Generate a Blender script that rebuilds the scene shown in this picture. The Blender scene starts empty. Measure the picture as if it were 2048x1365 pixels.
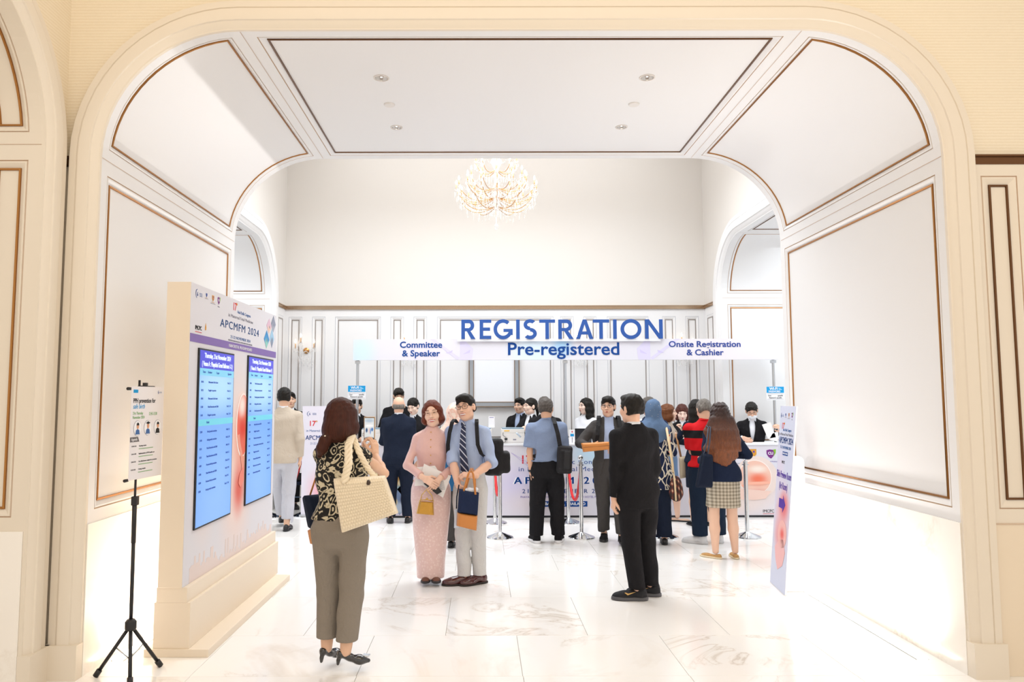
import bpy, bmesh, math, random
import numpy as np
from mathutils import Vector, Matrix, Euler
random.seed(7); np.random.seed(7)
R = math.radians
sc = bpy.context.scene
COL = sc.collection

# ------------------------------------------------------------------ camera
cam = bpy.data.cameras.new('camera'); camo = bpy.data.objects.new('camera', cam); COL.objects.link(camo)
cam.sensor_width = 36; cam.lens = 1500 / 2048 * 36
cam.shift_x = (1024 - 962) / 2048; cam.shift_y = (675 - 682.5) / 2048
th, ro = math.atan(123 / 1500), -.0017
fw = Vector((0, math.cos(th), math.sin(th))); up = Vector((0, -math.sin(th), math.cos(th))); rt = Vector((1, 0, 0))
r2 = rt * math.cos(ro) + up * math.sin(ro); u2 = up * math.cos(ro) - rt * math.sin(ro)
camo.matrix_world = Matrix(((r2.x, u2.x, -fw.x, 0), (r2.y, u2.y, -fw.y, 0), (r2.z, u2.z, -fw.z, 1.66), (0, 0, 0, 1)))
cam.clip_end = 100
sc.camera = camo

# ------------------------------------------------------------------ colour management, world, lights
sc.view_settings.view_transform = 'Standard'; sc.view_settings.look = 'None'
sc.cycles.adaptive_threshold = .03
sc.view_settings.exposure = 0.0; sc.view_settings.gamma = 1; sc.view_settings.use_curve_mapping = False
w = bpy.data.worlds.new('world'); sc.world = w; w.use_nodes = True
w.node_tree.nodes['Background'].inputs[0].default_value = (1.0, .94, .87, 1)
w.node_tree.nodes['Background'].inputs[1].default_value = 1.12

def area(name, loc, rot, sx, sy, power, color=(1, 1, 1), spread=180):
    l = bpy.data.lights.new(name, 'AREA'); l.shape = 'RECTANGLE'; l.size = sx; l.size_y = sy
    l.energy = power; l.color = color; l.spread = R(spread)
    o = bpy.data.objects.new(name, l); COL.objects.link(o); o.location = loc; o.rotation_euler = rot
    return o
def spot(name, loc, power, color=(1, .95, .88), angle=100, rot=(0, 0, 0), blend=.6, size=.05):
    l = bpy.data.lights.new(name, 'SPOT'); l.energy = power; l.color = color; l.spot_size = R(angle)
    l.spot_blend = blend; l.shadow_soft_size = size
    o = bpy.data.objects.new(name, l); COL.objects.link(o); o.location = loc; o.rotation_euler = rot
    return o
# unseen area lamps added to fill the foyer, hung below its ceiling
area('foyer_fill_low', (.23, 9.4, 5.4), (0, 0, 0), 5.5, 3.0, 190, (.89, .95, 1), 150)
area('foyer_fill_high', (.23, 9.9, 6.35), (0, 0, 0), 5.5, 4.0, 115, (.95, .97, 1))  # added fill that lifts the upper foyer wall
# near hall: warm ceiling lights
area('hall_ceiling_light', (.5, 1.6, 5.3), (R(28), 0, 0), 6, 2, 100, (1, .90, .77))
# archway downlights and floor wall-washers
for x, y in ((-.736, 5.39), (1.236, 5.39), (-.738, 6.41), (1.236, 6.41)):
    spot('downlight_beam', (x, y, 3.99), 7, (1, .97, .94), 120)
for sx, ry in ((-2.315, 4), (2.805, -4)):
    area('floor_washer_beam', (sx, 5.9, .012), (R(180), R(ry), 0), .05, 1.9, 26, (1, .97, .95), 110)
# side wings of the foyer, daylight-white
area('wing_light', (5.3, 9.5, 3.9), (0, 0, 0), 2, 3.0, 75, (.86, .94, 1))
area('wing_light', (-4.9, 9.5, 3.9), (0, 0, 0), 2, 3.0, 75, (.86, .94, 1))

# ------------------------------------------------------------------ materials
def lin(c):
    if isinstance(c, str): c = tuple(int(c[i:i + 2], 16) / 255 for i in (0, 2, 4))
    return tuple(((x / 12.92) if x <= .04045 else ((x + .055) / 1.055) ** 2.4) for x in c[:3]) + (1,)
MATS = {}
class NT:
    def __init__(s, m): s.t = m.node_tree; s.n = s.t.nodes; s.l = s.t.links
    def new(s, ty, **k):
        n = s.n.new(ty)
        for a, b in k.items(): setattr(n, a, b)
        return n
    def link(s, a, b): s.l.new(a, b)
    def coord(s, scale=(1, 1, 1), rot=(0, 0, 0), loc=(0, 0, 0), kind='Object'):
        tc = s.new('ShaderNodeTexCoord'); mp = s.new('ShaderNodeMapping')
        mp.inputs['Scale'].default_value = scale; mp.inputs['Rotation'].default_value = rot; mp.inputs['Location'].default_value = loc
        s.link(tc.outputs[kind], mp.inputs[0]); return mp.outputs[0]
    def noise(s, vec, scale, detail=3, rough=.5, dist=0):
        n = s.new('ShaderNodeTexNoise'); n.inputs['Scale'].default_value = scale; n.inputs['Detail'].default_value = detail
        n.inputs['Roughness'].default_value = rough; n.inputs['Distortion'].default_value = dist
        s.link(vec, n.inputs['Vector']); return n.outputs['Fac']
    def ramp(s, fac, stops, interp='LINEAR'):
        r = s.new('ShaderNodeValToRGB'); r.color_ramp.interpolation = interp
        e = r.color_ramp.elements
        while len(e) < len(stops): e.new(.5)
        for el, (p, c) in zip(e, stops): el.position = p; el.color = lin(c)
        s.link(fac, r.inputs[0]); return r.outputs[0]
    def mix(s, fac, a, b, mode='MIX'):
        m = s.new('ShaderNodeMix', data_type='RGBA', blend_type=mode)
        for v, i in ((fac, 0), (a, 6), (b, 7)):
            if hasattr(v, 'node'): s.link(v, m.inputs[i])
            else: m.inputs[i].default_value = v
        return m.outputs[2]
    def math(s, op, a, b=0., c=0.):
        m = s.new('ShaderNodeMath', operation=op)
        for v, i in ((a, 0), (b, 1), (c, 2)):
            if hasattr(v, 'node'): s.link(v, m.inputs[i])
            else: m.inputs[i].default_value = v
        return m.outputs[0]
    def bump(s, h, strength=.3, dist=.01):
        b = s.new('ShaderNodeBump'); b.inputs['Strength'].default_value = strength; b.inputs['Distance'].default_value = dist
        s.link(h, b.inputs['Height']); s.link(b.outputs[0], s.n['Principled BSDF'].inputs['Normal'])
    def base(s, c): s.link(c, s.n['Principled BSDF'].inputs['Base Color'])
def mat(name, color, rough=.5, metal=0., emit=None, es=1., spec=.5, coat=0., alpha=1., trans=0., bump=None, fn=None, sheen=0.):
    if name in MATS: return MATS[name]
    m = bpy.data.materials.new(name); m.use_nodes = True; b = m.node_tree.nodes['Principled BSDF']
    b.inputs['Base Color'].default_value = lin(color); b.inputs['Roughness'].default_value = rough; b.inputs['Metallic'].default_value = metal
    b.inputs['Specular IOR Level'].default_value = spec; b.inputs['Coat Weight'].default_value = coat
    b.inputs['Alpha'].default_value = alpha; b.inputs['Transmission Weight'].default_value = trans
    b.inputs['Sheen Weight'].default_value = sheen
    if emit: b.inputs['Emission Color'].default_value = lin(emit); b.inputs['Emission Strength'].default_value = es
    t = NT(m)
    if bump:
        sc_, st = bump; t.bump(t.noise(t.coord(), sc_, 4), st, .003)
    if fn: fn(t)
    m.diffuse_color = lin(color); MATS[name] = m; return m
def cloth(name, color, rough=.85, weave=500, wr=.45, **k):
    def fn(t):
        v = t.coord((1, 1, .7)); n1 = t.noise(v, 10, 4, .55, 1.2); n2 = t.noise(v, weave, 1)
        t.bump(t.math('ADD', t.math('MULTIPLY', n1, 1.0), t.math('MULTIPLY', n2, .12)), wr, .045)
        c = lin(color); d = tuple(x * .86 for x in c[:3]) + (1,)
        t.base(t.mix(t.math('MULTIPLY', n2, .9), c, d))
    k.setdefault('spec', .2)
    return mat(name, color, rough, fn=fn, **k)

def f_marble(t):
    g = t.new('ShaderNodeNewGeometry'); oi = t.new('ShaderNodeObjectInfo')
    mp = t.new('ShaderNodeVectorMath', operation='ADD')
    sc3 = t.new('ShaderNodeVectorMath', operation='SCALE'); sc3.inputs[3].default_value = 37.
    cmb = t.new('ShaderNodeCombineXYZ'); t.link(oi.outputs['Random'], cmb.inputs[0]); t.link(oi.outputs['Random'], cmb.inputs[2])
    t.link(cmb.outputs[0], sc3.inputs[0]); t.link(g.outputs['Position'], mp.inputs[0]); t.link(sc3.outputs[0], mp.inputs[1])
    v = mp.outputs[0]
    n = t.noise(v, .9, 6, .62, 1.4)
    vein = t.math('ABSOLUTE', t.math('SUBTRACT', n, .5))
    thin = t.ramp(vein, [(0, 'dcd3c9'), (.012, 'efe9e2'), (.035, 'f7f4f0')])
    n2 = t.noise(v, .55, 5, .6, 2.2)
    cloud = t.ramp(n2, [(.58, 'ffffff'), (.74, 'f1ebe5')])
    msk = t.noise(v, .8, 2)
    c = t.mix(t.ramp(msk, [(.48, '000000'), (.64, 'ffffff')]), lin('f9f6f2'), thin)
    t.base(t.mix(1., c, cloud, 'MULTIPLY'))
M_floor = mat('polished_marble', 'f6f3ee', .12, spec=.45, fn=f_marble)
def f_dado(t):
    v = t.coord(kind='Object'); n = t.noise(v, 1.1, 6, .62, 1.6)
    vein = t.math('ABSOLUTE', t.math('SUBTRACT', n, .5))
    thin = t.ramp(vein, [(0, 'd8cbbb'), (.014, 'e9e0d4'), (.04, 'f4eee6')])
    t.base(t.mix(t.ramp(t.noise(v, .9, 2), [(.52, '000000'), (.68, 'ffffff')]), lin('f7f2ea'), thin))
M_dado = mat('dado_marble', 'f6f0e8', .16, fn=f_dado)
def f_paper(t):
    v = t.coord((1, 1, 1)); wv = t.new('ShaderNodeTexWave', bands_direction='Z'); wv.inputs['Scale'].default_value = 16
    wv.inputs['Distortion'].default_value = 1.2; wv.inputs['Detail'].default_value = 2; wv.inputs['Detail Scale'].default_value = 6
    t.link(v, wv.inputs[0]); t.bump(wv.outputs['Fac'], .25, .004)
    t.base(t.mix(wv.outputs['Fac'], lin('e8dac0'), lin('efe3cd')))
M_paper = mat('grasscloth_wallpaper', 'efdfc0', .8, fn=f_paper)
M_cream = mat('cream_paint', 'e6dbca', .42)
M_white = mat('white_paint', 'e9e8e8', .4)
M_foyer = mat('ivory_wallcovering', 'dfdad4', .7, bump=(60, .1))
M_dadow = mat('dado_marble_dimmed', 'eadfcd', .16, fn=lambda t: (f_dado(t), t.base(t.mix(1., t.n['Principled BSDF'].inputs['Base Color'].links[0].from_socket, lin('f0e4d2'), 'MULTIPLY'))))  # same dado marble, the hall's dimmer warm light tinted into its colour
M_bronze = mat('bronze_strip', 'a8743f', .28, .9)
M_bronzed = mat('dark_bronze_strip', '6b4a31', .3, .9)
M_seam = mat('panel_joint', 'cdb49c', .7)
M_black = mat('black_plastic', '1b1a1c', .45)
M_chrome = mat('chrome', 'd8dadd', .08, 1.)
M_alu = mat('satin_aluminium', 'c2c5c9', .3, .9)
M_glow = mat('floor_light_strip', 'ffffff', .5, emit='fff2df', es=7)
M_navyink = mat('navy_print', '1f4f9a', .6)
M_whitep = mat('white_board', 'f4f2f4', .5)
M_grout = mat('floor_screed', 'c9bba9', .9)

# ------------------------------------------------------------------ object helpers
def props(o, label=None, cat=None, group=None, kind=None):
    if label: o['label'] = label
    if cat: o['category'] = cat
    if group: o['group'] = group
    if kind: o['kind'] = kind
    return o
def link(o, parent=None):
    COL.objects.link(o)
    if parent is not None: o.parent = parent
    return o
def empty(name, loc=(0, 0, 0), rz=0., label=None, cat=None, group=None, kind=None):
    o = bpy.data.objects.new(name, None); o.location = loc; o.rotation_euler = (0, 0, rz); o.empty_display_size = .1
    link(o); return props(o, label, cat, group, kind)
def mesh(name, verts, faces, mats, parent=None, smooth=False, mi=None, loc=None, rot=None):
    me = bpy.data.meshes.new(name)
    me.from_pydata([tuple(v) for v in verts] if not isinstance(verts, np.ndarray) else verts.tolist(), [], faces if isinstance(faces, list) else faces.tolist())
    for m in (mats if isinstance(mats, (list, tuple)) else [mats]): me.materials.append(m)
    if mi is not None: me.polygons.foreach_set('material_index', np.asarray(mi, dtype=np.int32))
    if smooth: me.polygons.foreach_set('use_smooth', [True] * len(me.polygons))
    me.update(); o = bpy.data.objects.new(name, me)
    if loc is not None: o.location = loc
    if rot is not None: o.rotation_euler = rot
    return link(o, parent)
class MB:
    """collects simple solids into one mesh"""
    def __init__(s): s.v = []; s.f = []; s.m = []
    def add(s, vs, fs, mi=0):
        n = len(s.v); s.v += [Vector(v) for v in vs]; s.f += [[i + n for i in f] for f in fs]; s.m += [mi] * len(fs); return s
    def box(s, a, b, mi=0, bev=0., M=None):
        x0, y0, z0 = a; x1, y1, z1 = b
        if bev <= 0:
            vs = [(x, y, z) for z in (z0, z1) for y in (y0, y1) for x in (x0, x1)]
            fs = [(0, 2, 3, 1), (4, 5, 7, 6), (0, 1, 5, 4), (2, 6, 7, 3), (0, 4, 6, 2), (1, 3, 7, 5)]
        else:
            bm = bmesh.new(); bmesh.ops.create_cube(bm, size=1)
            for v in bm.verts: v.co = Vector(((x0 + x1) / 2 + v.co.x * (x1 - x0), (y0 + y1) / 2 + v.co.y * (y1 - y0), (z0 + z1) / 2 + v.co.z * (z1 - z0)))
            bmesh.ops.bevel(bm, geom=bm.edges[:], offset=bev, segments=2, affect='EDGES', profile=.5)
            bm.verts.index_update(); vs = [v.co.copy() for v in bm.verts]; fs = [[v.index for v in f.verts] for f in bm.faces]; bm.free()
        if M is not None: vs = [M @ Vector(v) for v in vs]
        return s.add(vs, fs, mi)
    def tube(s, pts, r, n=8, mi=0, cap=True, closed=False):
        pts = [Vector(p) for p in pts]; k = len(pts); rs = r if isinstance(r, (list, tuple)) else [r] * k
        vs = []; prev = None
        for i, p in enumerate(pts):
            d = (pts[(i + 1) % k] - pts[i - 1]) if closed else (pts[min(i + 1, k - 1)] - pts[max(i - 1, 0)])
            d.normalize()
            if prev is None:
                a = Vector((0, 0, 1)) if abs(d.z) < .9 else Vector((1, 0, 0)); u = d.cross(a).normalized()
            else: u = (prev - d * prev.dot(d)).normalized()
            prev = u; w_ = d.cross(u)
            for j in range(n):
                t = 2 * math.pi * j / n; vs.append(p + (u * math.cos(t) + w_ * math.sin(t)) * rs[i])
        fs = []
        for i in range(k if closed else k - 1):
            for j in range(n):
                a, b = i * n + j, i * n + (j + 1) % n; c, d_ = ((i + 1) % k) * n + (j + 1) % n, ((i + 1) % k) * n + j
                fs.append((a, b, c, d_))
        if cap and not closed: fs += [tuple(range(n))[::-1], tuple((k - 1) * n + j for j in range(n))]
        return s.add(vs, fs, mi)
    def lathe(s, prof, n=24, c=(0, 0, 0), mi=0, M=None, cap=True):
        vs = []; fs = []
        for r, z in prof:
            for j in range(n):
                t = 2 * math.pi * j / n; vs.append(Vector((c[0] + r * math.cos(t), c[1] + r * math.sin(t), c[2] + z)))
        k = len(prof)
        for i in range(k - 1):
            for j in range(n):
                fs.append((i * n + j, i * n + (j + 1) % n, (i + 1) * n + (j + 1) % n, (i + 1) * n + j))
        if cap and prof[0][0] > 1e-6: fs.append(tuple(range(n))[::-1])
        if cap and prof[-1][0] > 1e-6: fs.append(tuple((k - 1) * n + j for j in range(n)))
        if M is not None: vs = [M @ v for v in vs]
        return s.add(vs, fs, mi)
    def prism(s, poly, h0, h1, M=None, mi=0):
        n = len(poly); vs = [(x, y, h0) for x, y in poly] + [(x, y, h1) for x, y in poly]
        fs = [tuple(range(n))[::-1], tuple(range(n, 2 * n))] + [(i, (i + 1) % n, n + (i + 1) % n, n + i) for i in range(n)]
        if M is not None: vs = [M @ Vector(v) for v in vs]
        return s.add(vs, fs, mi)
    def ell(s, c, r, M=None, nu=12, nv=8, mi=0):
        vs = []; fs = []
        for i in range(nv + 1):
            ph = math.pi * i / nv
            for j in range(nu):
                t = 2 * math.pi * j / nu
                p = Vector((math.sin(ph) * math.cos(t) * r[0], math.sin(ph) * math.sin(t) * r[1], math.cos(ph) * r[2]))
                vs.append((M @ p if M is not None else p) + Vector(c))
        for i in range(nv):
            for j in range(nu): fs.append((i * nu + j, (i + 1) * nu + j, (i + 1) * nu + (j + 1) % nu, i * nu + (j + 1) % nu))
        return s.add(vs, fs, mi)
    def xf(s, M): s.v = [M @ v for v in s.v]; return s
    def build(s, name, mats, parent=None, smooth=False, loc=None, rot=None):
        return mesh(name, s.v, s.f, mats, parent, smooth, s.m, loc, rot)
def smooth_angle(o, deg=40):
    me = o.data; me.polygons.foreach_set('use_smooth', [True] * len(me.polygons))
    bm = bmesh.new(); bm.from_mesh(me); bmesh.ops.remove_doubles(bm, verts=bm.verts[:], dist=1e-5)
    for e in bm.edges:
        if len(e.link_faces) == 2 and e.calc_face_angle(0) > R(deg): e.smooth = False
    bm.to_mesh(me); bm.free(); return o
def frame3(o, ux, uy):
    """matrix: local x->ux, y->uy, z->ux x uy, origin o"""
    ux = Vector(ux).normalized(); uz = ux.cross(Vector(uy)).normalized(); uy = uz.cross(ux)
    return Matrix(((ux.x, uy.x, uz.x, o[0]), (ux.y, uy.y, uz.y, o[1]), (ux.z, uy.z, uz.z, o[2]), (0, 0, 0, 1)))
def text(body, M, size, m, parent, name='lettering', width=None, align='CENTER', offset=0., ext=.0006, lh=1., sp=1., shear=0., label=None):
    cu = bpy.data.curves.new(name, 'FONT'); cu.body = body; cu.size = size; cu.align_x = align; cu.align_y = 'CENTER'
    cu.offset = offset; cu.extrude = ext; cu.space_line = lh; cu.space_character = sp; cu.shear = shear; cu.resolution_u = 3
    cu.materials.append(m); o = bpy.data.objects.new(name, cu); link(o, parent)
    bold = offset if 'M' in body else 0.
    if bold: cu.offset = 0.
    sx = 1.
    if width is not None:
        bpy.context.view_layer.update(); d = o.dimensions.x
        sx = width / max(d, 1e-6)
    o.matrix_local = M @ Matrix.Diagonal((sx, 1, 1, 1))
    if label: o['label'] = label
    if bold:
        for k in (-1, 1): q = o.copy(); COL.objects.link(q); q.matrix_local = M @ Matrix.Translation((k * bold, k * bold * .3, .0001)) @ Matrix.Diagonal((sx, 1, 1, 1))
    return o
def decal(poly, M, m, parent, name='printed_shape', h=.0008):
    return MB().prism(poly, 0, h, M).build(name, m, parent)
def rect(x0, y0, x1, y1): return [(x0, y0), (x1, y0), (x1, y1), (x0, y1)]
def ellp(cx, cy, rx, ry, n=20): return [(cx + rx * math.cos(2 * math.pi * i / n), cy + ry * math.sin(2 * math.pi * i / n)) for i in range(n)]

# ------------------------------------------------------------------ archway geometry
SPR, TOP, RX, RZ = 3.19, 4.02, .855, .83
def arch_path(w_, e=0., n=14, z0=0.):
    """points (x,z) of the arch outline, offset outwards by e, left foot to right foot"""
    P = [(-w_ - e, z0), (-w_ - e, SPR)]
    for i in range(1, n + 1):
        t = math.pi / 2 * i / n; P.append((-w_ + RX - (RX + e) * math.cos(t), SPR + (RZ + e) * math.sin(t)))
    Q = [(-x, z) for x, z in P[::-1]]
    return P + Q
PROF = [(0, 0), (0, .022), (.008, .024), (.014, .030), (.024, .038), (.036, .045), (.048, .050), (.052, .060), (.06, .062), (.122, .062), (.126, .05), (.132, .05), (.136, .056), (.178, .054), (.181, .05), (.181, 0)]
def casing(w_, T, m, parent, s=1.):
    """arch surround. T maps (x, z, protrusion) to world"""
    z0 = .2
    rows = [[T(x, z, p * s) for x, z in arch_path(w_, e * s, z0=z0)] for e, p in PROF]
    k = len(rows[0]); vs = [v for r in rows for v in r]
    fs = [(i * k + j, i * k + j + 1, (i + 1) * k + j + 1, (i + 1) * k + j) for i in range(len(rows) - 1) for j in range(k - 1)]
    o = mesh('arch_surround', vs, fs, m, parent); smooth_angle(o, 22)
    for sg in (-1, 1):
        b = MB(); xa, xb = sg * (w_ - .004), sg * (w_ + .195 * s)
        pts = [T(x, z, p) for z in (0, z0 + .004) for x, p in ((xa, 0), (xb, 0), (xb, .074 * s), (xa, .074 * s))]
        b.add(pts, [(0, 1, 2, 3), (4, 5, 6, 7), (0, 1, 5, 4), (1, 2, 6, 5), (2, 3, 7, 6), (3, 0, 4, 7)]); b.build('plinth', m, parent)
    return o
def wall_open(w_, T, x0, x1, z1, m, parent, name='wall_face', zlo=0., zhi=None):
    """flat wall with the arch cut out; (x,z) rectangle x0..x1, zlo..z1"""
    P = arch_path(w_); vs = []; fs = []
    def quad(a, b, c, d):
        n = len(vs); vs.extend([T(*a, 0), T(*b, 0), T(*c, 0), T(*d, 0)]); fs.append((n, n + 1, n + 2, n + 3))
    h = len(P) // 2
    for i in range(h - 1):
        (xa, za), (xb, zb) = P[i], P[i + 1]
        lo, hi = max(za, zlo), min(zb, z1)
        if hi <= lo: continue
        f = lambda z: xa + (xb - xa) * ((z - za) / (zb - za) if zb > za else 0)
        quad((x0, lo), (f(lo), lo), (f(hi), hi), (x0, hi)); quad((-f(lo), lo), (x1, lo), (x1, hi), (-f(hi), hi))
    if z1 > TOP: quad((x0, TOP), (x1, TOP), (x1, z1), (x0, z1))
    return mesh(name, vs, fs, m, parent)
def panelled(T, u0, u1, v0, v1, panels, parent, field, inner=None, strip=None, nv=1, groove=M_seam, dep=.016, seg=1):
    """field u0..u1 x v0..v1 with recessed panels. T(u, v, h). panels: (ua, ub, va, vb, margin)"""
    inner = inner or field; strip = strip or M_bronze
    us = sorted({u0, u1} | {p[0] for p in panels} | {p[1] for p in panels}); vv = sorted({v0, v1} | {p[2] for p in panels} | {p[3] for p in panels})
    vs_ = []
    for a, b in zip(vv[:-1], vv[1:]):
        k = max(1, int(math.ceil(nv * (b - a) / (v1 - v0)))); vs_ += [a + (b - a) * i / k for i in range(k)]
    vs_.append(vv[-1]); F = MB()
    for ua, ub in zip(us[:-1], us[1:]):
        for va, vb in zip(vs_[:-1], vs_[1:]):
            cu, cv = (ua + ub) / 2, (va + vb) / 2
            if any(p[0] < cu < p[1] and p[2] < cv < p[3] for p in panels): continue
            F.add([T(ua, va, 0), T(ub, va, 0), T(ub, vb, 0), T(ua, vb, 0)], [(0, 1, 2, 3)])
    F.build('panelling', field, parent)
    for ua, ub, va, vb, mg in panels:
        k = max(1, int(math.ceil(nv * (vb - va) / (v1 - v0)))) if nv > 1 else 1
        def ring(o, h):
            a, b, c, d = ua + o, ub - o, va + o, vb - o
            pts = [(a, c + (d - c) * i / k) for i in range(k)] + [(a + (b - a) * i / 1, d) for i in range(1)] + [(b, d + (c - d) * i / k) for i in range(k)] + [(b, c)]
            return [T(u, v, h) for u, v in pts]
        seq = [(0, 0, 2), (.002, -.006, 2), (.007, -.006, 2), (.009, .001, 0), (.018, .001, 0), (mg - .008, -dep, 0), (mg - .007, -dep + .008, 1), (mg + .004, -dep + .009, 1), (mg + .006, -dep, 1)]
        B = MB(); n = None; prev = None
        rings = [ring(o, h) for o, h, _ in seq]; n = len(rings[0])
        for i in range(len(seq) - 1):
            mi = seq[i + 1][2] if i < 5 else (0 if i == 5 - 1 else 1)
            B.add(rings[i] + rings[i + 1], [(j, (j + 1) % n, n + (j + 1) % n, n + j) for j in range(n)], mi)
        o = B.build('panel_moulding', [field, strip, groove], parent)
        G = MB(); a, b, c, d = ua + mg + .005, ub - mg - .005, va + mg + .005, vb - mg - .005; sm = nv > 1
        for i in range(k): G.add([T(a, c + (d - c) * i / k, -dep), T(b, c + (d - c) * i / k, -dep), T(b, c + (d - c) * (i + 1) / k, -dep), T(a, c + (d - c) * (i + 1) / k, -dep)], [(0, 1, 2, 3)])
        g = G.build('panel', inner, parent)
        if sm: smooth_angle(g, 40)

def tunnel(parent, w_, T, D, cream, inner):
    """reveal of an arch: T(x, y, z) with y 0..D deep. left wall, right wall, coves, soffit, all panelled"""
    m0 = .075
    for sg in (-1, 1):
        Tw = lambda u, v, h, sg=sg: T(sg * (w_ - h), u, v)
        panelled(Tw, 0, D, .9, SPR, [(m0, D - m0, .98, 3.095, .055)], parent, cream, inner)
        Tc = lambda u, v, h, sg=sg: T(sg * (w_ - RX + (RX - h) * math.cos(v)), u, SPR + (RZ - h) * math.sin(v))
        panelled(Tc, 0, D, 0, math.pi / 2, [(m0, D - m0, .09, math.pi / 2 - .09, .055)], parent, cream, inner, nv=16)
        b = MB()
        for x_, z_ in ((sg * w_, SPR), (sg * (w_ - RX), TOP)):
            if z_ == SPR: b.add([T(x_ - sg * .002, y, z_ + dz) for y in (0, D) for dz in (-.002, .002)], [(0, 1, 3, 2)])
            else: b.add([T(x_ + dx, y, z_ - .002) for y in (0, D) for dx in (-.002, .002)], [(0, 1, 3, 2)])
        b.build('panel_joint', M_seam, parent)
        d = MB(); k = 2
        for i in range(k):
            ya, yb = D * i / k + .001, D * (i + 1) / k - .001
            xs = sg * (w_ - .006)
            vs = [T(x, y, z) for x in (sg * (w_ + .02), xs) for y in (ya, yb) for z in (0, .9)]
            MB().add(vs, [(0, 1, 3, 2), (4, 6, 7, 5), (0, 4, 5, 1), (2, 3, 7, 6), (1, 5, 7, 3), (0, 2, 6, 4)]).build('marble_slab', M_dado, parent)
    Ts = lambda u, v, h: T(v, u, TOP - h)
    xf = w_ - RX
    panelled(Ts, 0, D, -xf, xf, [(m0, D - m0, -xf + .085, xf - .085, .06)], parent, cream, inner, strip=M_bronzed)
# ------------------------------------------------------------------ floor
X0 = .26; YF = 4.65; YB = 7.2; HW = 2.663
FXL, FXR, FYB = -3.235, 3.698, 12.3
floor = props(empty('floor'), 'polished white marble tile floor', kind='structure')
MB().box((-12, -8, -.15), (12, 16, -.012)).build('screed', M_grout, floor)
rows = [YF - 4 + i for i in range(4)] + [YF, 5.427, 6.446, 7.416, 8.167, 9.167, 10.167, 11.167, 12.3]
tcache = {}
for i, (ya, yb) in enumerate(zip(rows[:-1], rows[1:])):
    off = (.247, .747)[i % 2] if ya >= YF else (.75, .25)[i % 2]
    x = off - 8
    while x < 7.5:
        d = round(yb - ya, 3)
        if d not in tcache:
            b = MB(); g = .0012; c = .0015
            xa, xb, y0, y1 = g, 1 - g, g, d - g
            vs = [(xa, y0, -.012), (xb, y0, -.012), (xb, y1, -.012), (xa, y1, -.012), (xa, y0, -c), (xb, y0, -c), (xb, y1, -c), (xa, y1, -c), (xa + c, y0 + c, 0), (xb - c, y0 + c, 0), (xb - c, y1 - c, 0), (xa + c, y1 - c, 0)]
            fs = [(0, 1, 5, 4), (1, 2, 6, 5), (2, 3, 7, 6), (3, 0, 4, 7), (4, 5, 9, 8), (5, 6, 10, 9), (6, 7, 11, 10), (7, 4, 8, 11), (8, 9, 10, 11)]
            o = mesh('tile', vs, fs, M_floor, floor); tcache[d] = o.data
        else: o = link(bpy.data.objects.new('tile', tcache[d]), floor)
        o.location = (x, ya, 0); x += 1.0
# floor in the near hall behind the lens
MB().box((-8, -7, -.03), (8, rows[0], 0)).build('hall_floor_slab', M_floor, floor)

# ------------------------------------------------------------------ front wall with the archway
wf = props(empty('wall_front'), 'cream wall with wide rounded archway and pale wallpaper above', kind='structure')
Tf = lambda x, z, p: Vector((X0 + x, YF - p, z))
wall_open(HW, Tf, -2.64 - X0, 8 - X0, 3.19, M_cream, wf, 'panelling', zlo=0)
wall_open(HW, Tf, -2.64 - X0, 8 - X0, 5.6, M_paper, wf, 'wallpaper', zlo=3.19)
casing(HW, Tf, M_cream, wf)
def band(xa, xb, y, m, parent, z0=3.13, z1=3.192):
    MB().box((xa, y - .018, z0 + .008), (xb, y, z1 - .01)).box((xa, y - .03, z1 - .012), (xb, y, z1)).box((xa, y - .024, z0), (xb, y, z0 + .008)).build('bronze_band', m, parent)
band(X0 + HW + .17, 8, YF, M_bronzed, wf); band(-2.64, X0 - HW - .17, YF, M_bronzed, wf)
# right-hand panels of the near wall
for ua, ub in ((3.15, 3.38), (3.5, 5.2), (5.32, 5.55)):
    Tp = lambda u, v, h: Vector((u, YF - .02 - h, v))
    panelled(Tp, ua - .06, ub + .06, .9, 3.13, [(ua, ub, .985, 3.056, .062)], wf, M_cream, strip=M_bronzed)
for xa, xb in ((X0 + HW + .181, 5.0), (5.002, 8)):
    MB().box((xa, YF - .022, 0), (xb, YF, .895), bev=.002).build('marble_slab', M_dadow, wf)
MB().box((X0 + HW + .181, YF - .026, .893), (8, YF, .9)).build('dado_joint', M_seam, wf)
# archway passage
pas = props(empty('wall_archway'), 'white panelled passage of the archway with curved coves', kind='structure')
tunnel(pas, HW, lambda x, y, z: Vector((X0 + x, YF + y, z)), YB - YF, M_white, M_white)
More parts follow.
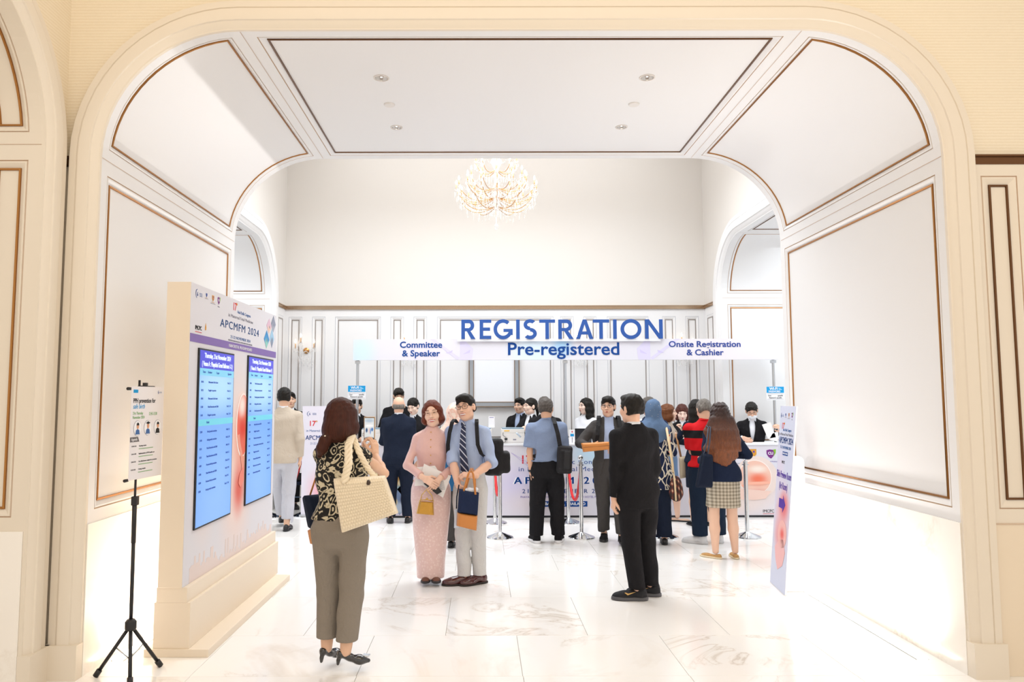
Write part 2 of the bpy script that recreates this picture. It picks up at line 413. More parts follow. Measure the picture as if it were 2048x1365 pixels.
# round openings for the downlights in the ceiling panel
pn = [o for o in pas.children if o.name.startswith('panel') and not o.name.startswith('panel_') and not o.name.startswith('panelling') and all(abs(v.co.z - TOP - .016) < 1e-4 for v in o.data.vertices)][0]
cx_ = [v.co.x for v in pn.data.vertices]; cy_ = [v.co.y for v in pn.data.vertices]; HOL = ((-.736, 5.39, .047), (1.236, 5.39, .047), (-.738, 6.408, .042), (1.236, 6.408, .042)); Z_ = TOP + .016; q_ = .07
ux_ = sorted({min(cx_), max(cx_)} | {round(h[0] + s_ * q_, 3) for h in HOL for s_ in (-1, 1)}); uy_ = sorted({min(cy_), max(cy_)} | {round(h[1] + s_ * q_, 3) for h in HOL for s_ in (-1, 1)}); G_ = MB()
for xa, xb in zip(ux_[:-1], ux_[1:]):
    for ya, yb in zip(uy_[:-1], uy_[1:]):
        hh_ = [h for h in HOL if xa < h[0] < xb and ya < h[1] < yb and xb - xa < .2 and yb - ya < .2]
        if not hh_: G_.add([(xa, ya, Z_), (xa, yb, Z_), (xb, yb, Z_), (xb, ya, Z_)], [(0, 1, 2, 3)]); continue
        hx, hy, hr = hh_[0]; n_ = 32; vs_ = []
        for i in range(n_):
            a = 2 * math.pi * i / n_; ca, sa = math.cos(a), math.sin(a); vs_.append((hx + hr * ca, hy + hr * sa, Z_)); k_ = min((xb - hx if ca > 0 else hx - xa) / max(abs(ca), 1e-6), (yb - hy if sa > 0 else hy - ya) / max(abs(sa), 1e-6)); vs_.append((hx + k_ * ca, hy + k_ * sa, Z_))
        for k_, (px_, py_) in enumerate(((xb, yb), (xa, yb), (xa, ya), (xb, ya))):
            i = int(round((k_ + .5) * n_ / 4)); vs_[2 * i + 1] = (px_, py_, Z_)
        G_.add(vs_, [(2 * i, 2 * i + 1, (2 * i + 3) % (2 * n_), (2 * i + 2) % (2 * n_)) for i in range(n_)])
g_ = G_.build('panel', M_white, pas); bpy.data.objects.remove(pn)
# inner (foyer) side of the front wall, beams out the light
wi = props(empty('wall_inner'), 'foyer side of the archway wall', kind='structure')
Ti = lambda x, z, p: Vector((X0 + x, YB + p, z))
wall_open(HW, Ti, FXL - X0, FXR - X0, 6.5, M_foyer, wi)
casing(HW, Ti, M_white, wi)

# linear light strips let into the floor
for sx in (-2.315, 2.805):
    o = empty('floor_light', (sx, 5.9, 0), 0, 'slim glowing floor light strip along the ' + ('left archway wall, behind the program board' if sx < 0 else 'right archway wall'), 'light', 'floor light strips')
    MB().box((-.033, -.975, .0005), (.033, .975, .0035)).build('light_strip', M_glow, o)
    b = MB()
    for s_ in (-1, 1): b.box((s_ * .037 - .003, -.98, 0), (s_ * .037 + .003, .98, .005))
    b.build('frame', M_alu, o)

# ------------------------------------------------------------------ left wall of the near hall, with its own arch
wl = props(empty('wall_left'), 'cream left wall with a second arched opening', kind='structure')
LX = -2.64; LYC = 4.40 - 1.75; LW = 1.75
Tl = lambda x, z, p: Vector((LX + p, LYC + x, z))
wall_open(LW, Tl, -4, YF - LYC, 3.19, M_cream, wl, 'panelling'); wall_open(LW, Tl, -4, YF - LYC, 5.6, M_paper, wl, 'wallpaper', zlo=3.19)
casing(LW, Tl, M_cream, wl)
Td = lambda x, y, z: Vector((LX - y, LYC + x, z))
tunnel(wl, LW, Td, .385, M_cream, M_cream)
# lobby beyond that arch
MB().box((LX - 3.0, .0, 0), (LX - 2.9, 5.2, 4.6)).build('lobby_wall', M_cream, wl)
band(LX, X0 - HW - .17, YF - .001, M_bronzed, wl)

# ceiling of the near hall
ce = props(empty('ceiling'), 'cream ceilings above the hall and the foyer', kind='structure')
MB().box((-2.64, -1, 5.6), (8, YF, 5.7)).build('hall_ceiling', M_cream, ce)
MB().box((FXL - 3, YB, 6.5), (FXR + 3, FYB + .2, 6.6)).build('foyer_ceiling', M_foyer, ce)
MB().box((FXL - 3, YF + .1, 5.6), (FXR + 3, YB, 5.7)).build('plenum_deck', M_foyer, ce)

# ------------------------------------------------------------------ foyer back wall
wb = props(empty('wall_back'), 'white panelled foyer back wall under a bronze band', kind='structure')
MB().add([(FXL, FYB, 3.19), (FXR, FYB, 3.19), (FXR, FYB, 6.5), (FXL, FYB, 6.5)], [(0, 1, 2, 3)]).build('upper_wall', M_foyer, wb)
M_bandf = mat('foyer_band', 'b39a80', .22, .85)
band(FXL, FXR, FYB, M_bandf, wb)
Tb = lambda u, v, h: Vector((u, FYB - h, v))
spans = [(-3.115, -3.003), (-2.728, -2.621), (-2.349, -1.706), (-1.434, -1.327), (-1.055, -.943), (-.667, 1.138), (1.361, 1.473), (1.745, 1.847), (2.132, 2.704), (3.042, 3.154), (3.426, 3.535)]
pan = [(a - .055, b + .055, .985, 3.01, .055) for a, b in spans]
M_stripf = mat('foyer_strip', 'a39a94', .3, .85)
panelled(Tb, FXL, FXR, .9, 3.13, pan, wb, M_white, M_white, strip=M_stripf, groove=mat('foyer_joint', 'cfd0d6', .7), dep=.012)
for i in range(7):
    xa = FXL + (FXR - FXL) * i / 7
    MB().box((xa + .001, FYB - .01, 0), (xa + (FXR - FXL) / 7 - .001, FYB + .02, .9)).build('marble_slab', M_dado, wb)

# ------------------------------------------------------------------ foyer side walls with arches
SYC, SW = 9.65, 1.75
for sg, X, nm in ((-1, FXL, 'wall_foyer_left'), (1, FXR, 'wall_foyer_right')):
    ws = props(empty(nm), 'white foyer side wall with arched opening', kind='structure')
    Tsw = lambda x, z, p, X=X, sg=sg: Vector((X - sg * p, SYC + x, z))
    wall_open(SW, Tsw, YB - SYC, FYB - SYC, 3.19, M_white, ws, 'panelling')
    wall_open(SW, Tsw, YB - SYC, FYB - SYC, 6.5, M_foyer, ws, 'upper_wall', zlo=3.19)
    casing(SW, Tsw, M_white, ws, 1.35)
    tunnel(ws, SW, lambda x, y, z, X=X, sg=sg: Vector((X + sg * y, SYC + x, z)), 2.6, M_white, M_white)
    b = MB()
    for ya, yb in ((YB, SYC - SW - .24), (SYC + SW + .24, FYB)):
        b.box((X - sg * .018 if sg > 0 else X, ya, 3.138), (X if sg > 0 else X + .018, yb, 3.182)).box((X - .03 if sg > 0 else X, ya, 3.18), (X if sg > 0 else X + .03, yb, 3.192))
    b.build('bronze_band', M_bandf, ws)
    Tq = lambda u, v, h, X=X, sg=sg: Vector((X - sg * (.004 + h), u, v))
    panelled(Tq, 11.66, 12.28, .9, 3.13, [(11.84, 12.2, .985, 3.01, .05)], ws, M_white, strip=M_stripf, groove=MATS['foyer_joint'], dep=.003)
    MB().box((min(X + sg * 2.9, X + sg * 3.0), 7, 0), (max(X + sg * 2.9, X + sg * 3.0), 12.4, 4.4)).build('wing_end_wall', M_white, ws)

# ------------------------------------------------------------------ ceiling downlights and smoke heads
M_refl = mat('lamp_reflector', 'f6f6f6', .15, .6); M_lamp = mat('lamp_glow', 'ffffff', emit='fff4e4', es=4); M_can = mat('lamp_baffle', '8b6f55', .5, .3)
for k, (x, y, r) in enumerate(((-.736, 5.39, .047), (1.236, 5.39, .047), (-.738, 6.408, .042), (1.236, 6.408, .042))):
    side = 'left' if x < 0 else 'right'; row = 'front' if y < 6 else 'rear'
    o = empty('downlight', (x, y, TOP + .016), 0, f'round recessed ceiling downlight, {row} one on the {side} side of the archway ceiling', 'light', 'archway downlights')
    b = MB(); b.lathe([(r + .012, 0), (r + .012, -.004), (r + .003, -.007), (r, -.003), (r, .0)], 24, cap=False); q = b.build('flange', mat('lamp_flange', 'd9d2cc', .4), o)
    smooth_angle(q)
    q = MB().lathe([(r - .001, -.003), (r * .95, .012), (r * .85, .03), (r * .66, .048), (.001, .056)], 24, cap=False).build('reflector', M_refl, o); smooth_angle(q)
    MB().lathe([(.009, .006), (.014, .022), (.017, .055)], 16, cap=False).build('baffle', M_can, o)
    MB().lathe([(.001, .012), (.008, .010), (.008, .0045), (.001, .004)], 12).build('bulb', M_lamp, o)
for x in (-.737, 1.241):
    o = empty('sprinkler', (x, 5.894, TOP + .016), 0, 'small flat round ceiling cover between the ' + ('left' if x < 0 else 'right') + ' pair of downlights', 'sprinkler', 'ceiling sprinkler covers')
    q = MB().lathe([(.045, 0), (.045, -.006), (.04, -.011), (.001, -.012)], 24).build('cover', mat('cover_white', 'e2deda', .5), o)
# ------------------------------------------------------------------ implicit-surface modeller (smooth unions turned into meshes)
def nrm(v): v = np.asarray(v, float); return v / (np.linalg.norm(v) + 1e-9)
class SDF:
    def __init__(s, h=.01): s.h = h; s.P = []
    def _a(s, lo, hi, fn, k, op, mi): s.P.append((np.array(lo, float), np.array(hi, float), fn, k, op, mi)); return s
    def cap(s, a, b, ra, rb, u=None, sc=1., k=.02, op='+', mi=0):
        a = np.array(a, float); b = np.array(b, float); ab = b - a; L2 = float(ab @ ab) + 1e-12; m = max(ra, rb) * max(1, sc)
        if u is not None: u = nrm(u)
        def fn(X, Y, Z):
            x, y, z = X - a[0], Y - a[1], Z - a[2]
            t = np.clip((x * ab[0] + y * ab[1] + z * ab[2]) / L2, 0, 1)
            x = x - ab[0] * t; y = y - ab[1] * t; z = z - ab[2] * t
            if u is not None:
                q = (x * u[0] + y * u[1] + z * u[2]) * (1 / sc - 1); x = x + u[0] * q; y = y + u[1] * q; z = z + u[2] * q
            return np.sqrt(x * x + y * y + z * z) - (ra + (rb - ra) * t)
        return s._a(np.minimum(a, b) - m, np.maximum(a, b) + m, fn, k, op, mi)
    def chain(s, pts, rs, **kw):
        for i in range(len(pts) - 1): s.cap(pts[i], pts[i + 1], rs[i], rs[i + 1], **kw)
        return s
    def ell(s, c, r, M=None, k=.02, op='+', mi=0):
        c = np.array(c, float); r = np.array(r, float); A = np.eye(3) if M is None else np.array(M, float)[:3, :3]
        e = np.sqrt((A ** 2) @ (r ** 2)); rm = r.min()
        def fn(X, Y, Z):
            x, y, z = X - c[0], Y - c[1], Z - c[2]
            a = (x * A[0, 0] + y * A[1, 0] + z * A[2, 0]) / r[0]; b = (x * A[0, 1] + y * A[1, 1] + z * A[2, 1]) / r[1]; d = (x * A[0, 2] + y * A[1, 2] + z * A[2, 2]) / r[2]
            q = np.sqrt(a * a + b * b + d * d); g = np.sqrt((a / r[0]) ** 2 + (b / r[1]) ** 2 + (d / r[2]) ** 2) + 1e-9
            return q * (q - 1) / g
        return s._a(c - e, c + e, fn, k, op, mi)
    def box(s, c, r, M=None, rd=.01, k=.005, op='+', mi=0):
        c = np.array(c, float); r = np.array(r, float); A = np.eye(3) if M is None else np.array(M, float)[:3, :3]; e = np.abs(A) @ r
        def fn(X, Y, Z):
            x, y, z = X - c[0], Y - c[1], Z - c[2]; q = []
            for i in range(3): q.append(np.abs(x * A[0, i] + y * A[1, i] + z * A[2, i]) - r[i] + rd)
            return np.sqrt(sum(np.maximum(t, 0) ** 2 for t in q)) + np.minimum(np.maximum(np.maximum(q[0], q[1]), q[2]), 0) - rd
        return s._a(c - e, c + e, fn, k, op, mi)
    def loft(s, tab, B=None, n=2.3, k=.02, op='+', mi=0, flute=None):
        """tab rows: z, half width, half depth, y offset. B: optional inverse bend (maps arrays to straight space)"""
        t = np.array(tab, float); zs = t[:, 0]; zf = np.linspace(zs[0], zs[-1], 80)
        cs = [np.interp(zf, zs, t[:, i]) for i in (1, 2, 3)]; ker = np.hanning(9); ker /= ker.sum()
        cs = [np.convolve(np.pad(c_, 4, 'edge'), ker, 'valid') for c_ in cs]
        wm, dm = t[:, 1].max(), t[:, 2].max(); lo = np.array([-wm, (t[:, 3] - t[:, 2]).min(), zs[0]]); hi = np.array([wm, (t[:, 3] + t[:, 2]).max(), zs[-1]])
        if B is not None: lo = lo - .14; hi = hi + .14
        def fn(X, Y, Z):
            if B is not None: X, Y, Z = B(X, Y, Z)
            w_ = np.interp(Z, zf, cs[0]); d = np.interp(Z, zf, cs[1]); yo = np.interp(Z, zf, cs[2])
            if flute is not None:
                an = np.arctan2(Y - yo, X); ff = 1 + flute[0] * np.sin(an * flute[1] + flute[3]) * np.clip((flute[2] - Z) / .5, 0, 1); w_ = w_ * ff; d = d * ff
            q = ((np.abs(X) / w_) ** n + (np.abs(Y - yo) / d) ** n) ** (1 / n)
            r = (q - 1) * np.minimum(w_, d)
            return np.maximum(r, np.maximum(zs[0] - Z, Z - zs[-1]))
        return s._a(lo, hi, fn, k, op, mi)
    def half(s, p, nv, k=.004, op='-', box=None):
        """cut away the side nv points to"""
        p = np.array(p, float); nv = nrm(nv)
        lo, hi = (np.full(3, -9.), np.full(3, 9.)) if box is None else box
        return s._a(lo, hi, lambda X, Y, Z: -((X - p[0]) * nv[0] + (Y - p[1]) * nv[1] + (Z - p[2]) * nv[2]), k, op, 0)
    def run(s, wr=0., wf=14., seed=0., mis=False):
        h = s.h; ad = [p for p in s.P if p[4] == '+']
        lo = np.min([p[0] for p in ad], 0) - 3 * h; hi = np.max([p[1] for p in ad], 0) + 3 * h
        n = np.ceil((hi - lo) / h).astype(int) + 1; ax = [(lo[i] + h * np.arange(n[i])).astype(np.float32) for i in range(3)]
        D = np.full(n, .2, np.float32); todo = wr > 0
        def wrk(D):
            X, Y, Z = np.meshgrid(*ax, indexing='ij', sparse=True); f = wf
            return D + wr * (np.sin(f * (X * 1.3 + Z * .9) + 2.1 * np.sin(f * .6 * (Y - Z) + seed) + seed) * np.sin(f * (Z * 1.1 - X * .5 + Y * .7) + 1.7 * np.sin(f * .5 * X + seed * 2)) + .45 * np.sin(f * 2.3 * (Z * 1.2 + X * .8) + 2 * np.sin(f * 1.1 * (X - Y) + seed))).astype(np.float32)
        for a, b, fn, k, op, mi in s.P:
            if todo and op == '-': D = wrk(D); todo = False
            m = k + 2.5 * h
            i0 = np.clip(np.floor((a - m - lo) / h).astype(int), 0, n); i1 = np.clip(np.ceil((b + m - lo) / h).astype(int) + 1, 0, n)
            if (i1 <= i0).any(): continue
            sl = tuple(slice(i0[i], i1[i]) for i in range(3))
            X = ax[0][sl[0]][:, None, None]; Y = ax[1][sl[1]][None, :, None]; Z = ax[2][sl[2]][None, None, :]
            X, Y, Z = np.broadcast_arrays(X, Y, Z)
            d = fn(X, Y, Z); c = D[sl]
            if op == '+':
                t = np.maximum(k - np.abs(c - d), 0) / max(k, 1e-6); D[sl] = np.minimum(c, d) - t * t * k * .25
            elif op == '-':
                d = -d; t = np.maximum(k - np.abs(c - d), 0) / max(k, 1e-6); D[sl] = np.maximum(c, d) + t * t * k * .25
        if todo: D = wrk(D)
        D[0] = D[-1] = .05; D[:, 0] = D[:, -1] = .05; D[:, :, 0] = D[:, :, -1] = .05
        return nets(D, lo, h)
def nets(D, lo, h):
    S = D < 0; nx, ny, nz = D.shape
    c = np.zeros((nx - 1, ny - 1, nz - 1), np.int8)
    for dx in (0, 1):
        for dy in (0, 1):
            for dz in (0, 1): c += S[dx:nx - 1 + dx, dy:ny - 1 + dy, dz:nz - 1 + dz]
    act = (c > 0) & (c < 8); I = np.argwhere(act); idx = np.full(act.shape, -1, np.int32); idx[act] = np.arange(len(I))
    acc = np.zeros((len(I), 3)); cnt = np.zeros(len(I))
    E_ = [((0, 0, 0), (1, 0, 0)), ((0, 1, 0), (1, 1, 0)), ((0, 0, 1), (1, 0, 1)), ((0, 1, 1), (1, 1, 1)), ((0, 0, 0), (0, 1, 0)), ((1, 0, 0), (1, 1, 0)), ((0, 0, 1), (0, 1, 1)), ((1, 0, 1), (1, 1, 1)), ((0, 0, 0), (0, 0, 1)), ((1, 0, 0), (1, 0, 1)), ((0, 1, 0), (0, 1, 1)), ((1, 1, 0), (1, 1, 1))]
    for a, b in E_:
        a = np.array(a); b = np.array(b); da = D[tuple((I + a).T)]; db = D[tuple((I + b).T)]; m = (da < 0) != (db < 0)
        t = np.where(m, da / np.where(m, da - db, 1), 0); acc += np.where(m[:, None], I + a + (b - a) * t[:, None], 0); cnt += m
    V = acc / cnt[:, None] * h + lo
    F = []
    for ax_ in range(3):
        u, v = [(1, 2), (2, 0), (0, 1)][ax_]
        sl0 = [slice(1, -1)] * 3; sl1 = [slice(1, -1)] * 3; sl0[ax_] = slice(0, -1); sl1[ax_] = slice(1, None)
        A = S[tuple(sl0)]; B_ = S[tuple(sl1)]; m = A != B_; J = np.argwhere(m); off = np.ones(3, int); off[ax_] = 0; J = J + off
        inside = A[m]
        eu = np.zeros(3, int); eu[u] = 1; ev = np.zeros(3, int); ev[v] = 1
        q = [idx[tuple((J - eu - ev).T)], idx[tuple((J - ev).T)], idx[tuple(J.T)], idx[tuple((J - eu).T)]]
        q = np.stack(q, 1); q[~inside] = q[~inside][:, ::-1]; F.append(q)
    F = np.concatenate(F); F = F[(F >= 0).all(1)]
    return V, F
def vmesh(name, V, F, mats, parent, mi=None):
    me = bpy.data.meshes.new(name); me.vertices.add(len(V)); me.vertices.foreach_set('co', V.astype(np.float32).ravel())
    me.loops.add(F.size); me.loops.foreach_set('vertex_index', F.astype(np.int32).ravel())
    me.polygons.add(len(F)); me.polygons.foreach_set('loop_start', np.arange(0, F.size, 4, dtype=np.int32))
    for m in (mats if isinstance(mats, (list, tuple)) else [mats]): me.materials.append(m)
    if mi is not None: me.polygons.foreach_set('material_index', np.asarray(mi, np.int32))
    me.polygons.foreach_set('use_smooth', np.ones(len(F), bool)); me.update(calc_edges=True); me.validate()
    o = bpy.data.objects.new(name, me); return link(o, parent)
def join(parts):
    """parts: (V, F, material index or array)"""
    n = 0; Vs, Fs, Ms = [], [], []
    for V, F, m in parts:
        Vs.append(V); Fs.append(F + n); n += len(V); Ms.append(np.full(len(F), m) if np.isscalar(m) else m)
    return np.concatenate(Vs), np.concatenate(Fs), np.concatenate(Ms)

def f_skin(t): t.bump(t.noise(t.coord(), 60, 2), .08, .002)
def skin(c):
    c2 = ''.join('%02x' % int(int(c[i:i + 2], 16) * .62 + int('f8dcca'[i:i + 2], 16) * .38) for i in (0, 2, 4)); return mat('skin_' + c, c2, .5, spec=.35, fn=f_skin)
def hairm(c, c2=None, wave=0.):
    def fn(t):
        v = t.coord((60, 60, 5)); n = t.noise(v, 1.2, 3, .6, 1.0 + wave)
        d = tuple(x * .45 for x in lin(c)[:3]) + (1,); l = lin(c2) if c2 else tuple(min(1, x * 1.8 + .003) for x in lin(c)[:3]) + (1,)
        t.base(t.mix(n, d, l)); t.bump(n, .6, .006)
    return mat('hair_' + c + (c2 or ''), c, .5, fn=fn, spec=.22)
M_eyew = mat('eye_white', 'e9e6e4', .3); M_iris = mat('eye_dark', '1c1310', .2); M_lash = mat('lash', '17110f', .6)
M_teeth = mat('teeth', 'f4f1ec', .3)

def rotz(a): c, s_ = math.cos(a), math.sin(a); return np.array([[c, -s_, 0], [s_, c, 0], [0, 0, 1.]])
def rotx(a): c, s_ = math.cos(a), math.sin(a); return np.array([[1, 0, 0], [0, c, -s_], [0, s_, c]])
def roty(a): c, s_ = math.cos(a), math.sin(a); return np.array([[c, 0, s_], [0, 1, 0], [-s_, 0, c]])

MALE = [(.45, .090, .066, .004), (.52, .098, .070, .004), (.57, .092, .064, .0), (.62, .088, .060, -.002), (.67, .094, .063, -.003), (.73, .104, .067, -.004), (.775, .102, .062, .0), (.81, .084, .048, .004), (.838, .055, .038, .006), (.862, .034, .034, .004)]
FEM = [(.45, .095, .066, .006), (.52, .101, .070, .008), (.57, .088, .060, .004), (.62, .074, .053, -.001), (.67, .079, .056, -.005), (.725, .088, .067, -.009), (.775, .084, .055, -.002), (.81, .070, .043, .004), (.838, .046, .034, .006), (.862, .030, .030, .004)]

class Person:
    """local frame: figure faces -Y, +Z up. Points given in 'world' are offsets from (X, Y, 0) in world axes."""
    def __init__(s, label, X, Y, H, yaw=0., sex='m', lean=(0, 0), head=(0, 0, 0), skin_='e3b59a', girth=1., hs=1., res=None, feet=None, hips=0., neck=1.):
        s.root = empty('person', (X, Y, 0), R(yaw), label, 'person'); s.X, s.Y, s.H = X, Y, H; s.yaw = R(yaw)
        s.Rz = rotz(s.yaw); s.sex = sex; s.lean = lean; s.g = girth; s.skin = skin(skin_)
        s.h = res or (.009 if Y < 7.5 else .0125); s.hh = .0042 if Y < 7.5 else .0052
        tab = MALE if sex == 'm' else FEM; s.tab = [(z * H, w_ * H * girth, d * H * girth, y * H) for z, w_, d, y in tab]
        s.pz = .53 * H; s.hips = hips
        sx = (.096 if sex == 'm' else .080) * H * (girth * .5 + .5); s.sr = (.032 if sex == 'm' else .025) * H
        s.sh = {sg: s.bend(np.array([sg * sx, .006 * H, .795 * H])) for sg in (-1, 1)}
        s.hip = {sg: np.array([sg * .052 * H * girth, 0, .49 * H]) for sg in (-1, 1)}
        s.neck = s.bend(np.array([0, .008 * H, .855 * H]))
        hy, hp, hr = [R(a) for a in head]
        s.HR = rotz(hy) @ rotx(hp) @ roty(hr); s.hs = hs * 1.03 * (.93 + .07 * H / 1.7)
        top = s.bend(np.array([0, -.004 * H, .93 * H])); s.hc = top; s.nk = neck
        s.arm = {}; s.hands = {}
    def bend(s, p):
        fx, fy = R(s.lean[0]), R(s.lean[1]); z = p[2] - s.pz
        if z <= 0: return np.array(p, float)
        t = min(1, z / .25); a, b = fx * t, fy * t
        return np.array([p[0] + math.sin(b) * z, p[1] * math.cos(a) - math.sin(a) * z, s.pz + z * math.cos(a) * math.cos(b) + p[1] * math.sin(a)])
    def unbend(s, X, Y, Z):
        fx, fy = R(s.lean[0]), R(s.lean[1])
        if fx == 0 and fy == 0: return X, Y, Z
        z = np.maximum(Z - s.pz, 0); t = np.clip(z / .25, 0, 1); a, b = fx * t, fy * t
        X2 = X - np.sin(b) * z; Y2 = Y * np.cos(a) + np.sin(a) * z; Z2 = np.where(Z > s.pz, s.pz + (z * np.cos(a) - Y * np.sin(a)) / np.maximum(np.cos(b), .5), Z)
        return X2, Y2, Z2
    def loc(s, w_): return s.Rz.T @ np.array(w_, float)
    def side(s, k):
        """'l'/'r' as seen in the picture (world x) -> local sign"""
        wl = (s.Rz @ s.sh[-1])[0]; wr_ = (s.Rz @ s.sh[1])[0]
        return (-1 if wl < wr_ else 1) if k == 'l' else (1 if wl < wr_ else -1)
    def set_arm(s, k, hand=None, elbow=None, world=True, dirn=None, palm=None, curl=.5, spread=0., hand_on=True, thumb=None, fingers=None):
        """hand: wrist position; elbow: bend hint (direction)"""
        sg = s.side(k) if k in 'lr' else (1 if k == '+' else -1); H = s.H
        L1, L2 = .165 * H, .145 * H; S_ = s.sh[sg]
        if hand is None: Wp = s.bend(np.array([sg * (.135 if s.sex == 'm' else .125) * H * (s.g * .6 + .4), -.01 * H, .495 * H])); hint = np.array([sg * .4, .6, 0])
        else: Wp = s.loc(hand) if world else np.array(hand, float); hint = s.loc(elbow) if (elbow is not None and world) else np.array(elbow if elbow is not None else (sg * .6, .6, -.5), float)
        d = Wp - S_; L = np.linalg.norm(d)
        if L > (L1 + L2) * .995: Wp = S_ + d / L * (L1 + L2) * .995; L = (L1 + L2) * .995; d = Wp - S_
        a = (L1 ** 2 - L2 ** 2 + L * L) / (2 * L); hh = math.sqrt(max(L1 ** 2 - a * a, 0)); dn = d / L; hn = hint - dn * (hint @ dn); hn = nrm(hn)
        E_ = S_ + dn * a + hn * hh; s.arm[sg] = (S_, E_, Wp)
        dv = nrm(Wp - E_) if dirn is None else nrm(s.loc(dirn) if world else dirn)
        pv = nrm(s.loc(palm) if palm is not None else np.array([-sg, 0, 0.])); 
        if hand_on: s.hands[sg] = (Wp, dv, pv, curl, spread, thumb, fingers)
        return sg
    # ---- body pieces
    def hand_sdf(s, sg):
        Wp, d, p, curl, spread, thumb, fg = s.hands[sg]; sz = (.93 if s.sex == 'f' else 1.) * .98
        p = nrm(p - d * (p @ d)); t = np.cross(d, p)  # thumb axis
        # thumb side: anatomical - for the left-of-figure hand mirror
        t = t * (1 if sg > 0 else -1)
        if thumb is not None:
            tw = s.loc(thumb)
            if tw @ t < 0: t = -t
        q = SDF(.0042 if s.Y < 7.5 else .0055); W0 = Wp
        q.cap(W0 - d * .03, W0 + d * .012, .025 * sz, .024 * sz, u=t, sc=1.12, k=.012)
        q.box(W0 + d * .05 * sz, (.036 * sz, .042 * sz, .012 * sz), np.stack([t, d, p], 1), rd=.011, k=.014)
        Ls = [(.030, .040, .026, .020), (.010, .045, .029, .021), (-.010, .041, .027, .020), (-.028, .031, .020, .018)]
        r0 = .0088 * sz if s.Y < 7.5 else .0098 * sz
        for i, (tx, a, b, c) in enumerate(Ls):
            cu = curl if fg is None else fg[i]; K = W0 + d * (.088 - abs(i - 1) * .004) * sz + t * tx * sz
            dv = nrm(d + t * (spread * (1.5 - i) * .12)); pts = [K - d * .02, K]; ang = 0
            for j, l in enumerate((a, b, c)):
                ang += cu * (.9, 1.25, .8)[j]; pts.append(pts[-1] + (dv * math.cos(ang) + p * math.sin(ang)) * l * sz)
            q.chain(pts, [r0, r0, r0 * .95, r0 * .88, r0 * .78], k=.003)
        T0 = W0 + d * .028 * sz + t * .026 * sz + p * .006; T1 = T0 + (t * .62 + d * .62 + p * .32) * .042 * sz
        tc = .3 + curl * .5; T2 = T1 + nrm(d * .85 + t * (.35 - tc * .3) + p * tc) * .033 * sz; T3 = T2 + nrm(d * .8 + t * (.1 - tc * .35) + p * tc * 1.2) * .026 * sz
        q.chain([T0, T1, T2, T3], [.0135 * sz, .0115 * sz, .0098 * sz, .008 * sz], k=.006)
        return q
    def head_sdf(s, jaw=1., smile=0.):
        c, A, f = s.hc, s.HR, s.hs; L = lambda x, y, z: c + A @ (np.array([x, y, z]) * f); q = SDF(s.hh); fem = s.sex == 'f'
        q.ell(L(0, .014, .030), np.array([.075, .092, .083]) * f, A, k=.02)
        q.ell(L(0, -.020, -.030), np.array([.056 * jaw, .070, .080]) * f, A, k=.03)
        q.ell(L(0, -.052, -.088), np.array([.026 if fem else .032, .026, .022]) * f, A, k=.03)
        for sg in (-1, 1):
            q.ell(L(sg * .037, -.058, -.022), np.array([.026, .026, .027]) * f, A, k=.022)
            q.ell(L(sg * .039 * jaw, -.012, -.070), np.array([.020, .036, .022]) * f, A, k=.03)
            q.ell(L(sg * .031, -.098, .012), np.array([.017, .016, .010]) * f, A, k=.012, op='-')
            q.cap(L(sg * .014, -.082, .030), L(sg * .046, -.070, .028), .010 * f, .008 * f, k=.012)
        q.cap(L(0, -.083, .018), L(0, -.106, -.018), .0070 * f, .0108 * f, k=.012)
        for sg in (-1, 1): q.ell(L(sg * .012, -.093, -.023), np.array([.009, .011, .008]) * f, A, k=.007)
        q.ell(L(0, -.083, -.052), np.array([.026, .012, .014]) * f, A, k=.012)
        for sg in (-1, 1): q.ell(L(sg * .077, .010, -.006), np.array([.009, .020, .032]) * f, A @ rotz(sg * R(-18)), k=.006)
        nr = (.037 if fem else .047) * f * s.nk; nb = s.bend(np.array([0, .010 * s.H, .825 * s.H]))
        q.cap(L(0, .022, -.055), nb, nr, nr * 1.15, k=.03)
        return q
    def face_bits(s, smile=0., brow='251a16', lips='b5564f', open_=False, closed=False, beard=None):
        c, A, f = s.hc, s.HR, s.hs; B = MB(); Lf = lambda x, y, z: c + A @ (np.array([x, y, z]) * f); M3 = Matrix(A.tolist())
        def arc(pts, r, mi): B.tube([Lf(*p) for p in pts], [q * f for q in r], 6, mi)
        for sg in (-1, 1):
            if closed or smile > .7:
                arc([(sg * .019, -.0845, .0095), (sg * .026, -.0865, .0135), (sg * .033, -.0855, .0145), (sg * .041, -.081, .0105)], [.001, .0024, .0024, .001], 2)
            else:
                B.ell(Lf(sg * .031, -.0775, .012), np.array([.0135, .0098, .0068]) * f, M3, 10, 6, 0)
                B.ell(Lf(sg * .031, -.0835, .012), np.array([.0058, .0045, .0060]) * f, M3, 8, 6, 1)
                arc([(sg * .018, -.0835, .0125), (sg * .025, -.0875, .0185), (sg * .034, -.0865, .0190), (sg * .044, -.0795, .0135)], [.0012, .002, .0022, .001], 2)
            arc([(sg * .013, -.0915, .0345), (sg * .026, -.0915, .0385), (sg * .038, -.087, .0375), (sg * .048, -.0785, .0315)], [.0016, .003, .0028, .0012], 3)
            B.ell(Lf(sg * .0065, -.108, -.0285), np.array([.003, .003, .002]) * f, M3, 6, 4, 2)
        w_ = .022 + .010 * smile; up_ = .008 * smile
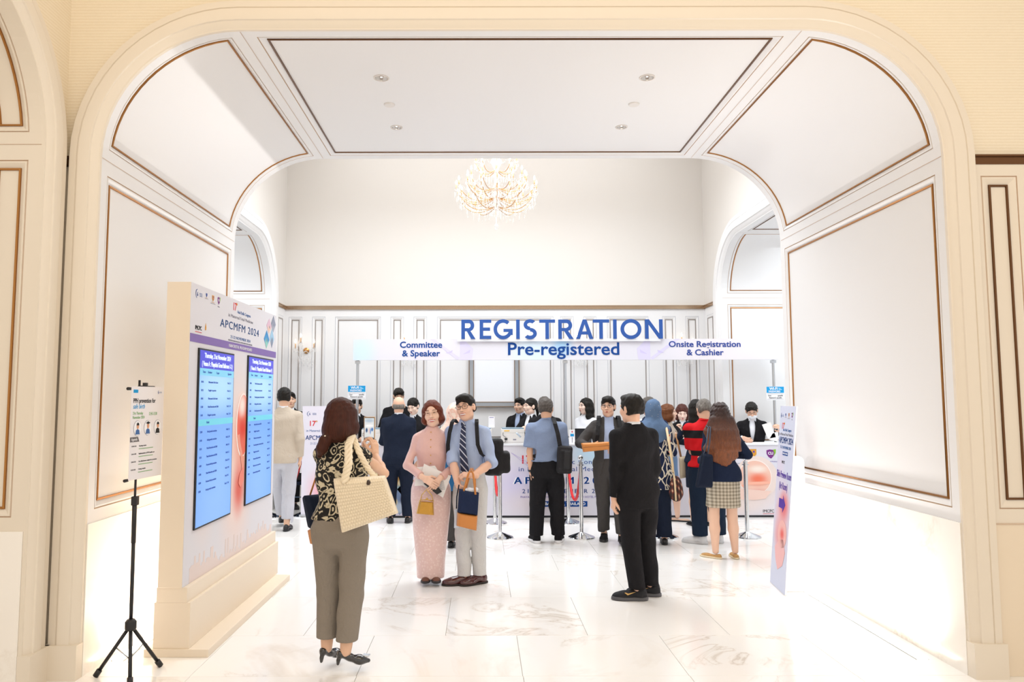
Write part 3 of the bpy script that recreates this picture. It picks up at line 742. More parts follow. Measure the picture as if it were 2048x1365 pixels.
        if smile > .5:
            B.ell(Lf(0, -.0905, -.054), np.array([w_ * .85, .006, .0075]) * f, M3, 12, 6, 5)
            arc([(-w_, -.081, -.048 + up_ * .6), (-w_ * .5, -.0935, -.0475), (0, -.0975, -.0465), (w_ * .5, -.0935, -.0475), (w_, -.081, -.048 + up_ * .6)], [.0012, .0026, .003, .0026, .0012], 4)
            arc([(-w_, -.081, -.048 + up_ * .6), (-w_ * .55, -.091, -.0595), (0, -.095, -.063), (w_ * .55, -.091, -.0595), (w_, -.081, -.048 + up_ * .6)], [.0012, .0036, .0042, .0036, .0012], 4)
        else:
            arc([(-w_, -.0835, -.052 + up_), (-w_ * .4, -.0945, -.0495), (0, -.0965, -.0508), (w_ * .4, -.0945, -.0495), (w_, -.0835, -.052 + up_)], [.001, .003, .0026, .003, .001], 4)
            arc([(-w_ * .9, -.084, -.053 + up_), (-w_ * .4, -.0935, -.057), (0, -.0955, -.058), (w_ * .4, -.0935, -.057), (w_ * .9, -.084, -.053 + up_)], [.001, .0036, .0042, .0036, .001], 4)
        V = np.array([tuple(v) for v in B.v]); F = np.array([(list(q) + [q[-1]] * (4 - len(q)))[:4] if len(q) <= 4 else [q[0], q[1], q[3], q[4]] for q in B.f]); return V, F, np.array(B.m)
    def body(s, face=None, sleeves=None, legs=False, jaw=1., torso=True, neckline=None):
        """one skin mesh: head, neck, torso core, arms to the wrists, hands, legs"""
        H = s.H; q = SDF(s.h * 1.15); mats = [s.skin, M_eyew, M_iris, M_lash, mat('brow_' + ((face or {}).get('brow', '251a16')), (face or {}).get('brow', '251a16'), .8), mat('lips_' + ((face or {}).get('lips', 'b5564f')), (face or {}).get('lips', 'b5564f'), .4), M_teeth]
        tab = [(z, w_ * (.70 if z < .55 * H else .80), d * (.66 if z < .55 * H else .80), y) for z, w_, d, y in s.tab[1:]]
        q.loft(tab, s.unbend, k=.03)
        for sg, (a, e, w_) in s.arm.items():
            q.chain([a, a * .45 + e * .55, e, e * .6 + w_ * .4, w_], [s.sr * .78, s.sr * .74 * (1.0 if s.sex == 'm' else 1.02), s.sr * .66, s.sr * .68, .0165 * H * (1 if s.sex == 'm' else .92)], k=.018)
        for sg in (-1, 1):
            h_, kn, an = s.legs[sg]; q.chain([h_, kn, kn * .65 + an * .35, an], [(.042 if legs else .032) * H, (.0325 if legs else .028) * H, (.0335 if legs else .028) * H, .0205 * H], k=.02)
        parts = []; V, F = q.run(); parts.append((V, F, 0)); V, F = s.head_sdf(jaw).run(); parts.append((V, F, 0))
        for sg in s.hands: V, F = s.hand_sdf(sg).run(); parts.append((V, F, 0))
        if face is not None: V, F, m = s.face_bits(**face); parts.append((V, F, m + 1))
        V, F, m = join(parts); o = vmesh('body', V, F, mats, s.root, m); s.bo = o; return o
    def set_legs(s, feet=None, knees=None):
        """feet: {'l':(x,y),'r':(x,y)} world offsets of ankles; optional z"""
        s.legs = {}; H = s.H; an = .045 * H; s.foot = {}
        for k in 'lr':
            sg = s.side(k); hp = s.hip[sg]
            f = (feet or {}).get(k)
            A_ = np.array([hp[0] * 1.05, .01, an]) if f is None else s.loc((f[0], f[1], (f[2] if len(f) > 2 else 0))) + np.array([0, 0, an])
            d = A_ - hp; L = np.linalg.norm(d); L1, L2 = .232 * H, .222 * H; L1, L2 = .5115 * L * 1.003, .4885 * L * 1.003
            if L > (L1 + L2): L1 *= L / (L1 + L2) * 1.001; L2 = L * 1.002 - L1
            a = (L1 ** 2 - L2 ** 2 + L * L) / (2 * L); hh = math.sqrt(max(L1 ** 2 - a * a, 0)); dn = d / L; hint = np.array([0, -1., 0]); hn = nrm(hint - dn * (hint @ dn))
            s.legs[sg] = (hp, hp + dn * a + hn * min(hh, .25), A_); s.foot[sg] = A_
        return s
    # ---- clothes
    def trousers(s, m, name='trousers', top=.585, r=(.060, .046, .040), hem=.055, flare=0., wr=.0045, crease=True):
        H = s.H; q = SDF(s.h); t0 = [(z, w_ * 1.05, d * 1.08, y) for z, w_, d, y in s.tab if z <= (top + .06) * H]; t0 = [(.425 * H, .055 * H * s.g, .030 * H, 0), (.455 * H, t0[0][1] * .94, t0[0][2] * .82, .003)] + t0[1:]; q.loft(t0, s.unbend, k=.03)
        g = s.g * .5 + .5
        for sg in (-1, 1):
            h_, kn, an = s.legs[sg]; q.chain([h_, kn, an], [r[0] * H * s.g, r[1] * H * g, r[2] * H * g], k=.016)
            q.cap(an, an + np.array([0, 0, -.06]), r[2] * H * g, (r[2] + flare) * H * g, k=.01)
            if hem < .2: b = an + np.array([0, 0, hem * H - an[2]])
            lo = an[2] - .045 * H + hem * H
            q.half((0, 0, lo), (0, 0, -1), box=(np.array([min(an[0], kn[0]) - .12, min(an[1], kn[1]) - .25, -1]), np.array([max(an[0], kn[0]) + .12, max(an[1], kn[1]) + .25, lo + .02])))
        q.half((0, 0, top * H), (0, 0, 1))
        V, F = q.run(wr, 11, s.X * 7); return vmesh(name, V, F, m, s.root)
    def skirt(s, m, z0, z1=.60, w0=.105, d0=.075, name='skirt', flute=None, wr=.002, tab=None, y0=0.):
        H = s.H; q = SDF(s.h); t = tab or [(z0, w0, d0, y0), (z0 + (.5 - z0) * .5, (w0 + .104) / 2, (d0 + .074) / 2, .003), (.49, .105 * s.g, .074 * s.g, .006), (.53, .105 * s.g, .073 * s.g, .006), (.57, .093 * s.g, .064 * s.g, .003), (z1, .083 * s.g, .060 * s.g, 0)]
        t = [(z * H, a * H, b * H, c * H) for z, a, b, c in t]; q.loft(t, s.unbend, k=.01, flute=flute, n=2.1)
        V, F = q.run(wr, 9, s.X * 5); return vmesh(name, V, F, m, s.root)
    def top(s, m, name='shirt', hem=.57, e=1.05, sl=1., er=1.12, neck=.848, open_=None, wr=.0055, flare=0., hood=False, cut=None, wf=13, cuff=1.0, ztop=None, bust=None, shape=None):
        """sl: sleeve end as fraction along the arm (0..1 upper arm to wrist) or None for sleeveless; e torso ease, er sleeve ease"""
        H = s.H; q = SDF(s.h); t = [(z, w_ * e, d * (e + .02), y) for z, w_, d, y in s.tab]
        zh = hem * H
        if zh < t[0][0]: t = [(zh - .02, t[0][1] * (1.0 + flare), t[0][2] * (1.0 + flare), t[0][3])] + t
        if shape: t = [(z, w_ * np.interp(z / H, shape[0], shape[1]), d * np.interp(z / H, shape[0], shape[1]), y) for z, w_, d, y in t]
        q.loft(t, s.unbend, k=.02)
        for sg, (a, el, w_) in s.arm.items():
            r0, r1, r2_ = s.sr * er, s.sr * .86 * er, .0215 * H * er * cuff
            if sl is None: q.cap(a, a * .8 + el * .2, r0 * .9, r0 * .8, k=.02); continue
            inw = a + (s.neck - a) * .35
            q.cap(inw, a, s.sr * .8, r0, k=.03)
            T_ = sl * 2
            if T_ <= 1: en = a + (el - a) * T_; q.cap(a, en, r0, (r0 + (r1 - r0) * T_) * cuff * 1.04, k=.018); dn = nrm(el - a)
            else: en = el + (w_ - el) * (T_ - 1); q.chain([a, el, en], [r0, r1, r1 + (r2_ - r1) * (T_ - 1)], k=.018); dn = nrm(w_ - el)
            b = (en - .13, en + .13); rr_ = max(s.sr * er, .03) * 1.25; pc = en - dn * .012; cc = en + dn * .045
            def fn(X, Y, Z, pc=pc, dn=dn, rr_=rr_):
                x, y, z = X - pc[0], Y - pc[1], Z - pc[2]; t = x * dn[0] + y * dn[1] + z * dn[2]
                d = np.sqrt(np.maximum(x * x + y * y + z * z - t * t, 0)); return np.maximum(np.maximum(-t, d - rr_), t - .14)
            q._a(cc - .13, cc + .13, fn, .003, '-', 0)
        q.half((0, 0, zh), (0, 0, 1) if False else (0, 0, -1), box=(np.array([-1, -1, -1.]), np.array([1, 1, zh + .02])))
        nk = s.bend(np.array([0, .012 * H, neck * H])); q.ell(nk + np.array([0, -.005, .045]), (.060 * (1 if s.sex == 'm' else .86), .062, .052), k=.006, op='-')
        if open_:   # front opening: list of (z frac, half width) polygon, cut as a wedge at the front
            zz = [z * H for z, _ in open_]; ww = [a * H for _, a in open_]
            def fn(X, Y, Z):
                X2, Y2, Z2 = s.unbend(X, Y, Z); w2 = np.interp(Z2, zz, ww, left=ww[0], right=ww[-1]); return np.maximum(np.maximum(np.abs(X2 - .004) - w2, Y2 + .01), np.where(w2 <= 0, 1, -1) * .05 * 1.)
            q._a((-.2, -.5, zz[0]), (.2, .0, H), fn, .006, '-', 0)
        V, F = q.run(wr, wf, s.X * 9 + s.Y); return vmesh(name, V, F, m, s.root)
    def collar(s, m, h=.034, r=.060, tilt=.2, name='collar', z=.848, open_=.25, th=.0045, wing=True):
        c = s.bend(np.array([0, .009 * s.H, z * s.H])); B = MB(); n = 22; f = (1 if s.sex == 'm' else .84) * s.nk
        vs = []; A = (rotx(R(s.lean[0] * .7 + 12)))
        for i in range(n + 1):
            t = -math.pi / 2 + open_ + (2 * math.pi - 2 * open_) * i / n; ca, sa = math.cos(t), math.sin(t)
            for rr, zz in ((r * f, 0), (r * f * .93, h), (r * f * .93 + th, h + .001), (r * f * 1.0 + th * 2.2 + (.006 if wing else 0), h * .05 - (.022 if wing and (i < 3 or i > n - 3) else 0))):
                vs.append(c + A @ np.array([rr * ca, rr * sa * .98, zz]))
        fs = [(i * 4 + j, (i + 1) * 4 + j, (i + 1) * 4 + (j + 1) % 4, i * 4 + (j + 1) % 4) for i in range(n) for j in range(4)] + [(0, 1, 2, 3), (n * 4 + 3, n * 4 + 2, n * 4 + 1, n * 4)]
        B.add(vs, fs); o = B.build(name, m, s.root); smooth_angle(o, 45); return o
    def lapels(s, m, zb=.64, wt=.05):
        """two lapel flaps running from the neck down to the button"""
        H = s.H; B = MB()
        for sg in (-1, 1):
            pts = [(.030, .842, .022), (.052, .80, .012), (.060, .765, .008), (.046, .755, .006), (.004, zb, 0)]; inner = [(.020, .85), (.026, .80), (.024, .765), (.020, .74), (.0, zb)]
            vs = []
            for (x, z, _), (xi, zi) in zip(pts, inner):
                for xx, z2 in ((x, z), (xi, zi)):
                    row = [r_ for r_ in s.tab]; zq = z2 * H; w_ = np.interp(zq, [r_[0] for r_ in row], [r_[1] for r_ in row]) * 1.13; d = np.interp(zq, [r_[0] for r_ in row], [r_[2] for r_ in row]) * 1.15
                    yo = np.interp(zq, [r_[0] for r_ in row], [r_[3] for r_ in row]); X_ = xx * H
                    y = yo - d * max(0, 1 - (X_ / w_) ** 2.3) ** (1 / 2.3) - .004
                    vs.append(s.bend(np.array([sg * X_, y, zq]))); vs.append(s.bend(np.array([sg * X_, y - .006, zq])))
            fs = []
            for i in range(4): a = i * 4; b = a + 4; fs += [(a + 1, b + 1, b + 3, a + 3), (a, a + 1, a + 3, a + 2), (a, b, b + 1, a + 1), (a + 2, a + 3, b + 3, b + 2), (a, a + 2, b + 2, b)]
            B.add(vs, fs)
        return B.build('lapels', m, s.root)
    def hair(s, m, style='short', name='hair', length=0., extra=None, part=0., vol=1., fringe=0., wr=.0025):
        c, A, f = s.hc, s.HR, s.hs; L = lambda x, y, z: c + A @ (np.array([x, y, z]) * f); q = SDF(s.hh * 1.05); v = vol
        if style == 'bald':
            q.ell(L(0, .030, -.012), np.array([.080, .082, .058]) * f, A, k=.02); q.ell(L(0, .02, .062), np.array([.095, .13, .052]) * f, A, k=.012, op='-')
            q.ell(L(0, -.10, -.02), np.array([.085, .112, .14]) * f, A, k=.008, op='-'); q.ell(L(0, .03, -.085), np.array([.07, .1, .04]) * f, A, k=.02, op='-')
        else:
            q.ell(L(0, .018, .040), np.array([.083 * v, .100 * v, .086 * v]) * f, A, k=.02)
            q.ell(L(0, .040, -.010), np.array([.080 * v, .072 * v, .070]) * f, A, k=.03)
            if style in ('short', 'quiff'):
                q.ell(L(0, -.040, .092), np.array([.058, .050, .026 * v]) * f, A, k=.03)
                if style == 'quiff': q.ell(L(.01, -.062, .088), np.array([.062, .040, .028]) * f, A, k=.02)
                q.ell(L(0, .07, -.085), np.array([.09, .08, .045]) * f, A, k=.02, op='-')
                for sg in (-1, 1): q.ell(L(sg * .085, .0, -.012), np.array([.028, .026, .040]) * f, A, k=.010, op='-')
            q.ell(L(0, -.118, -.018 - fringe), np.array([.066, .062 + .01, .088]) * f, A, k=.014, op='-')
            q.ell(L(0, -.07, -.075), np.array([.078, .085, .075]) * f, A, k=.012, op='-') if style in ('short', 'quiff') else None
            if style in ('long', 'bob'):
                zl = length
                for sg in (-1, 1):
                    q.chain([L(sg * .066, .0, .03), L(sg * .076, -.004, -.05), L(sg * .070, .004, -.05 - zl * .55), L(sg * .052, .012, -.06 - zl)], [.026 * f, .024 * f, .026 * f, .018 * f], u=A @ np.array([0, 1, 0]), sc=1.7, k=.03)
                q.chain([L(0, .07, .02), L(0, .078, -.06), L(0, .070, -.06 - zl * .6), L(0, .055, -.06 - zl)], [.046 * f, .050 * f, .050 * f, .034 * f], u=A @ np.array([1, 0, 0]), sc=1.5, k=.03)
                q.ell(L(0, -.112, -.030), np.array([.056, .068, .098]) * f, A, k=.012, op='-')
            if style == 'tied':
                q.ell(L(0, .07, -.07), np.array([.08, .07, .03]) * f, A, k=.02, op='-')
                for sg in (-1, 1): q.ell(L(sg * .088, .0, -.02), np.array([.026, .022, .036]) * f, A, k=.008, op='-')
        for e_ in (extra or []): e_(q, L, A, f)
        V, F = q.run(wr, 55, 1.3); return vmesh(name, V, F, m, s.root)
    def shoes(s, m, sole=None, kind='dress', toe=None, name='shoe', L_=.27):
        """toe: {'l': angle, 'r': angle} world heading offsets in degrees relative to facing"""
        f = L_ / .27 * (1. if s.sex == 'm' else .9)
        for sg in (-1, 1):
            A_ = s.foot[sg]; k = 'l' if s.side('l') == sg else 'r'; a = R((toe or {}).get(k, sg * 6)); Rr = rotz(a); q = SDF(.0055 if s.Y < 7.5 else .007)
            gz = A_[2] - .045 * s.H; o = np.array([A_[0], A_[1], gz]); L = lambda x, y, z: o + Rr @ (np.array([x, y, z]) * f)
            if kind == 'heel':
                q.chain([L(0, .035, .075), L(0, -.03, .05), L(0, -.10, .02), L(0, -.155, .014)], [.024 * f, .026 * f, .033 * f, .014 * f], u=Rr @ np.array([1, 0, 0]), sc=1.15, k=.02)
                q.cap(L(0, .01, .10), L(0, -.06, .065), .022 * f, .024 * f, k=.01, op='-')
                q.chain([L(0, .040, .06), L(0, .048, .03), L(0, .05, .004)], [.018 * f, .012 * f, .010 * f], k=.012)
            elif kind in ('flat', 'sandal'):
                q.ell(L(0, .03, .022), np.array([.034, .045, .036]) * f, Rr, k=.02); q.ell(L(0, -.09, .018), np.array([.042, .095, .030]) * f, Rr, k=.03); q.cap(L(0, .02, .07), L(0, -.075, .055), .027 * f, .027 * f, k=.008, op='-')
                if kind == 'sandal': q.cap(L(-.06, -.075, .04), L(.06, -.075, .04), .018 * f, .018 * f, k=.004, op='-'); q.cap(L(-.06, -.18, .05), L(.06, -.18, .05), .034 * f, .034 * f, k=.004, op='-')
            else:
                hgt = .052 if kind == 'dress' else .062
                q.ell(L(0, .025, .038), np.array([.036, .048, .050 if kind == 'dress' else .062]) * f, Rr, k=.02); q.cap(L(0, -.02, .048), L(0, -.10, .032), .036 * f, .034 * f, u=Rr @ np.array([1, 0, 0]), sc=1.1, k=.02)
                q.ell(L(0, -.12, .026), np.array([.047, .075, .032 if kind == 'dress' else .036]) * f, Rr, k=.03)
                if kind == 'sneaker': q.cap(L(0, .02, .03), L(0, .03, .08), .038 * f, .034 * f, k=.02)
            if kind != 'heel': q.half(o + np.array([0, 0, .014]), (0, 0, -1))
            else: q.half(o, (0, 0, -1))
            V, F = q.run(); sh = vmesh(name, V, F, m, s.root)
            if kind != 'heel':
                q2 = SDF(.0055 if s.Y < 7.5 else .007); th = .018 if kind in ('dress', 'flat', 'sandal') else .030; gr = .003 if kind != 'sneaker' else .006
                q2.ell(L(0, .025, .0), np.array([.037 + gr, .052 + gr, .09]) * f, Rr, k=.03); q2.ell(L(0, -.115, .0), np.array([.047 + gr, .082 + gr, .09]) * f, Rr, k=.05); q2.cap(L(0, .0, 0), L(0, -.08, 0), (.036 + gr) * f, (.040 + gr) * f, k=.02)
                q2.half(o + np.array([0, 0, .001]), (0, 0, -1)); q2.half(o + np.array([0, 0, th]), (0, 0, 1))
                V, F = q2.run(); vmesh('sole', V, F, sole or M_black, sh)
        return s
    def glasses(s, m, w_=.022, hgt=.017, square=True, thick=.0014):
        c, A, f = s.hc, s.HR, s.hs; L = lambda x, y, z: Vector(c + A @ (np.array([x, y, z]) * f)); B = MB()
        for sg in (-1, 1):
            n = 18; e = .62 if square else 1.
            pts = [L(sg * .031 + w_ * math.copysign(abs(math.cos(2 * math.pi * i / n)) ** e, math.cos(2 * math.pi * i / n)), -.098 + .012 * abs(math.cos(2 * math.pi * i / n)) * (1 if math.cos(2 * math.pi * i / n) * sg > 0 else 0), .010 + hgt * math.copysign(abs(math.sin(2 * math.pi * i / n)) ** e, math.sin(2 * math.pi * i / n))) for i in range(n)]
            B.tube(pts, thick * f, 6, closed=True); B.tube([L(sg * .053, -.088, .014), L(sg * .076, -.06, .012), L(sg * .080, .0, .008), L(sg * .080, .018, -.004)], thick * f, 6)
        B.tube([L(-.010, -.100, .013), L(0, -.103, .016), L(.010, -.100, .013)], thick * f, 6)
        return B.build('glasses', m, s.root)
    def wpos(s, p): return Vector(s.Rz @ np.asarray(p, float)) + Vector((s.X, s.Y, 0))
# ------------------------------------------------------------------ people
def at(px, py, Y):
    """point in the room seen at a photograph pixel when it stands at depth Y"""
    a = (px - 962) / 1500; b = -(py - 675) / 1500
    d = Vector((fw.x + r2.x * a + u2.x * b, fw.y + r2.y * a + u2.y * b, fw.z + r2.z * a + u2.z * b)); t = Y / d.y
    return Vector((d.x * t, Y, 1.66 + d.z * t))
def off(P, px, py, Y): v = at(px, py, Y); return (v.x - P.X, Y - P.Y, v.z)
C_black = cloth('cloth_black', '1b1a1d'); C_char = cloth('cloth_charcoal', '4a4746'); C_navy = cloth('cloth_navy', '202c4a'); C_deep = cloth('cloth_deep_navy', '172033')
C_white = cloth('cloth_white', 'eceef4', wr=.15); C_lblue = cloth('cloth_light_blue', 'b2c2e2', wr=.35); C_beige = cloth('cloth_beige', 'cdbfae'); C_beige2 = cloth('cloth_pale_grey', 'c9c9d2')
C_taupe = cloth('cloth_taupe', '958b7f', wr=.6); C_offw = cloth('cloth_offwhite', 'dddbd9', wr=.6); C_jean = cloth('cloth_dark_denim', '1c2b40')
C_leather = mat('tan_leather', 'c8803c', .45, bump=(90, .2)); C_nylon = cloth('cloth_nylon', '232224', .6, 300); C_grey = cloth('cloth_mid_grey', '8d8784')
def f_chk(t):
    v = t.coord(); n = t.noise(v, 300, 1); t.base(t.mix(n, lin('66789c'), lin('93a0b6'))); t.bump(t.noise(v, 14, 3), .35, .02)
C_chambray = mat('cloth_chambray', '7088ad', .85, spec=.2, fn=f_chk)
def f_paisley(t):
    v = t.coord(); d = t.new('ShaderNodeTexNoise'); d.inputs['Scale'].default_value = 7; d.inputs['Detail'].default_value = 1; t.link(v, d.inputs[0])
    mv = t.mix(.13, v, d.outputs['Color']); vo = t.new('ShaderNodeTexVoronoi'); vo.inputs['Scale'].default_value = 22.; t.link(mv, vo.inputs[0])
    wv = t.math('SINE', t.math('MULTIPLY', vo.outputs['Distance'], 16.)); n = t.noise(mv, 55, 2, .5, 1.2)
    f = t.math('ADD', wv, t.math('MULTIPLY', t.math('SUBTRACT', n, .5), 3.2))
    t.base(t.ramp(f, [(.22, '1f1d1c'), (.36, '94886f'), (.8, 'cfc3a8')])); t.bump(t.noise(v, 15, 3), .3, .02)
C_paisley = mat('print_paisley', '8f8470', .7, spec=.25, fn=f_paisley)
def f_ikat(t):
    v = t.coord((1, 1, .55)); d = t.new('ShaderNodeTexNoise'); d.inputs['Scale'].default_value = 6; t.link(v, d.inputs[0]); mv = t.mix(.12, v, d.outputs['Color'])
    vo = t.new('ShaderNodeTexVoronoi', feature='DISTANCE_TO_EDGE'); vo.inputs['Scale'].default_value = 17; t.link(mv, vo.inputs[0])
    n = t.noise(t.coord((1, 1, .2)), 60, 2); f = t.math('ADD', vo.outputs['Distance'], t.math('MULTIPLY', t.math('SUBTRACT', n, .5), .12))
    t.base(t.ramp(f, [(.075, 'dcd3c0'), (.10, '1c2542')]))
C_ikat = mat('print_ikat', '3a4160', .8, spec=.2, fn=f_ikat)
def f_plaid(t):
    v = t.coord(); b = []
    for d in ('X', 'Z'):
        w_ = t.new('ShaderNodeTexWave', bands_direction=d); w_.inputs['Scale'].default_value = 9; t.link(v, w_.inputs[0]); b.append(w_.outputs['Fac'])
    n = t.noise(t.coord(), 250, 1); f = t.math('ADD', t.math('MULTIPLY', t.math('ADD', b[0], b[1]), .4), t.math('MULTIPLY', n, .3))
    t.base(t.ramp(f, [(.2, '7f7566'), (.55, 'a89d8b'), (.85, 'c9bfac')]))
C_plaid = mat('print_plaid', 'a89d8b', .85, spec=.2, fn=f_plaid)
def f_silk(t):
    v = t.coord(); wv = t.new('ShaderNodeTexVoronoi'); wv.inputs['Scale'].default_value = 45; t.link(v, wv.inputs[0])
    t.base(t.ramp(wv.outputs['Distance'], [(.1, 'efd6d0'), (.5, 'e3c2bc')])); t.bump(wv.outputs['Distance'], .25, .003)
C_brocade = mat('pink_brocade', 'ddb6ae', .45, spec=.5, sheen=.3, fn=f_silk)
C_pink = cloth('pink_silk', 'e9bcb2', .42, 400, .3, sheen=.3, spec=.5)
def f_scarf(t):
    v = t.coord(); n = t.noise(v, 9, 3, .6, .8); t.base(t.ramp(n, [(.42, 'f1dccd'), (.5, 'eab9a4'), (.56, 'f0ddd0'), (.66, 'd9a79a')])); t.bump(t.noise(v, 12, 2), .4, .02)
C_scarf = mat('print_scarf', 'efd2c2', .8, fn=f_scarf)
C_hijab = cloth('blue_scarf', '5f7899', .7, 600, .4); C_teal = cloth('cloth_blue_tunic', '2c6492')
def f_polo(t):
    v = t.coord(); s_ = t.new('ShaderNodeSeparateXYZ'); t.link(v, s_.inputs[0])
    z = s_.outputs[2]; m = None
    for a, b in ((1.20, 1.29), (1.0, 1.06)):
        q = t.math('MULTIPLY', t.math('GREATER_THAN', z, a), t.math('LESS_THAN', z, b)); m = q if m is None else t.math('MAXIMUM', m, q)
    t.base(t.mix(m, lin('c9151d'), lin('1a191c'))); t.bump(t.noise(v, 14, 3), .3, .02)
C_polo = mat('red_polo_cloth', 'c9151d', .8, spec=.2, fn=f_polo)
H_black = hairm('17130f' + ''); H_brown = hairm('26120d', '55291b'); H_auburn = hairm('45180f', '85402a'); H_chest = hairm('4a2616', '8c5530')
H_grey = hairm('3a332d', '9a928a'); H_salt = hairm('2a2522', '6e6660')
def f_ombre(t):
    v = t.coord((40, 40, 6)); n = t.noise(v, 1.3, 3, .6, 2.2); s_ = t.new('ShaderNodeSeparateXYZ'); t.link(t.coord(), s_.inputs[0])
    g = t.math('MULTIPLY', t.math('SUBTRACT', 1.50, s_.outputs[2]), 2.4); c = t.mix(t.math('MINIMUM', t.math('MAXIMUM', g, 0.), 1.), lin('3a1a10'), lin('a85a24'))
    t.base(t.mix(n, lin('1f0e08'), c)); t.bump(n, .8, .01)
H_ombre = mat('hair_ombre', '5a2d18', .36, fn=f_ombre)

def suit(P, j, sh, tr, front=True, hem=.47, V=.63, e=1.15, er=1.16, sl=.96, tie=None, collar=True, face=None, wr=0.0054, jaw=1., shoes=True, op2=None):
    P.body(face=face, jaw=jaw); 
    P.trousers(tr, top=.575 if op2 else .53)
    if front or collar: P.top(sh, 'shirt', hem=.56 if op2 else .515, e=1.02, er=.98, sl=.985, wr=.0015)
    op = [(hem, .03), (hem + .03, .016), (V - .02, .003), (V + .07, .016), (.79, .026), (.86, .03)] if front else None
    if op2: op = [(hem, op2 * 1.5), (.55, op2), (.72, op2 * .9), (.80, op2 * .8), (.86, .03)]
    P.top(j, 'jacket', hem=hem, e=e, er=er, sl=sl, open_=op, wr=wr)
    if front and not op2: P.lapels(j, V)
    if collar: P.collar(sh, .034, .054)
    P.collar(j, .026, .062, z=.842, open_=.9 if front else .5, name='jacket_collar', wing=False)
    if shoes: P.shoes(M_black)

# 1 woman photographing the couple, back to us
P = Person('woman seen from behind in paisley blouse and taupe cropped trousers, taking a picture', -.875, 4.74, 1.655, 166, 'f', head=(-8, 4, 2), skin_='d9a480', girth=1.03)
P.set_legs({'l': (-.085, .05, .045), 'r': (.045, -.02, .045)})
P.set_arm('r', off(P, 750, 912, 5.10), (.9, -.5, -1), dirn=(-.05, .10, 1), palm=(-.75, .55, 0), curl=.55, thumb=(-.3, -1, .2))
P.set_arm('l', off(P, 724, 908, 5.13), (-1, .2, -1), dirn=(.12, .05, 1), palm=(.8, .2, 0), curl=.7, thumb=(.2, -1, 0))
P.body(legs=True)
P.trousers(C_taupe, top=.60, r=(.056, .044, .038), hem=.085, flare=.002, wr=0.0054)
P.top(C_paisley, 'blouse', hem=.555, e=1.10, er=1.12, sl=.12, wr=0.0063, cuff=1.15, neck=.846, flare=.02)
def pony(q, L, A, f): q.chain([L(.02, .085, -.09), L(.04, .120, -.140), L(.055, .130, -.185), L(.075, .125, -.225)], [.030 * f, .036 * f, .034 * f, .016 * f], k=.012)
P.hair(H_brown, 'long', length=.055, vol=1.02, extra=[pony])
v = P.hc + P.HR @ np.array([.030, .142, -.118]); MB().ell(tuple(v), (.009, .009, .009)).build('hair_pearl', mat('pearl', 'e9dfd0', .2, coat=.5), P.root, True)
P.shoes(mat('patent_leather', '141213', .1, coat=1), kind='heel', toe={'l': -18, 'r': -62})
ft = P.foot[P.side('r')]; c = ft + rotz(R(-62)) @ np.array([0, -.125, -.028]); b = MB().box((c[0] - .022, c[1] - .018, c[2] - .008), (c[0] + .022, c[1] + .018, c[2] + .004), bev=.003); b.build('shoe_buckle', M_chrome, P.root)
W1 = P

# 2 lady in pink
P = Person('smiling woman with auburn bob in pink jacket and long pink skirt, holding a gold bag', -.46, 6.95, 1.635, 2, 'f', lean=(0, 1), head=(-6, 2, -7), skin_='e8b89c', girth=.96)
P.set_legs({'l': (-.035, -.0, .03), 'r': (.045, -.0, .03)})
P.set_arm('l', off(P, 848, 957, 6.73), (-1, .0, -1), dirn=(.86, -.1, -.5), palm=(.1, 1, -.2), curl=.35, thumb=(.1, -.3, 1))
P.set_arm('r', off(P, 877, 961, 6.76), (1, .1, -1), dirn=(-.6, -.1, -.8), palm=(-.2, 1, .1), curl=.5, thumb=(0, -.3, 1))
P.body(face=dict(smile=1., brow='5a3524', lips='c23a3e'), jaw=.96)
P.top(C_pink, 'jacket', hem=.555, e=1.10, er=1.08, sl=.93, wr=0.0050, flare=.05, neck=.854)
P.collar(C_pink, .036, .052, name='stand_collar', open_=.16, wing=False, z=.848)
P.skirt(C_brocade, .03, tab=[(.03, .076, .062, 0), (.12, .080, .066, 0), (.28, .098, .070, 0), (.45, .112, .074, .004), (.52, .110, .076, .006), (.57, .092, .064, .003), (.60, .078, .056, 0)], name='long_skirt', wr=.0015)
b = MB(); H = P.H
for z in (.83, .79, .75, .705, .66, .62):
    zz = z * H; d = np.interp(z, [q[0] for q in FEM], [q[2] for q in FEM]) * H * 1.16; yo = np.interp(z, [q[0] for q in FEM], [q[3] for q in FEM]) * H
    MB().ell((0, yo - d - .003, zz), (.006, .004, .006), nu=8, nv=6).build('button', mat('gold_button', 'd6a25a', .3, .6), P.root, True)
b = MB(); pts = [P.nk]; c = P.hc
pts = [(math.sin(t) * .052 + P.neck[0], P.neck[1] - .062 * math.cos(t) - .012, P.neck[2] + .01 - .085 * max(0, math.cos(t)) ** 1.5) for t in np.linspace(-1.7, 1.7, 22)]
for p in pts: b.ell(p, (.0042, .0042, .0042), nu=6, nv=4)
b.ell((P.neck[0], P.neck[1] - .078, P.neck[2] - .092), (.009, .005, .011), nu=8, nv=6); b.build('necklace', mat('garnet_beads', '9a4a38', .25, .2), P.root, True)
P.hair(H_auburn, 'bob', length=.015, vol=1.02, fringe=-.030)
P.glasses(mat('thin_gold_wire', 'b99c86', .3, .8), .020, .013, thick=.0009)
P.shoes(mat('brown_suede', '6e4433', .6), kind='sandal', toe={'l': -4, 'r': 4}); PINK = P

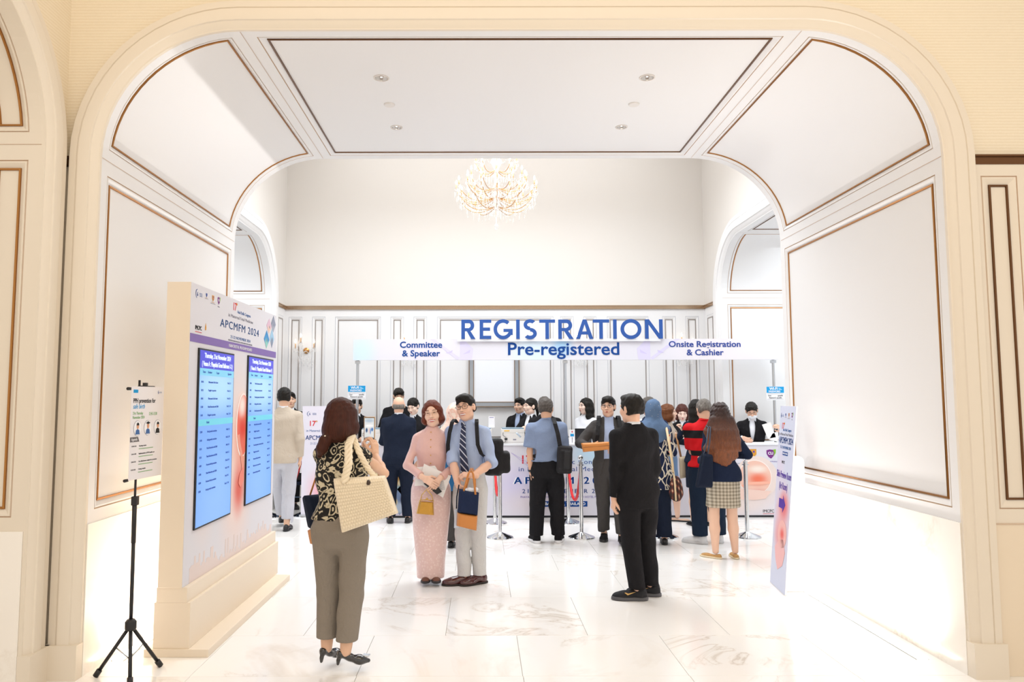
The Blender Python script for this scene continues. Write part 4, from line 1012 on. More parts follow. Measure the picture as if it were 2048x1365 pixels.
# 3 man in light blue shirt
P = Person('smiling man with glasses in light blue shirt, striped tie and off-white trousers', -.10, 6.90, 1.70, -16, 'm', lean=(2, -3), head=(-4, 3, -9), skin_='dfa888', girth=.86)
P.set_legs({'l': (-.05, -.02), 'r': (.085, .02)})
P.set_arm('r', off(P, 946, 952, 6.64), (1, .3, -1), dirn=(-1, -.1, .12), palm=(-.1, .6, -1), curl=.95, thumb=(0, -.5, 1))
P.set_arm('l', off(P, 916, 972, 6.66), (-1, .6, -.6), dirn=(.35, -.3, -.8), palm=(1, .4, 0), curl=.8, thumb=(.3, -1, .4))
P.body(face=dict(smile=1., brow='17120f', lips='b86a60'), jaw=1.03)
P.trousers(C_offw, top=.60, r=(.060, .045, .038), hem=.045, wr=0.0054)
P.top(C_lblue, 'shirt', hem=.585, e=1.06, er=1.16, sl=.60, wr=0.0081, cuff=1.12, neck=.85)
P.collar(C_lblue, .036, .060, open_=.22)
b = MB(); H = P.H; pv = []
for z, w_ in ((.842, .016), (.83, .020), (.80, .024), (.72, .030), (.66, .034), (.60, .038), (.575, .040)):
    d = np.interp(z, [q[0] for q in MALE], [q[2] for q in MALE]) * H * 1.16; yo = np.interp(z, [q[0] for q in MALE], [q[3] for q in MALE]) * H
    for x in (-w_, w_): pv.append(P.bend(np.array([x - .004, yo - d - .012, z * H])))
n = len(pv); vs = pv + [p + np.array([0, -.006, 0]) for p in pv]
fs = [(2 * i + n, 2 * i + 1 + n, 2 * i + 3 + n, 2 * i + 2 + n) for i in range(n // 2 - 1)] + [(2 * i, 2 * i + 2, 2 * i + 2 + n, 2 * i + n) for i in range(n // 2 - 1)] + [(2 * i + 1, 2 * i + 1 + n, 2 * i + 3 + n, 2 * i + 3) for i in range(n // 2 - 1)] + [(0, n, n + 1, 1), (n - 2, n - 1, 2 * n - 1, 2 * n - 2)]
def f_tie(t):
    w_ = t.new('ShaderNodeTexWave', bands_direction='DIAGONAL'); w_.inputs['Scale'].default_value = 11; t.link(t.coord(), w_.inputs[0]); t.base(t.ramp(w_.outputs['Fac'], [(.86, '1b2444'), (.92, 'c9ccd8')]))
kz = P.bend(np.array([-.004, -.066 * P.H * .9, .843 * P.H])); b.add(vs, fs); b.ell(tuple(kz + np.array([0, -.006, .004])), (.019, .012, .022), nu=10, nv=8); b.build('necktie', mat('striped_tie', '1b2444', .5, fn=f_tie), P.root)
P.hair(H_black, 'quiff'); P.glasses(M_black, .022, .017, thick=.0019)
P.shoes(mat('oxblood_leather', '4a1d1c', .15, coat=.7), mat('shoe_sole', '2a211d', .7), toe={'l': -62, 'r': -42}, L_=.285); BLUE = P

# 4 beige suit, walking away at far left
P = Person('man in beige suit seen from behind, walking off beside the program board', -2.53, 9.66, 1.81, 186, 'm', skin_='d9a483', head=(4, 0, 0))
P.set_legs({'l': (-.08, .32, .05), 'r': (.07, -.02)})
P.set_arm('l'); P.set_arm('r', off(P, 600, 918, 9.70), (.5, -1, -.2), curl=.5)
suit(P, C_beige, C_white, C_beige2, front=False); P.hair(H_black, 'short')
# 5 person behind him
P = Person('dark-haired man in black standing behind the man in the beige suit', -2.93, 11.55, 1.765, 20, 'm', skin_='d9a483')
P.set_legs(); P.set_arm('l'); P.set_arm('r'); suit(P, C_black, C_white, C_black, face=dict()); P.hair(H_black, 'short')
# 6 bald man at the desk
P = Person('bald man in navy suit seen from behind, standing at the left registration desk', -1.12, 10.22, 1.69, 182, 'm', skin_='dba585', girth=1.13, lean=(3, 0))
P.set_legs({'l': (-.10, 0), 'r': (.13, .03)}); P.set_arm('l', (-.18, .30, 1.03), (-.25, -.3, -1)); P.set_arm('r', (.12, .32, 1.05), (.25, -.3, -1))
suit(P, C_deep, C_white, C_deep, front=False, hem=.46); P.hair(H_grey, 'bald', wr=.0006)
# 7-9 staff at left
P = Person('tall male staff member in black suit behind the left desk, behind the bald man', -1.30, 11.80, 1.83, 14, 'm', head=(0, 22, 0), skin_='dcab8c', lean=(4, 0))
P.set_legs(); P.set_arm('l', (-.12, -.36, 1.08)); P.set_arm('r', (.16, -.36, 1.08)); suit(P, C_black, C_white, C_black, face=dict(closed=True)); P.hair(H_black, 'quiff')
P = Person('dark-haired female staff member in black looking down, right of the bald man', -1.00, 11.30, 1.665, -14, 'f', head=(-6, 24, -4), skin_='ecc9b6', lean=(5, 0))
P.set_legs(); P.set_arm('l', (-.14, -.30, 1.07)); P.set_arm('r', (.16, -.30, 1.07)); suit(P, C_black, C_white, C_black, face=dict(closed=True, lips='c0676a')); P.hair(H_black, 'tied')
P = Person('male staff member in black suit half hidden by the left password sign', -1.90, 11.50, 1.665, 6, 'm', head=(0, 8, 0), skin_='dcab8c')
P.set_legs(); P.set_arm('l', (-.16, -.26, 1.07)); P.set_arm('r', (.2, -.26, 1.07)); suit(P, C_black, C_white, C_black, face=dict()); P.hair(H_black, 'short')
# 10 woman in peach scarf behind the couple
P = Person('woman in peach flowered headscarf and blue tunic standing behind the smiling couple', -.30, 8.55, 1.60, 172, 'f', skin_='d9a483', girth=1.05)
P.set_legs({'l': (-.04, .02), 'r': (.12, .08)}); P.set_arm('l', (-.13, .16, 1.0), (-.25, -.3, -1)); P.set_arm('r', (.15, .2, 1.0), (.25, -.3, -1)); P.body()
P.trousers(C_char, top=.58, r=(.062, .054, .052), hem=.05); P.top(C_teal, 'tunic', hem=.40, e=1.14, er=1.25, sl=.9, flare=.10)
def scarf(P, m, drop=.26, w=.16, name='headscarf', front=.0):
    q = SDF(.0075); c, A, f = P.hc, P.HR, P.hs; L = lambda x, y, z: c + A @ (np.array([x, y, z]) * f)
    q.ell(L(0, .012, .030), np.array([.090, .108, .098]) * f, A, k=.02); q.ell(L(0, .02, -.05), np.array([.082, .085, .08]) * f, A, k=.04)
    nb = P.neck; S_ = P.sh[1][0]
    q.cap(L(0, .02, -.07), nb + np.array([0, 0, -.02]), .082, .10, k=.05); q.ell(nb + np.array([0, .01, -.09]), (S_ + .05, .125, .10), k=.06)
    q.ell(nb + np.array([0, .02 - front, -.02 - drop * .6]), (w, .120, drop * .75), k=.06)
    q.ell(L(0, -.115, -.02), np.array([.052, .06, .075]) * f, A, k=.01, op='-')
    V, F = q.run(.004, 20, 2); return vmesh(name, V, F, m, P.root)
scarf(P, C_scarf, .24, .15); P.shoes(M_black)
# 11-12 staff in the middle
P = Person('male staff member with dark hair at the middle desk, behind the woman with a ponytail', .61, 11.86, 1.665, -28, 'm', head=(-6, 4, 0), skin_='d8a688')
P.set_legs(); P.set_arm('l', (-.16, -.26, 1.08)); P.set_arm('r', (.2, -.24, 1.08)); suit(P, C_black, C_lblue, C_black, face=dict()); P.hair(H_black, 'short')
P = Person('female staff member with black ponytail looking left, hand on her chest', .74, 11.28, 1.66, -42, 'f', head=(-22, 2, 0), skin_='e9c3ad')
P.set_legs(); P.set_arm('l', off(P, 1045, 858, 11.08), (-1, -.2, -1), dirn=(.9, -.1, .25), palm=(.1, 1, 0), curl=.4); P.set_arm('r', (.2, -.05, 1.08)); suit(P, C_black, C_white, C_black, face=dict(lips='b8555a'), V=.66)
P.hair(H_black, 'tied', extra=[lambda q, L, A, f: q.chain([L(0, .10, .0), L(0, .125, -.05), L(0, .115, -.14)], [.026 * f, .03 * f, .014 * f], k=.02)])
# 13 man in black behind the blue shirt
P = Person('man in black suit seen from behind at the middle desk, mostly hidden by the man in the chambray shirt', .89, 10.30, 1.68, 178, 'm', skin_='c98f6c', lean=(2, 2))
P.root['label'] = 'man in black suit at the middle desk, hidden behind the man with the sling bag'
P.set_legs({'l': (-.13, 0), 'r': (.13, 0)}); P.set_arm('l', (-.12, .34, 1.08), (-.25, -.3, -1), dirn=(-.3, 1, .2), curl=.6); P.set_arm('r', (.2, .2, 1.05), (.25, -.3, -1)); suit(P, C_black, C_white, C_black, front=False); P.hair(H_salt, 'short')
# 14 man in blue chambray shirt
P = Person('man in blue short-sleeved shirt and black trousers seen from behind with sling bag', .765, 8.85, 1.655, 180, 'm', head=(-18, 8, 2), skin_='c98f6c', girth=1.08, lean=(0, 0))
P.set_legs({'l': (-.13, 0), 'r': (.13, .02)}); P.set_arm('l', off(P, 1062, 953, 8.83), (-1, -.3, 0), curl=.5); P.set_arm('r', (.16, .30, 1.03), (.25, -.4, -1))
P.body(); P.trousers(C_black, top=.575, r=(.062, .052, .047), hem=.05, wr=0.0072); P.top(C_chambray, 'shirt', hem=.562, e=1.15, er=1.42, sl=.44, cuff=1.18, wr=0.0081); P.collar(C_chambray, .026, .060, open_=.3)
b = MB().lathe([(.150, 0), (.156, .004), (.156, .034), (.150, .038)], 40); o = b.build('belt', mat('black_belt', '16151a', .4), P.root, True); o.scale = (1.04, .74, 1); o.location = (0, .006, .588 * P.H)
P.hair(H_salt, 'short'); P.shoes(C_black, mat('white_sole', 'e8e8ea', .5), 'sneaker', toe={'l': 14, 'r': -14}, L_=.29)
a_, e_, w_ = P.arm[P.side('l')]; d_ = nrm(w_ - e_); MB().tube([tuple(w_ - d_ * .03), tuple(w_ - d_ * .005)], .031, 16).build('wristwatch', M_black, P.root, True); CHAM = P
# 15 staff, long hair
P = Person('female staff member with long wavy black hair behind an open laptop', 1.575, 11.35, 1.66, -30, 'f', head=(-34, 2, 0), skin_='f0cfbf')
P.set_legs(); P.set_arm('l', (-.12, -.26, 1.08)); P.set_arm('r', (.2, -.24, 1.08)); P.body(face=dict(lips='c4404a')); P.trousers(C_black); P.top(C_white, 'shirt', hem=.57); P.collar(C_white, .03, .05, open_=.5)
P.hair(H_black, 'long', length=.17, fringe=-.01)
# 16 man in grey suit with orange pouch
P = Person('man with glasses in grey suit over blue shirt walking forward, holding an orange pouch', 1.50, 8.90, 1.68, -6, 'm', head=(-14, 2, 0), skin_='d69f80', lean=(1, 0))
P.set_legs({'l': (-.05, .12, .0), 'r': (.11, -.16, .02)})
P.set_arm('l', off(P, 1178, 896, 8.62), (-1, .3, -.7), dirn=(1, -.2, .1), palm=(0, -.2, 1), curl=.3); P.set_arm('r', off(P, 1235, 897, 8.62), (1, .4, -.7), dirn=(-.6, -.5, 0), palm=(-.6, .5, 0), curl=.9)
suit(P, C_char, C_lblue, C_char, face=dict(brow='17120f'), hem=.455, V=.60, sl=.93, er=1.2, shoes=False, op2=.040); b = MB().lathe([(.140, 0), (.146, .004), (.146, .034), (.140, .038)], 40, cap=False); o = b.build('belt', mat('brown_belt', '2e1f1a', .4), P.root, True); o.scale = (1.06, .76, 1); o.location = (0, .004, .565 * P.H); P.shoes(C_black, M_black, 'sneaker'); P.hair(H_black, 'quiff'); P.glasses(M_black, .021, .015, thick=.0014); GREY = P
# 17 man in black suit, back to us, right of centre
P = Person('man in black suit seen from behind standing in the open middle of the floor', 1.31, 6.38, 1.69, 202, 'm', head=(14, 2, 0), skin_='dba585', lean=(0, 3.5))
P.set_legs({'l': (-.02, -.03), 'r': (.12, .10)})
P.set_arm('l', off(P, 1228, 1000, 6.36), (-.1, -1, 0), dirn=(-.1, .05, -1), palm=(1, .2, 0), curl=.75); P.set_arm('r', (.15, .20, .90), (.1, -1, -.3), curl=.6)
suit(P, C_black, C_white, C_black, front=False, hem=.445, e=1.13, er=1.2, sl=.985, wr=0.0063, shoes=False); P.hair(H_black, 'short', vol=1.03)
P.shoes(cloth('sneaker_black', '26262a', .6), mat('sneaker_sole', '4b4a4e', .4), 'sneaker', toe={'l': 62, 'r': 56}, L_=.29)
a_, e_, w_ = P.arm[P.side('l')]; b = MB(); BLK = P
for i in range(3): v = w_ + nrm(e_ - w_) * (.015 + .015 * i) + P.loc((.012, -.040, 0)); MB().ell(tuple(v), (.006, .004, .006), nu=8, nv=4).build('button', M_black, P.root, True)
# 18 woman in blue headscarf and patterned tunic
P = Person('woman in blue headscarf and navy ikat tunic seen from behind, plaid bag on her shoulder', 1.99, 8.72, 1.635, 176, 'f', skin_='dba585', girth=1.12)
P.set_legs({'l': (-.10, 0), 'r': (.10, .0)}); P.set_arm('l', (-.2, .2, .95), (-1, -.3, -.5)); P.set_arm('r', (.22, .24, 1.06), (.25, -.6, -1)); P.body()
P.trousers(C_deep, r=(.062, .052, .048)); P.top(C_ikat, 'tunic', hem=.385, e=1.16, er=1.5, sl=.72, cuff=1.25, flare=.08, wr=0.0090); scarf(P, C_hijab, .20, .17); P.shoes(M_black)
b = MB(); rnd = random.Random(3)
for i in range(26):
    z = 1.30 - i * .0095 * 1.1; b.ell((-.145 + .012 * math.sin(i * .9) - .0006 * i, .128 - .0035 * i * .0, z), (.009, .012, .006), nu=6, nv=4, mi=i % 3)
b.build('embroidered_flowers', [mat('flower_red', 'd0443a', .7), mat('flower_green', '2f8f84', .7), mat('flower_pink', 'e07a70', .7)], P.root, True)
b = MB()
for _ in range(12):
    v = P.hc + np.array([rnd.uniform(-.07, .07), .10 + rnd.uniform(0, .02), rnd.uniform(-.16, .09)]); b.ell(tuple(v), (.003, .006, .003), nu=6, nv=4)
b.build('scarf_pearls', MATS['pearl'], P.root, True); IKAT = P
# 19 man in navy suit behind her
P = Person('man in navy suit seen from behind, standing between the blue headscarf and the desk', 2.13, 9.45, 1.67, 180, 'm', skin_='c98f6c', lean=(0, 2))
P.set_legs({'l': (-.1, 0), 'r': (.15, 0)}); P.set_arm('l'); P.set_arm('r', (.18, .2, .98), (.25, -.3, -1)); suit(P, C_navy, C_white, C_navy, front=False); P.hair(H_salt, 'short')
# 20 woman in profile, chestnut bob
P = Person('woman with chestnut bob in profile at the right desk, raising her phone hand', 2.57, 10.36, 1.57, 62, 'f', head=(18, -2, 0), skin_='e9b99d')
P.set_legs({'l': (-.07, .06), 'r': (.09, -.03)}); P.set_arm('l', (.02, .2, 1.0)); P.set_arm('r', off(P, 1366, 866, 10.05), (.2, -.3, -1), dirn=(-.1, .1, 1), palm=(-1, .2, 0), curl=.7)
P.body(face=dict(smile=.6, brow='5a3524', lips='c8433f'), legs=True); P.skirt(cloth('cloth_blue_denim', '7d9cc4', wr=.5), .30); P.top(C_beige, 'blouse', hem=.56, e=1.1, er=1.2, sl=.3); P.hair(H_chest, 'bob', length=.05, fringe=-.005); P.shoes(mat('nude_leather', 'd8b39c', .5), kind='flat')
# 21 staff with fringe
P = Person('female staff member with reddish fringe looking down behind the right desk', 2.99, 11.25, 1.56, -6, 'f', head=(-4, 22, 0), skin_='f0cdbd', lean=(5, 0))
P.set_legs(); P.set_arm('l', (-.14, -.28, 1.07)); P.set_arm('r', (.16, -.28, 1.07)); suit(P, C_black, C_white, C_black, face=dict(closed=True, lips='c4404a')); P.hair(hairm('3a1f1a', '6a3a30'), 'long', length=.06, fringe=.022)
# 22 dark-haired woman at the desk
P = Person('woman with long dark hair in navy jacket and skirt, behind the red polo', 2.86, 9.95, 1.64, 160, 'f', skin_='d9a483', lean=(3, 2))
P.set_legs({'l': (-.09, 0), 'r': (.1, .05)}); P.set_arm('l', (-.06, .34, 1.06), (-1, -.2, -.6)); P.set_arm('r', (.2, .3, 1.06)); P.body(legs=True); P.skirt(C_deep, .30); P.top(C_deep, 'jacket', hem=.50, e=1.12, er=1.18, sl=.93); P.hair(H_black, 'long', length=.16); P.shoes(C_black, M_black, 'sandal', toe={'l': 30, 'r': 10})
# 23 man in red polo
P = Person('grey-haired man in red and black striped polo shirt and dark jeans, head bent', 2.60, 8.78, 1.64, 168, 'm', head=(14, 26, 0), skin_='d9a07e', girth=1.1, lean=(5, 0))
P.set_legs({'l': (-.09, -.02), 'r': (.15, .06)}); P.set_arm('l', off(P, 1392, 905, 9.08), (-.25, -.6, -1), dirn=(.3, 1, .2)); P.set_arm('r', (.1, .34, 1.12), (.25, -.3, -1)); P.body(); P.trousers(C_jean, r=(.062, .054, .050), wr=0.0072); P.top(C_polo, 'polo_shirt', hem=.53, e=1.12, er=1.40, sl=.46, cuff=1.15, wr=0.0072)
P.collar(C_polo, .03, .060, open_=.3); P.hair(H_grey, 'short'); P.glasses(M_black); P.shoes(mat('white_mesh', 'e4e4e6', .6), mat('white_sole2', 'd8d8da', .5), 'sneaker', toe={'l': 70, 'r': 10}, L_=.29)
# 24 long-haired woman at right
P = Person('woman with long ombre brown hair in navy cardigan and plaid skirt, seen from behind', 2.53, 7.96, 1.60, 180, 'f', skin_='e3b090', girth=1.04, lean=(0, 1))
P.set_legs({'l': (-.09, .01), 'r': (.115, .01)}); P.set_arm('l', (-.17, .20, 1.0), (-.2, -.4, -1)); P.set_arm('r', (.15, .22, 1.06), (1, -.5, -.7)); P.body(legs=True)
P.skirt(C_plaid, .33, w0=.112, d0=.08); P.top(cloth('cloth_cardigan', '1c2740', wr=.4), 'cardigan', hem=.50, e=1.18, er=1.38, sl=.92, wr=0.0072, flare=.05)
def locks(q, L, A, f):
    for x, y, z in ((-.17, .05, -.36), (-.13, .07, -.42), (-.085, .08, -.45), (-.045, .085, -.49), (0, .09, -.50), (.045, .085, -.48), (.09, .075, -.46), (.135, .05, -.42), (.165, .02, -.33), (-.11, .07, -.44), (-.06, .088, -.475), (-.02, .09, -.505), (.022, .09, -.495), (.068, .08, -.47), (.112, .06, -.445)): q.chain([L(x * .5, .07, -.05), L(x * .8 + .012, y + .035, -.17), L(x * .75 - .012, y + .045, -.26), L(x * .95 + .01, y + .04, -.34), L(x * 1.05, y + .02, z)], [.045 * f, .040 * f, .038 * f, .030 * f, .016 * f], k=.012)
P.hair(H_ombre, 'long', length=.22, vol=1.05, extra=[locks], wr=0.0072); P.shoes(mat('tan_suede', 'bb8f58', .8, bump=(200, .2)), mat('crepe_sole', 'e0cfae', .7), 'flat', toe={'l': 45, 'r': -6}); LONG = P
# 25 masked staff at far right
P = Person('male staff member in white face mask and black suit leafing through papers', 4.03, 11.22, 1.60, -20, 'm', head=(4, 28, -6), skin_='dba585', lean=(12, 0))
P.set_legs(); P.set_arm('l', off(P, 1487, 877, 10.95), (-1, .1, -.6), dirn=(.2, -1, -.2)); P.set_arm('r', off(P, 1562, 860, 11.0), (1, .1, -.6), dirn=(-.5, -.5, .4)); suit(P, C_black, C_white, C_black, face=dict(closed=True)); P.hair(H_black, 'short', vol=1.03); P.glasses(M_black)
q = SDF(.005); c, A = P.hc, P.HR; q.ell(c + A @ np.array([0, -.050, -.055]), (.064, .062, .052), A); q.ell(c + A @ np.array([0, .0, -.05]), (.08, .062, .08), A, op='-', k=.006); V, F = q.run(); vmesh('face_mask', V, F, C_white, P.root)
# ------------------------------------------------------------------ printed graphics
def pmat(name, base, blobs, rough=.55, emit=0.):
    """print with soft painted areas. blob: cx, cy, rx, ry, colour, inner, outer"""
    def fn(t):
        tc = t.new('ShaderNodeTexCoord'); c = lin(base); cur = None
        for cx, cy, rx, ry, col, a, b in blobs:
            mp = t.new('ShaderNodeMapping', vector_type='POINT'); mp.inputs['Location'].default_value = (-cx / rx, -cy / ry, 0); mp.inputs['Scale'].default_value = (1 / rx, 1 / ry, 0)
            t.link(tc.outputs['Object'], mp.inputs[0]); ln = t.new('ShaderNodeVectorMath', operation='LENGTH'); t.link(mp.outputs[0], ln.inputs[0])
            mr = t.new('ShaderNodeMapRange', interpolation_type='SMOOTHSTEP'); mr.inputs['From Min'].default_value = a; mr.inputs['From Max'].default_value = b; mr.inputs['To Min'].default_value = 1; mr.inputs['To Max'].default_value = 0
            t.link(ln.outputs['Value'], mr.inputs[0]); cur = t.mix(mr.outputs[0], c if cur is None else cur, lin(col))
        if cur is not None:
            t.base(cur)
            if emit: t.link(cur, t.n['Principled BSDF'].inputs['Emission Color']); t.n['Principled BSDF'].inputs['Emission Strength'].default_value = emit
    return mat(name, base, rough, fn=fn, spec=.3)
def sheet(name, M, poly, m, parent, h=.001, label=None):
    o = MB().prism(poly, 0, h).build(name, m, parent); o.matrix_local = M
    if label: o['label'] = label
    return o
T3 = lambda x, y, z=0.: Matrix.Translation((x, y, z))
I_navy = mat('ink_navy', '17468f', .6, spec=.2); I_pur = mat('ink_purple', '5b3fa0', .6, spec=.2); I_grey = mat('ink_grey', '8c8c98', .6, spec=.2); I_red = mat('ink_red', 'd63a44', .6, spec=.2)
I_blk = mat('ink_black', '2a2a2e', .6, spec=.2); I_gold = mat('ink_gold', 'd99a3a', .6, spec=.2); I_white = mat('ink_white', 'f8f8fb', .6, spec=.2); I_grn = mat('ink_green', '8bbf3c', .6, spec=.2); I_lgrn = mat('ink_soft_green', '7fae73', .6)
I_cu = mat('ink_plum', '7a2b83', .6); I_steel = mat('ink_steel_blue', '4a6ea6', .6, spec=.2); I_sky = mat('ink_sky_blue', '1f9ad6', .6, spec=.2)
def logo6(M, s, par):
    n = 14; out = [(math.cos(a) * s, math.sin(a) * s) for a in np.linspace(R(100), R(250), n)]; inn = [(math.cos(a) * s * .86 + s * .05, math.sin(a) * s * .9) for a in np.linspace(R(250), R(100), n)]
    sheet('printed_emblem', M, out + inn, I_navy, par); text('6', M @ T3(s * .1, -s * .1), s * 1.3, I_navy, par, offset=.01 * s)
    for i in range(3): sheet('printed_line', M @ T3(s * 1.2, s * (.2 - .3 * i)), rect(0, 0, s * 1.6, s * .09), I_steel, par)
def crest(M, s, par, m=I_gold):
    sheet('printed_crest', M, [(-s, s), (s, s), (s, -.2 * s), (0, -s * 1.2), (-s, -.2 * s)], m, par)
    for x, y in ((-.4, .4), (.4, .4), (0, -.3)): sheet('printed_crest', M @ T3(0, 0, .0008), ellp(x * s, y * s, s * .22, s * .25, 8), I_pur, par)
    for i in range(2): sheet('printed_line', M @ T3(0, -s * (1.6 + .45 * i)), rect(-s * (1.5 + i), 0, s * (1.5 + i), s * .12), I_gold if i == 0 else I_grey, par)
def culogo(M, s, par, big=False):
    sheet('printed_emblem', M, [(-s, s * .8), (-.3 * s, s), (.5 * s, s * .9), (.8 * s, .2 * s), (.5 * s, -.6 * s), (0, -s * 1.1), (-.6 * s, -.7 * s), (-s, 0)], I_cu, par)
    sheet('printed_emblem', M @ T3(0, 0, -.0003), [(.3 * s, s * .9), (s * 1.15, s * 1.05), (s * 1.1, .2 * s), (.6 * s, -.6 * s), (.7 * s, .2 * s)], I_grn, par)
    text('CU', M @ T3(-.08 * s, .1 * s, .001), s * .85, I_white, par, offset=.02 * s)
    text('Faculty of Medicine' if big else 'Medicine', M @ T3(0, -1.75 * s), s * .42, I_pur if big else I_grey, par)
def seventeen(M, s, par):
    text('17', M, s, I_red, par, offset=.02 * s); text('th', M @ T3(.62 * s, .34 * s), s * .35, I_gold, par, offset=.01 * s)

# ------------------------------------------------------------------ digital programme board
bd = empty('program_board', (-2.02, 6.05, 0), 0, 'large cream freestanding digital program board with two tall blue schedule screens', 'display board')
W = lambda x, y, z: (x + 2.02, y - 6.05, z)
M_bcream = mat('board_cream', 'eadbc6', .5)
MB().box(W(-2.18, 4.985, 0), W(-1.762, 7.06, .05), bev=.003).build('base_slab', M_bcream, bd)
MB().box(W(-2.128, 5.0, .05), W(-1.892, 7.12, .34), bev=.002).build('lower_step', M_bcream, bd)
MB().box(W(-2.115, 5.0, .34), W(-1.915, 7.105, .436), bev=.002).build('upper_step', M_bcream, bd)
MB().box(W(-2.105, 4.99, .436), W(-1.947, 7.09, 2.447), bev=.0015).build('body', M_bcream, bd)
BM = frame3(W(-1.947, 4.99, 0), (0, 1, 0), (0, 0, 1)); yb = lambda y, z, h=.0: BM @ T3(y - 4.99, z, h)
fet = [(1.05, 1.15, .55, 1.0, 'eed6cc', .2, 1), (1.18, 1.35, .34, .42, 'e9a894', .3, 1.0), (1.20, 1.42, .22, .27, 'e0604a', .1, 1), (1.14, 1.66, .12, .10, 'f5dcd0', .1, 1), (1.1, .95, .2, .28, 'df6a5c', .1, 1.1), (.35, 1.3, .35, .8, 'e9d9d4', .3, 1)]
sheet('printed_panel', BM, rect(.002, .437, 2.098, 2.446), pmat('board_print', 'dcdadf', fet), bd, .003)
sheet('purple_band', yb(0, 0) @ T3(4.99, 0, .0035), rect(.002, 2.047, 2.098, 2.103), mat('band_purple', '7d62a8', .5), bd, .002, 'purple band with white lettering')
text('MAIN DIGITAL PROGRAM BOARD', yb(6.05, 2.072, .006), .034, I_white, bd, width=.58, offset=.0005)
text('APCMFM 2024', yb(6.05, 2.228, .004), .085, I_steel, bd, width=.97, offset=.001, sp=1.15)
text('21-22 NOVEMBER 2024', yb(6.05, 2.143, .004), .032, I_steel, bd, width=.50)
text('PHAYATHAI GRAND BALLROOM, EASTIN GRAND HOTEL PHAYATHAI', yb(6.05, 2.115, .004), .016, I_grey, bd, width=.60)
text('Asia Pacific Congress', yb(6.12, 2.355, .004), .036, I_steel, bd, width=.34); text('in Maternal Fetal Medicine', yb(6.05, 2.308, .004), .036, I_grey, bd, width=.62)
seventeen(yb(5.88, 2.385, .004), .085, bd); logo6(yb(5.10, 2.382, .004), .032, bd)
crest(yb(5.27, 2.395, .004), .013, bd, I_steel); crest(yb(5.40, 2.39, .004), .02, bd); culogo(yb(5.52, 2.388, .004), .026, bd)
text('IMCPC', yb(5.137, 2.148, .004), .042, I_blk, bd, width=.115, offset=.001); sheet('printed_line', yb(5.137, 2.118, .004), rect(-.06, 0, .06, .004), I_red, bd); sheet('printed_flame', yb(5.27, 2.165, .004), [(-.008, -.02), (.008, -.02), (.012, 0), (0, .03), (-.012, 0)], I_gold, bd)
for (cy, cz, w_, h_, cols) in ((6.845, 2.328, .083, .068, ('d9b7c9', 'e8c3ae')), (6.985, 2.36, .078, .078, ('8d93a6', 'a4a8b8')), (6.775, 2.20, .087, .082, ('3f8fc8', '8fc9bf')), (6.945, 2.222, .072, .09, ('9fc7e2', '8690a6'))):
    m = pmat('photo_' + cols[0], cols[0], [(0, -h_ * .6, w_, h_, cols[1], .3, .9), (.01, -.01, w_ * .2, h_ * .3, '5f6a80', .2, 1)]); sheet('printed_photo', yb(cy, cz, .004), [(-w_, 0), (0, -h_), (w_, 0), (0, h_)], m, bd)
M_sil = mat('print_silhouette', 'e2d2cc', .6); rnd = random.Random(5); x = 5.1; sk = [(0.11, .437)]
while x < 7.05:
    e_ = .5 + .05 * math.sin(x * 3) ; sp_ = {5: .60, 6: .58}.get(int(x)) if rnd.random() < .13 else None; z_ = sp_ or (.46 + rnd.random() * .05 + .04 * (math.sin(x * 5) > .2)); sk += [(x - 4.99, z_), (x - 4.99 + .022, z_)]; x += .028
sk.append((2.07, .437)); sheet('printed_skyline', BM @ T3(0, 0, .0032), sk, M_sil, bd)
# fetus artwork between the screens
def blob(par, M, pts, m, name='printed_artwork', h=.0012): return sheet(name, M, pts, m, par, h)
M_fsk = pmat('art_skin', 'e8705a', [(0, .19, .14, .14, 'f7e4da', .1, 1.0), (.02, -.0, .14, .13, 'd9402e', .1, 1)]); M_flt = mat('art_pale', 'f4dcd2', .6); M_frim = mat('art_rim', 'f8e9e2', .6)
FM = yb(6.12, 1.42, .0034)
blob(bd, FM, ellp(.03, .03, .165, .26, 28), M_frim); blob(bd, FM @ T3(0, 0, .0007), ellp(.04, .03, .152, .245, 28), M_fsk)
blob(bd, FM @ T3(0, 0, .0018), [(-.11, -.05), (-.08, -.12), (-.02, -.20), (.03, -.33), (.07, -.33), (.075, -.27), (.02, -.18), (-.03, -.10), (-.05, -.04)], mat('art_arm', 'e99a84', .6)); blob(bd, FM @ T3(0, 0, .0024), [(-.03, -.36), (.08, -.30), (.08, -.42), (0, -.47), (-.05, -.43)], mat('art_arm2', 'ec8876', .6))
